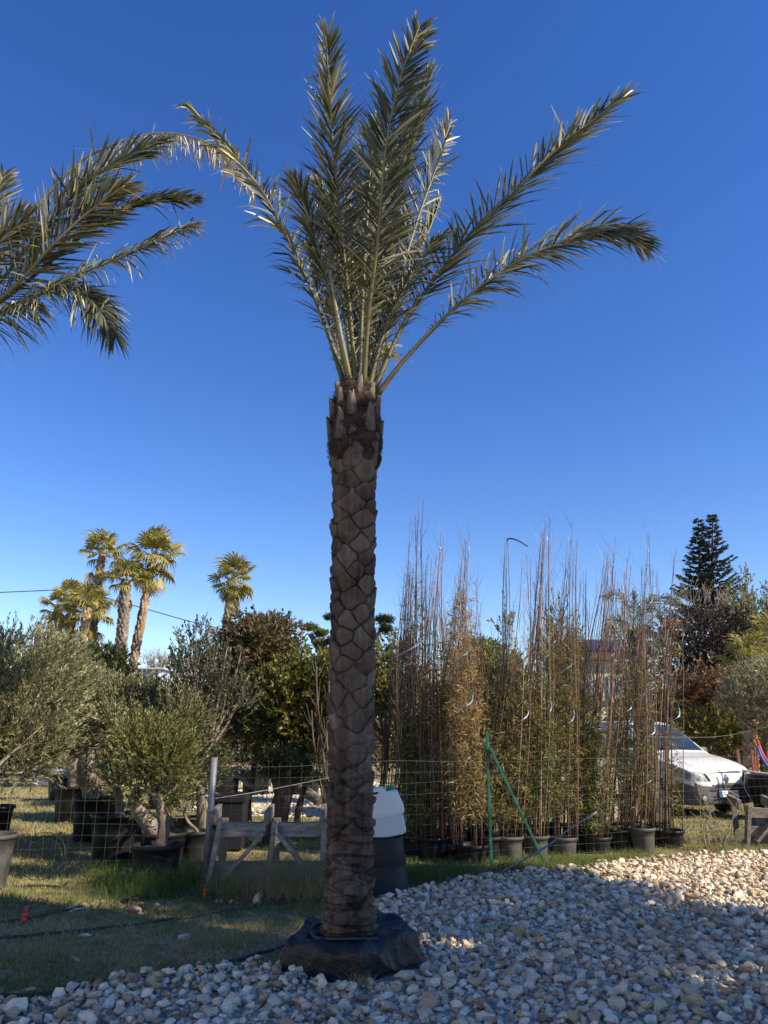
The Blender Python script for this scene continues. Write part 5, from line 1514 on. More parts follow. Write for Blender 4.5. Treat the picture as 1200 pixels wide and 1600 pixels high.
# ------------------------------------------------------------------ shrubs and trees behind
# open vase-shaped tree by the metal post
b = gp(316, 1345)
y = 10.3
fk = pt(328, 1150, y)
blobs = [bl(322, 1085, y, 0.5, 0.5, 0.5), bl(300, 1050, y, 0.3, 0.4, 0.42), bl(350, 1050, y, 0.32, 0.4, 0.4), bl(362, 1090, y, 0.32, 0.4, 0.4), bl(308, 1012, y, 0.24, 0.35, 0.25), bl(292, 1110, y, 0.25, 0.3, 0.35)]
t = thing('vase_shaped_tree', 'dark open tree forking just above the metal post', 'tree', (fk.x - 0.03, y, 0))
mb = MB()
limbs(mb, (fk.x - 0.03, y, 0), fk, blobs, 0.075, 26, 31, sub=3)
mb.build('trunk', 'bark', t)
mb = MB()
foliage(mb, blobs, 640, 13, sl=0.24, ll=0.055, lw=0.016, up=1.1, out=0.5, jit=0.35, ang=0.65, fill=0.45, seed=32, gap=-0.3, twig=0.003, tint=(0.1, 0.7))
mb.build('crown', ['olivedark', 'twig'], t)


def shrub(name, label, cat, blobs, base, r0, leafm, n, seed, fol, barkm='twig', limbn=9, group=None, k=14):
    t = thing(name, label, cat, (base[0], base[1], 0), group)
    mb = MB()
    zc = min(b_[0][2] - 0.6 * b_[1][2] for b_ in blobs)
    limbs(mb, (base[0], base[1], -0.02), (base[0] + 0.05, base[1], max(0.35, zc)), blobs, r0, limbn, seed)
    mb.build('trunk', barkm, t)
    mb = MB()
    foliage(mb, blobs, n, k, seed=seed, **fol)
    mb.build('crown', [leafm, 'twig'], t)
    return t


PH = dict(sl=0.26, ll=0.085, lw=0.03, up=0.5, out=0.8, jit=0.5, ang=0.9, fill=0.45, gap=-0.45, twig=0.003)
y = 13.5
shrub('photinia', 'tall rounded photinia with reddish leaves left of the palm trunk', 'shrub', [bl(400, 1015, y, 0.7, 0.8, 0.55), bl(362, 1062, y, 0.66, 0.7, 0.7), bl(428, 1010, y, 0.48, 0.6, 0.48), bl(400, 1110, y, 0.85, 0.8, 0.7), bl(385, 1000, y, 0.4, 0.4, 0.32), bl(430, 1060, y, 0.5, 0.5, 0.5)], (pt(395, 1150, y).x, y), 0.07, 'photinia', 2300, 41, dict(PH, tint=(0.15, 0.9)))
y = 12.6
shrub('laurel', 'yellow green broad leaved shrub between the photinia and the palm trunk', 'shrub', [bl(445, 1110, y, 0.55, 0.6, 0.7), bl(480, 1080, y, 0.5, 0.6, 0.6), bl(500, 1140, y, 0.5, 0.5, 0.75), bl(455, 1160, y, 0.55, 0.5, 0.45), bl(520, 1070, y, 0.4, 0.5, 0.45)], (pt(470, 1200, y).x, y), 0.06, 'laurel', 1600, 42, dict(PH, ll=0.09, lw=0.034))
y = 17.5
shrub('laurel', 'golden green shrub peeping out just right of the palm trunk behind the dark canes', 'shrub', [bl(600, 1060, y, 0.8, 0.8, 1.0), bl(570, 1085, y, 0.7, 0.8, 0.9), bl(640, 1120, y, 0.8, 0.8, 0.9)], (pt(600, 1200, y).x, y), 0.07, 'laurel', 1300, 43, dict(PH, ll=0.1, lw=0.035, sl=0.3))
y = 15.0
shrub('broadleaf_tree', 'dense olive green tree in the gap between the golden bamboo and the twisted one', 'tree', [bl(755, 1055, y, 0.55, 0.7, 0.55), bl(735, 1105, y, 0.8, 0.8, 0.7), bl(775, 1100, y, 0.6, 0.7, 0.7), bl(700, 1150, y, 0.8, 0.8, 0.7)], (pt(750, 1200, y).x, y), 0.08, 'olivegreen', 1700, 44, dict(PH, ll=0.08, lw=0.026, sl=0.28))
y = 24
shrub('pine', 'small dark pine crown showing behind the olive green tree', 'tree', [bl(750, 1022, y, 0.42, 0.5, 0.3), bl(738, 1032, y, 0.4, 0.4, 0.25), bl(765, 1026, y, 0.4, 0.4, 0.28)], (pt(750, 1100, y).x, y), 0.12, 'darkgreen', 500, 45, dict(PH, ll=0.16, lw=0.03, sl=0.3))
for (px, tpy, bpy_, yy, w_, lab, sd) in ((800, 975, 1190, 14.0, 0.5, 'feathery green cypress behind the bamboo beside the sloping brace', 51), (884, 955, 1180, 14.5, 0.5, 'feathery green cypress behind the bamboo left of the cream house', 52), (1000, 945, 1180, 23.5, 0.9, 'thick green cypress behind the bamboo right of the cream house', 53), (918, 985, 1200, 23.0, 0.6, 'slim green cypress half hidden behind the bamboo in front of the cream house', 54)):
    z1 = pt(px, tpy, yy).z
    x = pt(px, bpy_, yy).x
    bb_ = [((x, yy, z1 * f), (w_ * g, w_ * g, z1 * 0.17)) for f, g in ((0.2, 1.0), (0.36, 1.05), (0.52, 0.95), (0.68, 0.8), (0.82, 0.55), (0.93, 0.28))]
    t = thing('cypress', lab, 'conifer', (x, yy, 0), 'cypresses behind the bamboo')
    mb = MB(); tube(mb, [(x, yy, 0), (x, yy, z1 * 0.9)], [0.06, 0.01], 7); mb.build('trunk', 'twig', t)
    mb = MB(); foliage(mb, bb_, 900, 16, sl=0.3, ll=0.07, lw=0.022, up=1.1, out=0.5, jit=0.3, ang=0.6, fill=0.5, seed=sd, gap=-0.6); mb.build('crown', ['olivegreen' if sd % 2 else 'laurel', 'twig'], t)

# reddish, grey and green shrubs at the right
RU = dict(PH, ll=0.11, lw=0.038, sl=0.32)
y = 23.2
shrub('rusty_shrub', 'shrub with rust coloured dry leaves right of the last bamboo', 'shrub', [bl(1062, 1020, y, 0.8, 0.8, 0.85), bl(1082, 1060, y, 0.9, 0.8, 0.85), bl(1045, 1075, y, 0.8, 0.8, 0.9), bl(1105, 1085, y, 0.7, 0.6, 0.5), bl(1130, 1095, y, 0.6, 0.6, 0.4)], (pt(1065, 1180, y).x, y), 0.07, 'rust', 700, 61, dict(RU, ll=0.13, lw=0.05, sl=0.4, gap=-0.05), barkm='paletwig', limbn=18)
y = 23.8
shrub('brown_shrub', 'broad brown leaved thicket above the van bonnet', 'shrub', [bl(1085, 1105, y, 0.9, 0.8, 0.9), bl(1130, 1085, y, 0.9, 0.8, 0.75), bl(1040, 1110, y + 1.5, 1.0, 0.8, 0.9), bl(1165, 1130, y + 0.4, 0.8, 0.8, 0.9)], (pt(1110, 1180, y).x, y), 0.07, 'brownleaf', 2000, 62, dict(RU, ll=0.1, lw=0.03), barkm='paletwig', limbn=16)
y = 19.0
shrub('grey_olive', 'silvery olive shrub at the right edge below the fan palm', 'shrub', [bl(1185, 1075, y, 0.75, 0.8, 0.65), bl(1215, 1100, y, 0.9, 0.8, 0.9), bl(1160, 1095, y, 0.5, 0.6, 0.45)], (pt(1200, 1180, y).x, y), 0.08, 'olivegrey', 1300, 63, dict(OL, ll=0.085, lw=0.022, sl=0.35))
y = 22.2
shrub('laurel', 'dark green shrub with yellowish tips behind the van bonnet', 'shrub', [bl(1130, 1150, y, 0.9, 0.6, 0.75), bl(1170, 1165, y, 0.9, 0.7, 0.8), bl(1210, 1160, y, 0.8, 0.6, 0.9), bl(1095, 1150, y, 0.7, 0.7, 0.7)], (pt(1140, 1200, y).x, y), 0.06, 'laurel', 1300, 64, dict(RU, ll=0.11, lw=0.035))
# clipped dark hedge
y = 26
hb = [bl(px, py, y, 1.5, 1.3, rz) for px, py, rz in ((1075, 1010, 1.25), (1100, 1005, 1.35), (1130, 1012, 1.3), (1160, 1015, 1.2), (1095, 1050, 1.3), (1130, 1060, 1.4), (1165, 1065, 1.3), (1195, 1025, 1.2), (1220, 1040, 1.5))]
t = thing('clipped_hedge', 'large clipped dark purple brown hedge at the right below the conifer', 'hedge', (pt(1130, 1150, y).x, y, 0))
mb = MB(); limbs(mb, (pt(1130, 1150, y).x, y, 0), (pt(1130, 1150, y).x, y, 1.5), hb, 0.1, 9, 65); mb.build('trunk', 'twig', t)
mb = MB(); foliage(mb, hb, 3600, 16, sl=0.3, ll=0.09, lw=0.045, up=0.2, out=0.9, jit=0.5, ang=0.9, fill=0.16, seed=66, gap=-1.2); mb.build('foliage', ['hedge', 'twig'], t)


def bare_shrub(mb, x, y, z0, z1, n, w, seed, r0=0.012):
    r = random.Random(seed)
    for i in range(n):
        a, d = r.uniform(0, 6.28), r.uniform(0.1, 1) * w
        x0, y0 = x + r.uniform(-w, w) * 0.5, y + r.uniform(-0.3, 0.3)
        top = Vector((x0 + d * math.cos(a) * 0.7, y0 + d * math.sin(a) * 0.5, z0 + (z1 - z0) * r.uniform(0.6, 1)))
        P = curve([(x0, y0, z0), Vector((x0, y0, z0)).lerp(top, 0.5) + Vector((r.uniform(-0.1, 0.1), 0, 0)), top], 5)
        tube(mb, P, np.linspace(r0, r0 * 0.35, 5), 4, 0, 0.5, cap=False)
        for q in range(4):
            s = Vector(P[r.randint(2, 4)])
            e = s + Vector((r.uniform(-0.4, 0.4), r.uniform(-0.2, 0.2), r.uniform(0.2, 0.6)))
            tube(mb, [s, e], [r0 * 0.5, r0 * 0.25], 3, 0, 0.5, cap=False)


for k, (px, lab) in enumerate(((1075, 'pale leafless brush on top of the hedge left of the conifer'), (1118, 'pale leafless brush on top of the hedge below the conifer'), (1160, 'pale leafless brush on the hedge towards the right edge'))):
    x = pt(px, 1000, 29).x
    mb = MB()
    bare_shrub(mb, x, 29, 0.0, pt(px, 918, 29).z, 46, 1.2, 70 + k, 0.022)
    props(mb.build('leafless_brush', 'paletwig', origin=(x, 29, 0)), lab, 'shrub', 'leafless brush behind the hedge')
# two-topped conifer and the cypresses beside it
y = 36
t = thing('conifer', 'dark blue green conifer with two tops standing out against the sky at the right', 'conifer', (pt(1105, 1100, y).x, y, 0))
cr = np.random.RandomState(81)
zb = pt(1100, 985, y).z
wood, need = MB(), MB()
for (tpx, tpy, x0, hwid) in ((1091, 812, 1096, 1.5), (1113, 803, 1113, 2.1)):
    tp = pt(tpx, tpy, y)
    bs = pt(x0, 985, y)
    tube(wood, [(bs.x, y, 0), (bs.x, y, bs.z), tp], [0.17, 0.13, 0.015], 8)
    nw = 21
    for w_ in range(nw):
        f = (w_ + 0.5) / nw
        z0_ = zb + (tp.z - zb) * f
        x = bs.x + (tp.x - bs.x) * f
        for q in range(6):
            a = q * 1.05 + w_ * 2.4 + cr.uniform(-0.3, 0.3)
            L = hwid * (1 - f) ** 1.05 * cr.uniform(0.55, 1.2) + 0.10
            d = np.array([math.cos(a), math.sin(a), 0])
            s0 = np.array([x, y, z0_ + cr.uniform(-0.11, 0.11)])
            P = curve([s0, s0 + d * L * 0.5 + np.array([0, 0, 0.02 * L]), s0 + d * L + np.array([0, 0, 0.30 * L])], 6)
            tube(wood, P, np.linspace(0.02, 0.005, 6), 4, 0, 0.5, cap=False)
            nn = int(20 + 95 * L)
            s = cr.uniform(0.12, 1.0, nn)
            O = np.stack([np.interp(s, np.linspace(0, 1, 6), P[:, c_]) for c_ in range(3)], -1)
            side = np.cross(d, [0, 0, 1.0])
            D = nrm(d * 0.8 + side * cr.choice([-1, 1], nn)[:, None] * cr.uniform(0.2, 1, nn)[:, None] + np.array([0, 0, 1.0]) * cr.normal(0.05, 0.25, nn)[:, None])
            S = nrm(np.cross(D, cr.normal(size=(nn, 3)) * 0.5 + np.array([0, 0, 1])))
            leaf_quads(need, O, D, S, cr.uniform(0.1, 0.26, nn), cr.uniform(0.035, 0.07, nn), 0, cr.uniform(0.1, 0.9, nn), bend=0.15)
wood.build('trunk', 'twig', t)
need.build('needles', 'conifer', t)
for (px, tpy, yy, w_, lab, sd) in ((1150, 930, 33, 0.9, 'dull green cypress right of the two topped conifer', 82), (1178, 916, 32, 0.9, 'pointed dull green cypress close to the right edge', 83), (1212, 935, 32, 1.2, 'dull green cypress cut by the right edge', 84)):
    z1 = pt(px, tpy, yy).z
    x = pt(px, 1000, yy).x
    bb_ = [((x, yy, z1 * f), (w_ * g, w_ * g, z1 * 0.16)) for f, g in ((0.3, 1.0), (0.5, 1.0), (0.7, 0.85), (0.84, 0.55), (0.93, 0.3))]
    t = thing('cypress', lab, 'conifer', (x, yy, 0), 'cypresses beyond the hedge')
    mb = MB(); tube(mb, [(x, yy, 0), (x, yy, z1 * 0.9)], [0.1, 0.02], 7); mb.build('trunk', 'twig', t)
    mb = MB(); foliage(mb, bb_, 800, 14, sl=0.4, ll=0.14, lw=0.045, up=1.1, out=0.5, jit=0.3, ang=0.6, fill=0.5, seed=sd, gap=-0.7); mb.build('crown', ['olivegreen', 'twig'], t)

# ------------------------------------------------------------------ fan palms
def fan_leaf(seed, dead=False, droop=0.35, n=26, rad=0.62, pet=0.6):
    """one fan leaf in its own frame: the stalk runs along +x, pleated segments spread at its end with hanging tips"""
    r = np.random.RandomState(seed)
    mb = MB()
    P = curve([(0, 0, 0), (pet * 0.5, 0, 0.05), (pet, 0, 0.02)], 6)
    tube(mb, P, np.linspace(0.022, 0.011, 6), 4, 0, 0.62)
    hub = np.array(P[-1])
    a0 = math.radians(118 if not dead else 60)
    for k in range(n):
        f = k / (n - 1) * 2 - 1
        a = f * a0 + r.normal() * 0.02
        L = rad * (1.0 - 0.28 * abs(f) ** 1.5) * r.uniform(0.88, 1.08)
        d = np.array([math.cos(a), math.sin(a), 0.16 * (1 - abs(f)) - (0.35 if dead else 0.0) + 0.05 * (-1) ** k])
        s = np.array([-math.sin(a), math.cos(a), 0.5 * (-1) ** k])
        s = s / np.linalg.norm(s)
        w = L * a0 / n * 1.5
        p1 = hub + d * L * 0.62 + np.array([0, 0, -0.06 * L])
        dr = droop * r.uniform(0.5, 1.5) * L
        p2 = hub + d * L * 0.8 + np.array([0, 0, -0.06 * L - dr * 0.35])
        p3 = hub + d * L * 0.93 + np.array([0, 0, -0.06 * L - dr])
        base = np.clip((0.78 if dead else 0.58) + r.normal() * 0.1, 0, 1)
        tip = min(1, base + 0.35 * (r.uniform() > 0.4))
        mb.add([hub - s * 0.006, hub + s * 0.006, p1 + s * w * 0.5, p1 - s * w * 0.5, p2 + s * w * 0.28, p2 - s * w * 0.28, p3], [(0, 1, 2, 3), (3, 2, 4, 5), (5, 4, 6)], 0, [base, base, base, base, base + 0.05, base + 0.05, tip])
    o = mb.build('fan_leaf', 'fan')
    me = o.data
    bpy.data.objects.remove(o)
    return me


FANS = [fan_leaf(900 + k, False, 0.2 + 0.12 * k) for k in range(5)]
DEAD = [fan_leaf(950 + k, True, 0.5) for k in range(2)]


def fan_palm(label, top, foot, Y, r, leaves, size, seed, barkm='washbark', dead=4, group='sunlit fan palms', low=-35, tilt=0.0):
    rr = random.Random(seed)
    T = pt(top[0], top[1], Y)
    F0 = pt(foot[0], foot[1], Y)
    # carry the trunk's slope down to the ground
    k = (T.x - F0.x) / max(0.3, T.z - F0.z)
    B = Vector((T.x - k * T.z * 0.9, Y, 0))
    t = thing('fan_palm', label, 'palm tree', B, group)
    mb = MB()
    n = 200
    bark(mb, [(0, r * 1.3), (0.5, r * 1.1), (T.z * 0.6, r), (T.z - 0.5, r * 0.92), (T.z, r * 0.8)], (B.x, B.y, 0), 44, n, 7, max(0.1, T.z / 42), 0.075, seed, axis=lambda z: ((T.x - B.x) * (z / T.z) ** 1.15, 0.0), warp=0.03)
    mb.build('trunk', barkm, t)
    for q in range(leaves + dead):
        isd = q >= leaves
        me = rr.choice(DEAD if isd else FANS)
        o = bpy.data.objects.new('fan_leaf', me)
        COL.objects.link(o)
        o.parent = t
        o.location = (T.x - B.x, 0, T.z - 0.05 - (0.25 if isd else 0.12 * q / leaves))
        az = q * 2.4 + rr.uniform(-0.3, 0.3)
        el = math.radians(rr.uniform(-80, -55) if isd else 78 - (78 - low) * (q + 0.5) / leaves + rr.uniform(-8, 8))
        o.rotation_euler = (Matrix.Rotation(az, 3, 'Z') @ Matrix.Rotation(-el, 3, 'Y') @ Matrix.Rotation(rr.uniform(-0.5, 0.5), 3, 'X')).to_euler()
        s = size * rr.uniform(0.85, 1.12)
        o.scale = (s, s, s)
    return t


fan_palm('sunlit fan palm at the back whose crown stands left of the tallest leaning one', (160, 862), (152, 925), 29, 0.13, 17, 0.95, 1, low=-20)
fan_palm('tallest fan palm with a long brown trunk leaning right', (240, 868), (203, 1062), 28, 0.14, 26, 1.1, 2, low=-55)
fan_palm('fan palm with a short grey trunk between the two tallest', (197, 905), (186, 1062), 27, 0.18, 16, 0.8, 3, 'washbark_grey', low=-15)
fan_palm('bushy fan palm with a cinnamon trunk low at the left of the group', (137, 950), (124, 1045), 26, 0.145, 18, 0.9, 4, low=-30)
fan_palm('fan palm behind the bushy one with a dark slanting trunk', (150, 955), (133, 1040), 27.5, 0.15, 9, 0.75, 5, 'washbark_grey', low=-20)
fan_palm('fan palm with a ragged crown second from the left of the group', (112, 935), (108, 1030), 28, 0.16, 11, 0.8, 6, 'washbark_grey', low=-20)
fan_palm('small fan palm at the far left of the group', (90, 945), (92, 1010), 29, 0.14, 11, 0.7, 7, low=-20)
fan_palm('lowest fan palm of the group showing only a small crown above the olive', (88, 982), (88, 1030), 26, 0.14, 11, 0.65, 8, low=-10)
fan_palm('lone fan palm rising above the photinia with hanging leaves', (364, 903), (355, 975), 27, 0.14, 26, 0.85, 9, low=-65)
fan_palm('low fan palm with upright yellow green leaves at the right edge', (1172, 1035), (1172, 1070), 20, 0.14, 13, 0.85, 10, low=0, dead=2)
fan_palm('fan palm at the right edge higher than its neighbour and half cut off', (1205, 1000), (1205, 1040), 21, 0.14, 12, 0.85, 11, low=-10, dead=2)

# small date palm among the bamboo, arching leaves to both sides
y = 14.8
c0 = pt(992, 985, y)
t = thing('date_palm', 'young date palm arching its leaves above the bamboo in front of the hedge', 'palm tree', (c0.x, y, 0))
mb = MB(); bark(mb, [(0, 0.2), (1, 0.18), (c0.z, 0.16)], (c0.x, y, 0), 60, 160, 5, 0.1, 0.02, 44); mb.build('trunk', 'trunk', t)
for k, W in enumerate(([(990, 990, y), (982, 950, y), (965, 930, y), (945, 932, y)], [(992, 990, y), (1005, 955, y), (1030, 935, y), (1055, 938, y)], [(994, 992, y), (1020, 965, y), (1045, 940, y + 0.3), (1072, 922, y + 0.4)], [(990, 990, y), (990, 950, y - 0.2), (988, 925, y - 0.4)], [(990, 992, y), (970, 970, y - 0.3), (955, 975, y - 0.5), (945, 995, y - 0.6)], [(994, 992, y), (1010, 950, y + 0.5), (1020, 930, y + 0.9)], [(992, 992, y), (1015, 990, y - 0.3), (1030, 1010, y - 0.4)])):
    mb = MB()
    frond(mb, [pt(*w) for w in W], 700 + k, n=44, ll=0.24, w=0.02, start=0.2, v=0.3, crown=(c0.x, y), face=(0.1, -0.7, 0.7), r0=0.012, droop=0.3)
    mb.build('frond', ['rachis', 'leaflet'], t)

# cloud-pruned tree left of the trunk
y = 15.2
t = thing('cloud_pruned_tree', 'cloud pruned tree with flat pads of needles seen both sides of the palm trunk', 'tree', (pt(508, 1150, y).x, y, 0))
mb = MB()
st = [pt(512, 1180, y), pt(510, 1090, y), pt(505, 1040, y), pt(496, 1010, y), pt(484, 990, y)]
tube(mb, curve([(st[0].x, y, 0), *st], 24), np.linspace(0.11, 0.05, 24), 8)
tube(mb, curve([pt(508, 1060, y), pt(516, 1020, y), pt(522, 975, y)], 8), np.linspace(0.06, 0.03, 8), 6)
tube(mb, curve([pt(510, 1070, y), pt(560, 1030, y), pt(600, 978, y)], 8), np.linspace(0.06, 0.03, 8), 6)
mb.build('trunk', 'paletwig', t)
for (px, py, rx, rz, m) in ((483, 983, 0.17, 0.055, 'olivegreen'), (502, 992, 0.13, 0.05, 'laurel'), (502, 1008, 0.17, 0.07, 'laurel'), (512, 1022, 0.2, 0.08, 'laurel'), (519, 967, 0.16, 0.06, 'darkgreen'), (523, 1003, 0.18, 0.06, 'darkgreen'), (601, 970, 0.2, 0.07, 'darkgreen'), (603, 985, 0.12, 0.05, 'darkgreen'), (495, 1035, 0.18, 0.07, 'laurel')):
    mb = MB()
    foliage(mb, [bl(px, py, y, rx, rx, rz)], 230, 14, sl=0.07, ll=0.045, lw=0.011, up=0.9, out=0.5, jit=0.4, ang=0.8, fill=0.6, seed=int(px), gap=-2)
    mb.build('foliage_pad', [m, 'twig'], t)

# leafless shrub with upright stems against the palm trunk's left side
y = 9.6
b = gp(521, 1345)
mb = MB()
rs = random.Random(8)
for W, r0 in (([(522, 1335), (515, 1280), (508, 1200), (498, 1130), (494, 1060), (495, 1042)], 0.03), ([(524, 1335), (523, 1270), (517, 1190), (513, 1120), (514, 1065), (511, 1042)], 0.026), ([(520, 1335), (512, 1300), (502, 1230), (490, 1160), (487, 1110)], 0.022), ([(524, 1335), (520, 1240), (510, 1150), (519, 1090), (520, 1060)], 0.02), ([(526, 1335), (528, 1240), (526, 1140)], 0.02)):
    P = curve([pt(px, py, y + rs.uniform(-0.1, 0.1)) for px, py in W], 16)
    P[0][2] = -0.02
    tube(mb, P, np.linspace(r0, r0 * 0.35, 16), 6)
    for q in range(9):
        i = rs.randint(4, 14)
        e = P[i] + np.array([rs.uniform(-0.12, 0.12), rs.uniform(-0.1, 0.1), rs.uniform(0.15, 0.45)])
        tube(mb, curve([P[i], (P[i] + e) / 2 + np.array([0, 0, -0.03]), e], 4), np.linspace(r0 * 0.35, 0.003, 4), 4)
t = mb.build('leafless_shrub', 'twig', origin=(b.x, y, 0))
props(t, 'leafless grey shrub with upright pruned stems against the palm trunk', 'shrub')

# cut trunk and planters in the gap behind the timber frame
y = 11.6
b = gp(430, 1308)
t = thing('pruned_tree', 'thick dark leaning trunk with clipped tuft behind the timber frame', 'tree', (pt(428, 1300, y).x, y, 0))
mb = MB()
P = curve([pt(427, 1312, y), pt(436, 1270, y), pt(445, 1235, y), pt(455, 1205, y)], 12)
P[0][2] = 0
tube(mb, P, np.linspace(0.17, 0.11, 12), 12)
tube(mb, curve([pt(440, 1245, y), pt(432, 1215, y), pt(428, 1195, y)], 6), np.linspace(0.1, 0.07, 6), 9)
mb.build('trunk', 'twig', t)
mb = MB(); foliage(mb, [bl(450, 1200, y, 0.3, 0.3, 0.17), bl(430, 1190, y, 0.2, 0.2, 0.15)], 420, 14, sl=0.15, ll=0.05, lw=0.018, seed=91, gap=-1.5); mb.build('crown', ['darkgreen', 'twig'], t)


def square_planter(label, px0, px1, py0, py1, Y):
    a, b_ = pt(px0, py1, Y), pt(px1, py0, Y)
    w, h = b_.x - a.x, b_.z
    x = (a.x + b_.x) / 2
    t = thing('square_planter', label, 'planter', (x, Y, 0), 'planters')
    mb = MB()
    box(mb, (x, Y, h * 0.45), (w * 0.9, w * 0.9, h * 0.9), None, 0, 0.5, 0.01)
    for sx in (-1, 1):
        box(mb, (x + sx * w * 0.46, Y, h * 0.94), (w * 0.08, w, h * 0.14), None, 0, 0.5, 0.008)
        box(mb, (x, Y + sx * w * 0.46, h * 0.94), (w * 0.84, w * 0.08, h * 0.138), None, 0, 0.5, 0.008)
    mb.build('box', 'pot', t)
    mb = MB(); box(mb, (x, Y, h * 0.93), (w * 0.8, w * 0.8, 0.05), None); mb.build('soil', 'soil', t)


square_planter('square black planter on the sunny path behind the metal post', 335, 388, 1241, 1290, 11.2)
for px, py, lab in ((352, 1228, 'dark round pot under the photinia left of the sunny path'), (400, 1222, 'dark round pot under the photinia beside the clipped trunk'), (478, 1226, 'dark round pot under the yellow green shrub')):
    p = gp(px, py + 14)
    Y = 21.0
    x = pt(px, py, Y).x
    t = thing('plant_pot', lab, 'pot', (x, Y, 0), 'dark pots under the shrubs')
    mb = MB(); pot(mb, (x, Y, 0), 0.4, 0.62); mb.build('body', 'pot', t)
    mb = MB(); lathe(mb, [(0.36, 0.57), (0.0, 0.59)], (x, Y, 0), 16); mb.build('soil', 'soil', t)
pipe('log', [pt(352, 1204, 13.2), pt(372, 1212, 13), pt(394, 1230, 12.8)], 0.045, 'paletwig', 'pale sunlit log lying slanted under the photinia', 'log', 10, 8)
pipe('log', [pt(465, 1232, 13.4), pt(482, 1240, 13.3), pt(500, 1252, 13.2)], 0.09, 'wood', 'short sawn sunlit timber on the path beside the leafless shrub', 'log', 6, 8)

# ------------------------------------------------------------------ far background
def treeline():
    r = np.random.RandomState(99)
    mb = MB()
    blobs = []
    for a in np.arange(-42, 43, 1.6):
        Y = r.uniform(42, 52)
        x = Y * math.tan(math.radians(a))
        h = r.uniform(2.6, 4.6) + 0.6 * math.sin(a * 0.3)
        blobs.append(((x, Y, h * 0.5), (r.uniform(1.0, 2.2), 1.6, h * 0.5)))
        blobs.append(((x + r.uniform(-1, 1), Y + 2, h * 0.45), (r.uniform(1.0, 2.0), 1.6, h * 0.6)))
    foliage(mb, blobs, 7000, 9, sl=0.7, ll=0.34, lw=0.16, up=0.5, out=0.7, jit=0.5, ang=0.9, fill=0.35, seed=98, gap=-0.9, gfreq=0.8, twig=0.008)
    props(mb.build('far_trees', ['brownleaf', 'twig']), 'far mixed trees and scrub closing the view', 'trees', kind='stuff')
    mb = MB()
    blobs = []
    for a in np.arange(-40, -8, 1.5):
        Y = r.uniform(21, 25)
        if -31 < a < -17.5:
            Y = r.uniform(33, 36)
        blobs.append(((Y * math.tan(math.radians(a)), Y, 1.0), (1.1, 0.9, r.uniform(0.9, 1.6))))
    for a in np.arange(-8, 34, 1.5):
        Y = r.uniform(26, 31)
        blobs.append(((Y * math.tan(math.radians(a)), Y, 1.0), (1.2, 0.9, r.uniform(0.9, 1.9))))
    foliage(mb, blobs, 3600, 12, sl=0.4, ll=0.15, lw=0.055, up=0.5, out=0.7, jit=0.5, ang=0.9, fill=0.4, seed=97, gap=-0.8, gfreq=1.5, twig=0.004)
    props(mb.build('undergrowth', ['darkgreen', 'twig']), 'dark mixed undergrowth behind the nursery rows', 'undergrowth', kind='stuff')


treeline()
# two crowns of a bare tree beyond the buildings
for k, (px, py, lab) in enumerate(((245, 1022, 'pale leafless tree beyond the white pavilion, its left crown'), (275, 1030, 'pale leafless tree beyond the cream wall'))):
    y = 48
    c = pt(px, py, y)
    t = thing('leafless_tree', lab, 'tree', (c.x, y, 0), 'pale leafless trees far behind')
    blobs = [((c.x, y, c.z - 0.4), (1.1, 1, 0.5)), ((c.x + 0.5, y, c.z - 0.6), (0.9, 1, 0.4))]
    mb = MB(); limbs(mb, (c.x, y, 0), (c.x, y, c.z - 1.6), blobs, 0.16, 30, 400 + k, sub=6, mat=0); mb.build('trunk', 'paletwig', t)
    mb = MB(); foliage(mb, blobs, 260, 4, sl=0.5, ll=0.16, lw=0.02, up=0.8, seed=410 + k, gap=-2, twig=0.012, leafmat_i=1); mb.build('crown', ['paletwig', 'paletwig'], t)
shrub('broadleaf_tree', 'dark rounded tree behind the fan palm trunks', 'tree', [bl(155, 1050, 23, 0.9, 1, 0.7), bl(140, 1065, 23, 1.0, 1, 0.9), bl(172, 1085, 23, 0.8, 0.9, 0.7)], (pt(160, 1100, 23).x, 23), 0.12, 'darkgreen', 900, 103, dict(PH, ll=0.16, lw=0.05, sl=0.35))
shrub('broadleaf_tree', 'dark green bush in front of the white pavilion', 'tree', [bl(240, 1148, 17, 0.8, 0.7, 0.4), bl(268, 1140, 17, 0.7, 0.8, 0.4), bl(295, 1120, 17, 0.5, 0.6, 0.5)], (pt(245, 1150, 17).x, 17), 0.08, 'olivegreen', 1100, 104, dict(PH, ll=0.09, lw=0.028, sl=0.3))

# white framed pavilion and the cream wall beside it
y = 38
a, b_ = pt(205, 1050, y), pt(255, 1046, y)
t = thing('white_pavilion', 'small white framed pavilion with pale blue panels below the fan palms', 'pavilion', (a.x, y, 0))
x0, x1, z1 = a.x, pt(253, 1046, y).x, pt(240, 1047, y).z
mb = MB(); box(mb, ((x0 + x1) / 2, y + 0.9, z1 / 2), (x1 - x0, 1.6, z1)); mb.build('panel', 'bluegrey', t)
for px in (205, 222, 242, 249):
    x = pt(px, 1050, y).x
    mb = MB(); box(mb, (x, y + 0.02, z1 / 2), (0.10, 0.10, z1 + 0.04), None, 0, 0.5, 0.01); mb.build('post', 'white', t)
mb = MB(); box(mb, ((x0 + x1) / 2, y + 0.8, z1 + 0.07), (x1 - x0 + 0.3, 2.0, 0.09), None, 0, 0.5, 0.01); mb.build('roof', 'bluegrey', t)
for zz_ in (0.35, 0.62):
    mb = MB(); box(mb, ((x0 + x1) / 2, y + 0.06, z1 - zz_), (x1 - x0, 0.05, 0.05)); mb.build('rail', 'white', t)
mb = MB()
xa = pt(235.5, 1060, y).x
za = pt(236, 1072, y).z
th_ = np.linspace(0, math.pi, 12)
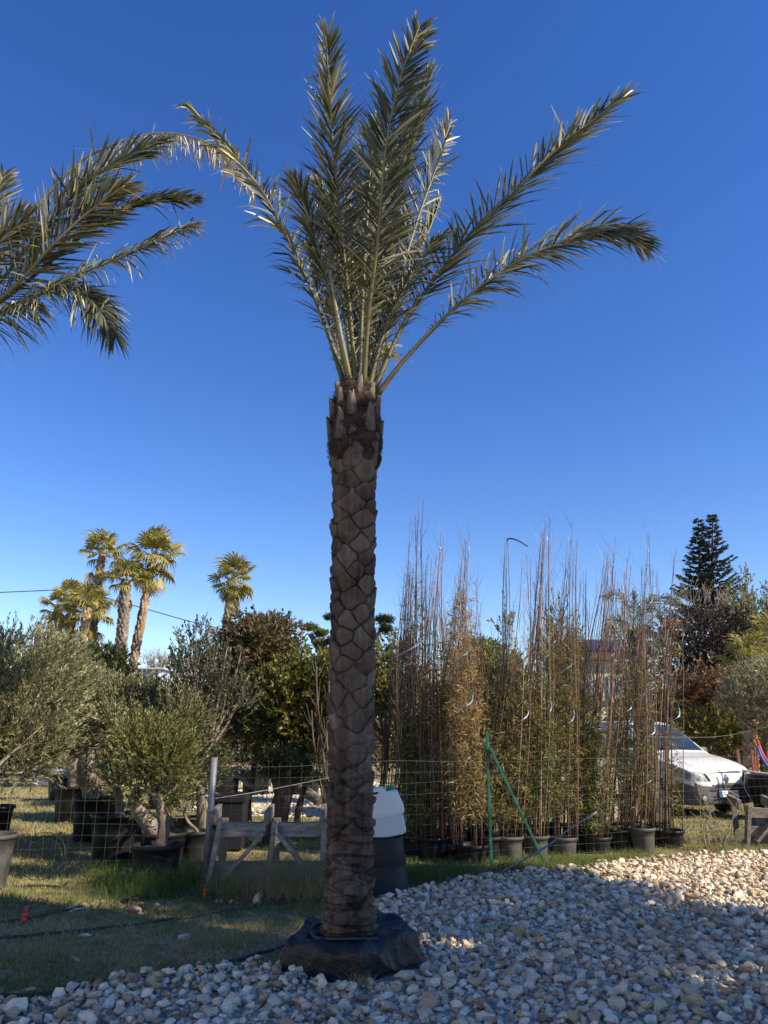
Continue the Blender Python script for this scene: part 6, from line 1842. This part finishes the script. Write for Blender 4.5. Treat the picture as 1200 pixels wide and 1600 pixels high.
ol = [(xa - 0.22, za - 0.8)] + [(xa - 0.22 * math.cos(q), za + 0.15 + 0.35 * math.sin(q)) for q in th_] + [(xa + 0.22, za - 0.8)]
V = [(x, y + 0.04, z) for x, z in ol] + [(x, y + 0.08, z) for x, z in ol]
n = len(ol)
mb.add(V, [tuple(range(n))] + [tuple(range(2 * n - 1, n - 1, -1))] + [(i, i + n, (i + 1) % n + n, (i + 1) % n) for i in range(n)], 0)
mb.build('arched_door', 'twig', t)
a, b_ = pt(252, 1055, 40), pt(283, 1052, 40)
t = thing('cream_house', 'low cream building beside the white pavilion', 'house', ((a.x + b_.x) / 2, 40, 0))
mb = MB(); box(mb, ((a.x + b_.x) / 2, 41.5, a.z / 2), (b_.x - a.x, 3, a.z)); mb.build('wall', 'cream', t)
mb = MB(); box(mb, ((a.x + b_.x) / 2, 41.5, a.z + 0.05), (b_.x - a.x + 0.2, 3.2, 0.09)); mb.build('roof', 'tile', t)
mb = MB(); box(mb, (pt(268, 1070, 40).x, 39.98, a.z - 1.0), (0.5, 0.06, 0.7)); mb.build('window', 'bluegrey', t)

# cream house with tiles and solar panels behind the bamboo
y = 34
a, b_ = pt(903, 1033, y), pt(1003, 1033, y)
ze = a.z
zr = pt(950, 1001, y + 3).z
t = thing('cream_house', 'cream house with tiled roof and solar panels behind the bamboo', 'house', ((a.x + b_.x) / 2, y, 0))
mb = MB(); box(mb, ((a.x + b_.x) / 2, y + 3, ze / 2), (b_.x - a.x, 6, ze)); mb.build('wall', 'cream', t)
mb = MB()
nr = 60
X = np.linspace(a.x - 0.3, b_.x + 0.3, nr * 2 + 1)
yy0, yy1 = y - 0.35, y + 3
zof = 0.05 * np.abs(np.sin(np.arange(nr * 2 + 1) * math.pi / 2))
V = []
for f in (0.0, 1.0):
    V += [(x, yy0 + (yy1 - yy0) * f, ze + (zr - ze) * f + 0.02 + q) for x, q in zip(X, zof)]
V += [(x, y + 6.4, ze + 0.02 + q) for x, q in zip(X, zof)]
m = nr * 2 + 1
mb.add(V, [(i, i + 1, m + i + 1, m + i) for i in range(m - 1)] + [(m + i, m + i + 1, 2 * m + i + 1, 2 * m + i) for i in range(m - 1)], 0)
V0 = len(X)
mb.build('roof', 'tile', t)
sl = math.atan2(zr - ze, 3.35)
for k in range(3):
    x = pt(942, 1020, y).x + k * 1.06
    mb = MB(); box(mb, (x, y + 1.45, ze + (zr - ze) * 0.53 + 0.17), (1.0, 1.7, 0.05), Matrix.Rotation(sl, 4, 'X'), 0, 0.5, 0.005); mb.build('solar_panel', 'solar', t)
for px in (915, 962, 990):
    x = pt(px, 1060, y).x
    mb = MB(); box(mb, (x, y - 0.03, ze - 1.15), (0.8, 0.1, 1.0)); w = mb.build('window', 'bluegrey', t)
    mb = MB(); box(mb, (x, y - 0.08, ze - 1.69), (1.0, 0.2, 0.06)); mb.build('sill', 'concrete', w)


# ------------------------------------------------------------------ white van
def build_van():
    c = gp(1138, 1258, 0.22)
    ang = math.radians(-66)          # heading of its nose
    origin = Vector((c.x, c.y, 0))
    t = thing('van', 'white van with grey bumper parked behind the rightmost bamboos', 'van', origin)
    Rv = Matrix.Rotation(ang, 3, 'Z')
    # stations along the body, nose (x = 0) to tail: x, half width low, half width at belt, belt height, half width at roof edge, top height, underside
    ST = np.array([
        [0.03, 0.30, 0.28, 0.60, 0.22, 0.66, 0.36],
        [0.00, 0.62, 0.60, 0.66, 0.52, 0.80, 0.26],
        [-0.07, 0.74, 0.73, 0.74, 0.60, 0.90, 0.23],
        [-0.20, 0.83, 0.82, 0.82, 0.66, 0.98, 0.22],
        [-0.45, 0.885, 0.88, 0.90, 0.70, 1.06, 0.22],
        [-0.80, 0.905, 0.905, 0.96, 0.74, 1.125, 0.22],
        [-1.05, 0.91, 0.91, 1.00, 0.76, 1.175, 0.22],
        [-1.20, 0.91, 0.91, 1.02, 0.76, 1.27, 0.22],
        [-1.60, 0.91, 0.91, 1.04, 0.70, 1.58, 0.22],
        [-1.90, 0.91, 0.91, 1.05, 0.66, 1.745, 0.22],
        [-2.15, 0.91, 0.91, 1.05, 0.655, 1.80, 0.22],
        [-2.90, 0.91, 0.91, 1.05, 0.66, 1.82, 0.22],
        [-3.70, 0.905, 0.905, 1.05, 0.66, 1.80, 0.24],
        [-4.10, 0.88, 0.87, 1.03, 0.63, 1.73, 0.28],
        [-4.20, 0.82, 0.80, 1.0, 0.56, 1.60, 0.36]])
    nu, nv = 260, 61
    st = []
    for col in range(ST.shape[1]):
        cc = curve(np.stack([np.arange(len(ST)), ST[:, col], 0 * ST[:, 0]], -1), nu)
        st.append(cc[:, 1])
    X, WL, WB, ZB, WR, ZT, Z0 = st
    V = np.zeros((nu, nv, 3))
    for i in range(nu):
        half = [(0, Z0[i]), (WL[i] * 0.86, Z0[i]), (WL[i] * 0.97, Z0[i] + 0.06), (WL[i], Z0[i] + 0.22), (max(WL[i], WB[i]) * 1.0, (Z0[i] + ZB[i]) / 2 + 0.05), (WB[i], ZB[i]),
                (WB[i] * 0.55 + WR[i] * 0.45, ZB[i] * 0.42 + ZT[i] * 0.58), (WR[i], ZT[i] - 0.055 - 0.03 * (ZT[i] > 1.4)), (WR[i] * 0.82, ZT[i] - 0.018), (0, ZT[i])]
        if ZT[i] < 1.2:
            half[6] = (WB[i] * 0.97, ZB[i] * 0.5 + ZT[i] * 0.5 - 0.01)
        h = curve([(a, b_, 0) for a, b_ in half], 31)[:, :2]
        h[0, 0] = 0
        h[-1, 0] = 0
        full = np.vstack([h, np.stack([-h[::-1][1:, 0], h[::-1][1:, 1]], -1)])
        V[i] = np.stack([np.full(nv, X[i]), full[:, 0], full[:, 1]], -1)
    Fi, Fj = np.meshgrid(np.arange(nu - 1), np.arange(nv - 1), indexing='ij')
    F = np.stack([Fi * nv + Fj, Fi * nv + Fj + 1, (Fi + 1) * nv + Fj + 1, (Fi + 1) * nv + Fj], -1).reshape(-1, 4)
    VV = V.reshape(-1, 3)
    # close the nose and the tail with a strip from left to right
    cap = []
    for i0, fl in ((0, 0), (nu - 1, 1)):
        for j in range(30):
            q = (i0 * nv + j, i0 * nv + j + 1, i0 * nv + nv - 2 - j, i0 * nv + nv - 1 - j)
            cap.append(q if fl else q[::-1])
    F = np.concatenate([F, np.array(cap)])
    C = VV[F].mean(1)
    x, y, z = C.T
    ay = np.abs(y)
    arch = ((x + 0.82) ** 2 + (z - 0.32) ** 2 < 0.40 ** 2) & (ay > 0.7) | ((x + 3.45) ** 2 + (z - 0.32) ** 2 < 0.40 ** 2) & (ay > 0.7)
    archin = ((x + 0.82) ** 2 + (z - 0.32) ** 2 < 0.345 ** 2) & (ay > 0.6) | ((x + 3.45) ** 2 + (z - 0.32) ** 2 < 0.345 ** 2) & (ay > 0.6)
    ztop_b = 0.60 - 0.06 * (ay / 0.7) ** 2 + 0.0 + np.clip((ay - 0.5) / 0.4, 0, 1) * 0.12
    bumper = ((x > -0.62) & (z < ztop_b)) | ((x <= -0.62) & (z < 0.40)) | arch
    wind = (x < -1.12) & (x > -1.86) & (ay < np.interp(x, [-1.86, -1.12], [0.60, 0.735]) - 0.03) & (z > 1.17 + 0.9 * 0)
    upper = z > np.interp(x, [-1.7, -1.2], [1.08, 1.10])
    zt_here = np.interp(x, X[::-1], ZT[::-1])
    side = (ay > np.interp(x, [-4.2, -1.2], [0.66, 0.70])) & (z > 1.10) & (z < np.minimum(1.60, zt_here - 0.16)) & (x < -1.38) & (x > -2.32) & ~wind
    side2 = (ay > 0.66) & (z > 1.12) & (z < 1.58) & (x < -2.5) & (x > -3.25)
    hl = (x > -0.52) & (z > np.interp(x, [-0.55, -0.02], [0.80, 0.655])) & (z < np.interp(x, [-0.55, -0.02], [0.97, 0.81])) & (ay > 0.50) & ~bumper
    mats = np.zeros(len(F), int)
    mats[bumper] = 1
    mats[wind] = 2
    mats[side | side2] = 3
    mats[hl] = 4
    mats[archin] = 9
    W = (VV @ np.array(Rv).T) + np.array(origin)

    def part(name, sel, mat, sm=True):
        FF = F[sel]
        u = np.unique(FF)
        rm = np.zeros(len(W), int)
        rm[u] = np.arange(len(u))
        mb = MB()
        mb.add(W[u], rm[FF], 0, 0.5, sm)
        return mb.build(name, mat, t)

    body = part('body', mats == 0, 'vanpaint')
    part('bumper', mats == 1, 'vanplastic')
    part('windscreen', mats == 2, 'glass')
    for s in (1, -1):
        part('side_window', (mats == 3) & (y * s > 0), 'glass')
        part('headlight', (mats == 4) & (y * s > 0), 'lamp')
    part('wheel_arch', mats == 9, 'black')
    # inside box so that the arches read dark
    bvh = BVHTree.FromPolygons([tuple(v) for v in VV], [tuple(f) for f in F])

    def L2W(p):
        return Rv @ Vector(p) + origin

    def onface(yv, zv, off=0.006):
        h = bvh.ray_cast(Vector((1.0, yv, zv)), Vector((-1, 0, 0)))
        xx = h[0].x if h[0] is not None else 0
        return (xx + off, yv, zv)

    def patch(name, quad, mat, off=0.008, nu_=10, nv_=4, parent=None):
        """a plate on the nose: four corners (y, z), laid on the body"""
        a, b_, c_, d = [np.array(q) for q in quad]
        pts, fs = [], []
        for i in range(nu_ + 1):
            for j in range(nv_ + 1):
                u, v = i / nu_, j / nv_
                q = (a * (1 - u) + b_ * u) * (1 - v) + (d * (1 - u) + c_ * u) * v
                pts.append(L2W(onface(q[0], q[1], off))[:])
        for i in range(nu_):
            for j in range(nv_):
                k = i * (nv_ + 1) + j
                fs.append((k, k + nv_ + 1, k + nv_ + 2, k + 1))
        mb = MB()
        mb.add(pts, fs, 0, 0.5, True)
        return mb.build(name, mat, parent or t)

    patch('bonnet_gap', [(-0.42, 0.80), (0.46, 0.80), (0.40, 0.835), (-0.40, 0.812)], 'black')
    patch('grille_slot', [(-0.42, 0.475), (0.42, 0.475), (0.46, 0.50), (-0.46, 0.50)], 'black')
    for zq in (0.315, 0.345, 0.375):
        patch('lower_grille', [(-0.38, zq), (0.38, zq), (0.385, zq + 0.018), (-0.385, zq + 0.018)], 'black')
    for s in (1, -1):
        patch('lamp_edge', [(s * 0.40, 0.66), (s * 0.46, 0.66), (s * 0.53, 0.80), (s * 0.49, 0.81)], 'black', 0.010, 4, 6)
        p0 = onface(s * 0.60, 0.36)
        mb = MB()
        q = [L2W((p0[0] + dx_, p0[1], p0[2]))[:] for dx_ in (-0.03, 0.012)]
        tube(mb, q, [0.075, 0.07], 18)
        f = mb.build('fog_light', 'black', t)
        mb = MB()
        tube(mb, [L2W((p0[0] + 0.008, p0[1], p0[2]))[:], L2W((p0[0] + 0.02, p0[1], p0[2]))[:]], [0.05, 0.045], 16)
        mb.build('lens', 'lamp', f)
    # diamond emblem
    mb = MB()
    ez, eh, ew = 0.70, 0.085, 0.055
    o4 = [(0, eh), (ew, 0), (0, -eh), (-ew, 0)]
    i4 = [(0, eh * 0.45), (ew * 0.42, 0), (0, -eh * 0.45), (-ew * 0.42, 0)]
    P = []
    for lst, off in ((o4, 0.006), (o4, 0.022), (i4, 0.022), (i4, 0.006)):
        P += [L2W((onface(a, ez + b_)[0] + off, a, ez + b_))[:] for a, b_ in lst]
    Fq = []
    for r_i in range(3):
        for k in range(4):
            Fq.append((r_i * 4 + k, r_i * 4 + (k + 1) % 4, r_i * 4 + 4 + (k + 1) % 4, r_i * 4 + 4 + k))
    mb.add(P, Fq, 0)
    mb.build('emblem', 'chrome', t)
    # number plate with its characters
    px_ = onface(0, 0.445)[0] + 0.03
    mb = MB()
    Rm4 = Rv.to_4x4()
    box(mb, L2W((px_, 0.0, 0.43)), (0.012, 0.52, 0.11), Rm4, 0, 0.5, 0.003)
    plate = mb.build('number_plate', 'plate', t)
    for s in (1, -1):
        mb = MB()
        box(mb, L2W((px_ + 0.0045, s * 0.238, 0.43)), (0.006, 0.04, 0.104), Rm4)
        mb.build('blue_band', 'plateblue', plate)
    fc = bpy.data.curves.new('plate_text', 'FONT')
    fc.body = 'CG-440-DM'
    fc.size = 0.098
    fc.align_x = 'CENTER'
    fc.align_y = 'CENTER'
    fc.extrude = 0.001
    tmp = bpy.data.objects.new('plate_text', fc)
    COL.objects.link(tmp)
    dg = bpy.context.evaluated_depsgraph_get()
    me = bpy.data.meshes.new_from_object(tmp.evaluated_get(dg))
    bpy.data.objects.remove(tmp)
    co = np.zeros(len(me.vertices) * 3)
    me.vertices.foreach_get('co', co)
    co = co.reshape(-1, 3)
    loc = np.stack([np.full(len(co), px_ + 0.0075) + co[:, 2], co[:, 0] * 0.84, 0.43 + co[:, 1] * 0.9], -1)
    wco = loc @ np.array(Rv).T          # relative to the van's Empty
    me.vertices.foreach_set('co', wco.astype(np.float32).ravel())
    me.materials.clear()
    me.materials.append(MAT['ink'])
    me.update()
    o = bpy.data.objects.new('plate_characters', me)
    COL.objects.link(o)
    o.parent = plate
    # wipers, mirrors, wheels, door lines
    for s0, s1 in (((-1.10, 0.45, 1.215), (-1.19, -0.05, 1.265)), ((-1.10, -0.15, 1.22), (-1.2, -0.6, 1.265))):
        mb = MB(); tube(mb, [L2W(s0)[:], L2W(s1)[:]], 0.009, 5); mb.build('wiper', 'black', t)
    for s in (1, -1):
        mb = MB(); box(mb, L2W((-1.42, s * 1.0, 1.15)), (0.10, 0.2, 0.22), Rm4, 0, 0.5, 0.045); m_ = mb.build('mirror', 'vanplastic', t)
        for wx in (-0.82, -3.45):
            mb = MB()
            cc = L2W((wx, s * 0.80, 0.31))
            ax = Rv @ Vector((0, 1, 0))
            prof = [(-0.1, 0.2), (-0.1, 0.28), (-0.075, 0.31), (0.075, 0.31), (0.1, 0.28), (0.1, 0.2)]
            tube(mb, [tuple(cc + ax * a) for a, _ in prof], [q for _, q in prof], 28)
            wh = mb.build('wheel', 'rubber', t)
            mb = MB()
            prof = [(0.09 * s, 0.2), (0.103 * s, 0.195), (0.07 * s, 0.15), (0.085 * s, 0.06), (0.09 * s, 0.01)]
            tube(mb, [tuple(cc + ax * a) for a, _ in prof], [q for _, q in prof], 20, cap=False)
            mb.build('rim', 'rim', wh)
        for xl in (-1.33, -2.40):
            mb = MB()
            pts = []
            for zq in np.linspace(0.42, 1.06, 9):
                h = bvh.ray_cast(Vector((xl, s * 2.0, zq)), Vector((0, -s, 0)))
                if h[0] is not None:
                    pts.append(L2W((xl, h[0].y + s * 0.001, zq))[:])
            tube(mb, pts, 0.005, 4)
            mb.build('door_seam', 'black', t)
        mb = MB(); h = bvh.ray_cast(Vector((-2.2, s * 2.0, 0.93)), Vector((0, -s, 0))); box(mb, L2W((-2.2, h[0].y + s * 0.015, 0.93)), (0.2, 0.035, 0.035), Rm4, 0, 0.5, 0.01); mb.build('door_handle', 'vanplastic', t)
    # underside shade box
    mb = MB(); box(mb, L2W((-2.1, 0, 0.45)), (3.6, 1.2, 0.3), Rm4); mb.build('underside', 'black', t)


build_van()

# ------------------------------------------------------------------ yellow digger glimpsed behind the bamboo
y = 21.0
a = pt(790, 1110, y)
t = thing('digger', 'yellow digger with an orange beacon glimpsed between the bamboos', 'digger', (a.x, y, 0))
zb_ = pt(790, 1116, y).z
mb = MB()
x0, x1 = pt(775, 1100, y).x, pt(872, 1100, y).x
box(mb, ((x0 + x1) / 2, y + 0.6, 0.55 + (zb_ + 0.3 - 0.55) / 2), (x1 - x0, 1.4, zb_ + 0.3 - 0.55), None, 0, 0.5, 0.06)
mb.build('body', 'yellow', t)
zc = pt(760, 1049, y).z
xa, xb = pt(747, 1050, y).x, pt(806, 1050, y).x
mb = MB(); box(mb, ((xa + xb) / 2, y + 0.5, zc), (xb - xa, 1.3, 0.1), None, 0, 0.5, 0.03); mb.build('canopy', 'black', t)
for xx, yy in ((xa + 0.06, 0.0), (xa + 0.06, 1.0), (xb - 0.06, 1.0)):
    mb = MB(); bar(mb, (xx, y + yy, zb_), (xx, y + yy, zc - 0.04), 0.07, 0.07); mb.build('canopy_post', 'yellow', t)
mb = MB()
P = [pt(783, 1047, y - 0.6), pt(790, 1075, y - 0.7), pt(799, 1108, y - 0.8)]
for i in range(2):
    bar(mb, P[i], P[i + 1], 0.14, 0.2)
mb.build('boom', 'yellow', t)
mb = MB(); bar(mb, pt(868, 1062, y - 0.5), pt(880, 1110, y - 0.6), 0.13, 0.16); mb.build('boom', 'yellow', t)
for s in (0.05, 1.15):
    mb = MB(); box(mb, ((x0 + x1) / 2, y + s, 0.27), (x1 - x0, 0.32, 0.5), None, 0, 0.5, 0.18); mb.build('track', 'rubber', t)
bc = pt(750, 1047, y)
mb = MB(); lathe(mb, [(0, 0.0), (0.13, 0.0), (0.13, 0.16), (0.1, 0.24), (0, 0.26)], (bc.x + 0.03, y + 0.3, zc + 0.05), 16); mb.build('beacon', 'orange', t)

# three pale posts, the stone block under them, dry stone wall pieces
y = 13.6
t = thing('post_bundle', 'three pale round posts standing upright together behind the bamboo', 'posts', (pt(858, 1165, y).x, y, 0))
for k, (px, tpy) in enumerate(((848, 1088), (857, 1084), (867, 1093))):
    a, b_ = pt(px + 1, 1172, y + 0.05 * k), pt(px, tpy, y + 0.05 * k)
    mb = MB(); tube(mb, [(a.x, a.y, a.z - 0.02), (b_.x, b_.y, b_.z)], [0.047, 0.044], 10); mb.build('post', 'paletwig', t)
a = pt(858, 1172, y)


def block(name, label, cat, c, s, mat, rz=0.0, seed=0, group=None):
    mb = MB()
    box(mb, c, s, Matrix.Rotation(rz, 4, 'Z'), 0, 0.5, min(s) * 0.12)
    return props(mb.build(name, mat, origin=(c[0], c[1], c[2] - s[2] / 2)), label, cat, group)


block('stone_block', 'tan stone slab carrying the three pale posts', 'stone', (a.x, y + 0.05, a.z - 0.09), (0.62, 0.5, 0.16), 'concrete', 0.1)
block('stone_block', 'tall rough stone block under the slab with the pale posts', 'stone', (a.x - 0.02, y + 0.08, (a.z - 0.17) / 2), (0.5, 0.42, a.z - 0.175), 'concrete', -0.1)
p = pt(930, 1185, 14.5)
block('stone_block', 'sandy stone block behind the bamboo left of the van', 'stone', (p.x, 14.5, p.z * 0.5), (0.6, 0.5, p.z), 'concrete', 0.3)
p = pt(735, 1290, 11.9)
block('stone_block', 'low pale stone behind the golden leaved bamboo', 'stone', (p.x, 12.0, 0.2), (0.5, 0.4, 0.4), 'concrete', 0.3)
for k, (w0, w1, lab) in enumerate((((925, 1158), (1010, 1215), 'weathered plank leaning in front of the van door'), ((905, 1165), (990, 1180), 'weathered plank lying level in front of the van wheel'), ((790, 1262), (870, 1230), 'weathered plank leaning behind the sloping green brace'))):
    mb = MB()
    bar(mb, pt(w0[0], w0[1], 13.4), pt(w1[0], w1[1], 13.2), 0.10, 0.035)
    props(mb.build('plank', 'wood', origin=tuple(pt(w0[0], w0[1], 13.4))), lab, 'plank')

# right edge: rope, rusty stakes, straps, black tub
y = 15.5
pipe('rope', [pt(1153, 1203, y), pt(1170, 1206, y - 0.2), pt(1190, 1209, y - 0.4), pt(1240, 1214, y - 0.8)], 0.03, 'rope', 'thick pale rope tied off beside the van nose', 'rope', 24, 8)
th_ = np.linspace(0, 2 * math.pi, 20)
cL = pt(1169, 1215, y - 0.25)
pipe('rope_loop', [(cL.x + 0.06 * math.cos(q), cL.y, cL.z + 0.085 * math.sin(q)) for q in th_], 0.018, 'rope', 'knotted loop of pale rope hanging under the tied rope', 'rope', 40, 6)
pipe('rope', [pt(1165, 1212, y - 0.3), pt(1163, 1228, y - 0.3), pt(1168, 1240, y - 0.3), pt(1178, 1256, y - 0.3)], 0.012, 'rope', 'thin rope end dangling left of the black tub', 'rope', 20, 6)
pipe('rope', [pt(1199, 1215, y - 0.6), pt(1197, 1228, y - 0.6), pt(1190, 1240, y - 0.6), pt(1186, 1246, y - 0.6)], 0.012, 'rope', 'thin rope end dangling in front of the black tub', 'rope', 20, 6)
for w0, w1, yy, r_w, lab in (((1152, 1172), (1160, 1230), 16.2, 0.05, 'rusty stake leaning beside the van nose'), ((1174, 1172), (1179, 1225), 16.6, 0.055, 'left of the three close rusty stakes at the right edge'), ((1179, 1174), (1182, 1225), 16.8, 0.045, 'middle one of the three close rusty stakes at the right edge'), ((1183, 1166), (1185, 1225), 17.0, 0.045, 'tallest of the three close rusty stakes at the right edge')):
    a, b_ = pt(*w0, yy), pt(*w1, yy)
    k = (a.x - b_.x) / (a.z - b_.z)
    mb = MB(); bar(mb, (b_.x - k * b_.z, yy, -0.05), a, r_w, r_w, bev=0.01)
    props(mb.build('stake', 'rustmetal', origin=(b_.x, yy, 0)), lab, 'stake', 'rusty stakes')
y = 14.6
a, b_ = pt(1200, 1212, y), pt(1262, 1250, y)
t = thing('tub', 'black tub at the right edge under the red and blue straps', 'tub', ((a.x + b_.x) / 2, y + 0.4, 0))
mb = MB(); lathe(mb, [(0.3, 0.0), (0.42, 0.02), (0.5, a.z - 0.1), (0.53, a.z - 0.08), (0.53, a.z - 0.02), (0.5, a.z), (0.47, a.z - 0.04), (0.0, a.z - 0.08)], ((a.x + b_.x) / 2, y + 0.4, 0), 30); mb.build('body', 'pot', t)


def strap(label, pts, mat):
    q = curve([pt(px, py, Y) for px, py, Y in pts], 16)
    mb = MB()
    d = np.array([0.022, 0.0, 0.01])
    e = np.array([0, 0.012, 0.0])
    V = np.stack([q - d, q + d, q + d + e, q - d + e], 1).reshape(-1, 3)
    F = []
    for i in range(15):
        for k in range(4):
            F.append((i * 4 + k, i * 4 + (k + 1) % 4, i * 4 + 4 + (k + 1) % 4, i * 4 + 4 + k))
    mb.add(V, F, 0, 0.5, True)
    props(mb.build('strap', mat, origin=tuple(q[0])), label, 'strap')


strap('red strap hanging down at the right edge above the black tub', [(1184, 1157, 14.8), (1187, 1166, 14.8), (1192, 1178, 14.75), (1200, 1191, 14.75), (1206, 1200, 14.75)], 'redstrap')
strap('blue strap hanging beside the red one above the black tub', [(1184, 1166, 14.7), (1187, 1175, 14.7), (1193, 1187, 14.65), (1199, 1196, 14.65), (1204, 1204, 14.65)], 'bluestrap')
# dry twigs in front of the right hand frame
for k, (px, lab) in enumerate(((1131, 'dry branching weed stalk standing before the right hand timber frame'), (1106, 'dry weed stalks on the sunny bank right of the last pot'))):
    b = gp(px, 1330)
    mb = MB()
    rs = random.Random(60 + k)
    for q in range(5):
        e = Vector((b.x + rs.uniform(-0.35, 0.35), b.y + rs.uniform(-0.2, 0.2), rs.uniform(0.3, 0.85)))
        P = curve([(b.x + rs.uniform(-0.05, 0.05), b.y, 0), Vector((b.x, b.y, 0)).lerp(e, 0.5) + Vector((rs.uniform(-0.1, 0.1), 0, 0.06)), e], 8)
        tube(mb, P, np.linspace(0.008, 0.003, 8), 5)
        for w_ in range(3):
            s = Vector(P[rs.randint(3, 7)])
            tube(mb, [s, s + Vector((rs.uniform(-0.2, 0.2), 0, rs.uniform(0.0, 0.2)))], [0.004, 0.002], 4)
    props(mb.build('dry_weed', 'paletwig', origin=(b.x, b.y, 0)), lab, 'weed')
# far end of the grass strip
p = pt(80, 1186, 24)
block('concrete_block', 'white block at the far end of the sunny grass strip', 'block', (p.x, 24, 0.25), (0.8, 0.5, 0.5), 'white', 0.1)
pipe('wire_coil', [(gp(60, 1392).x + 0.2 * math.cos(q) * (1 + 0.1 * q / 6), gp(60, 1392).y + 0.05 * math.sin(q), 0.26 + 0.2 * math.sin(q) + 0.01 * q) for q in np.linspace(0, 11, 40)], 0.0035, 'hose', 'loose dark wire coil standing in the grass by the left pots', 'wire', 90, 5)
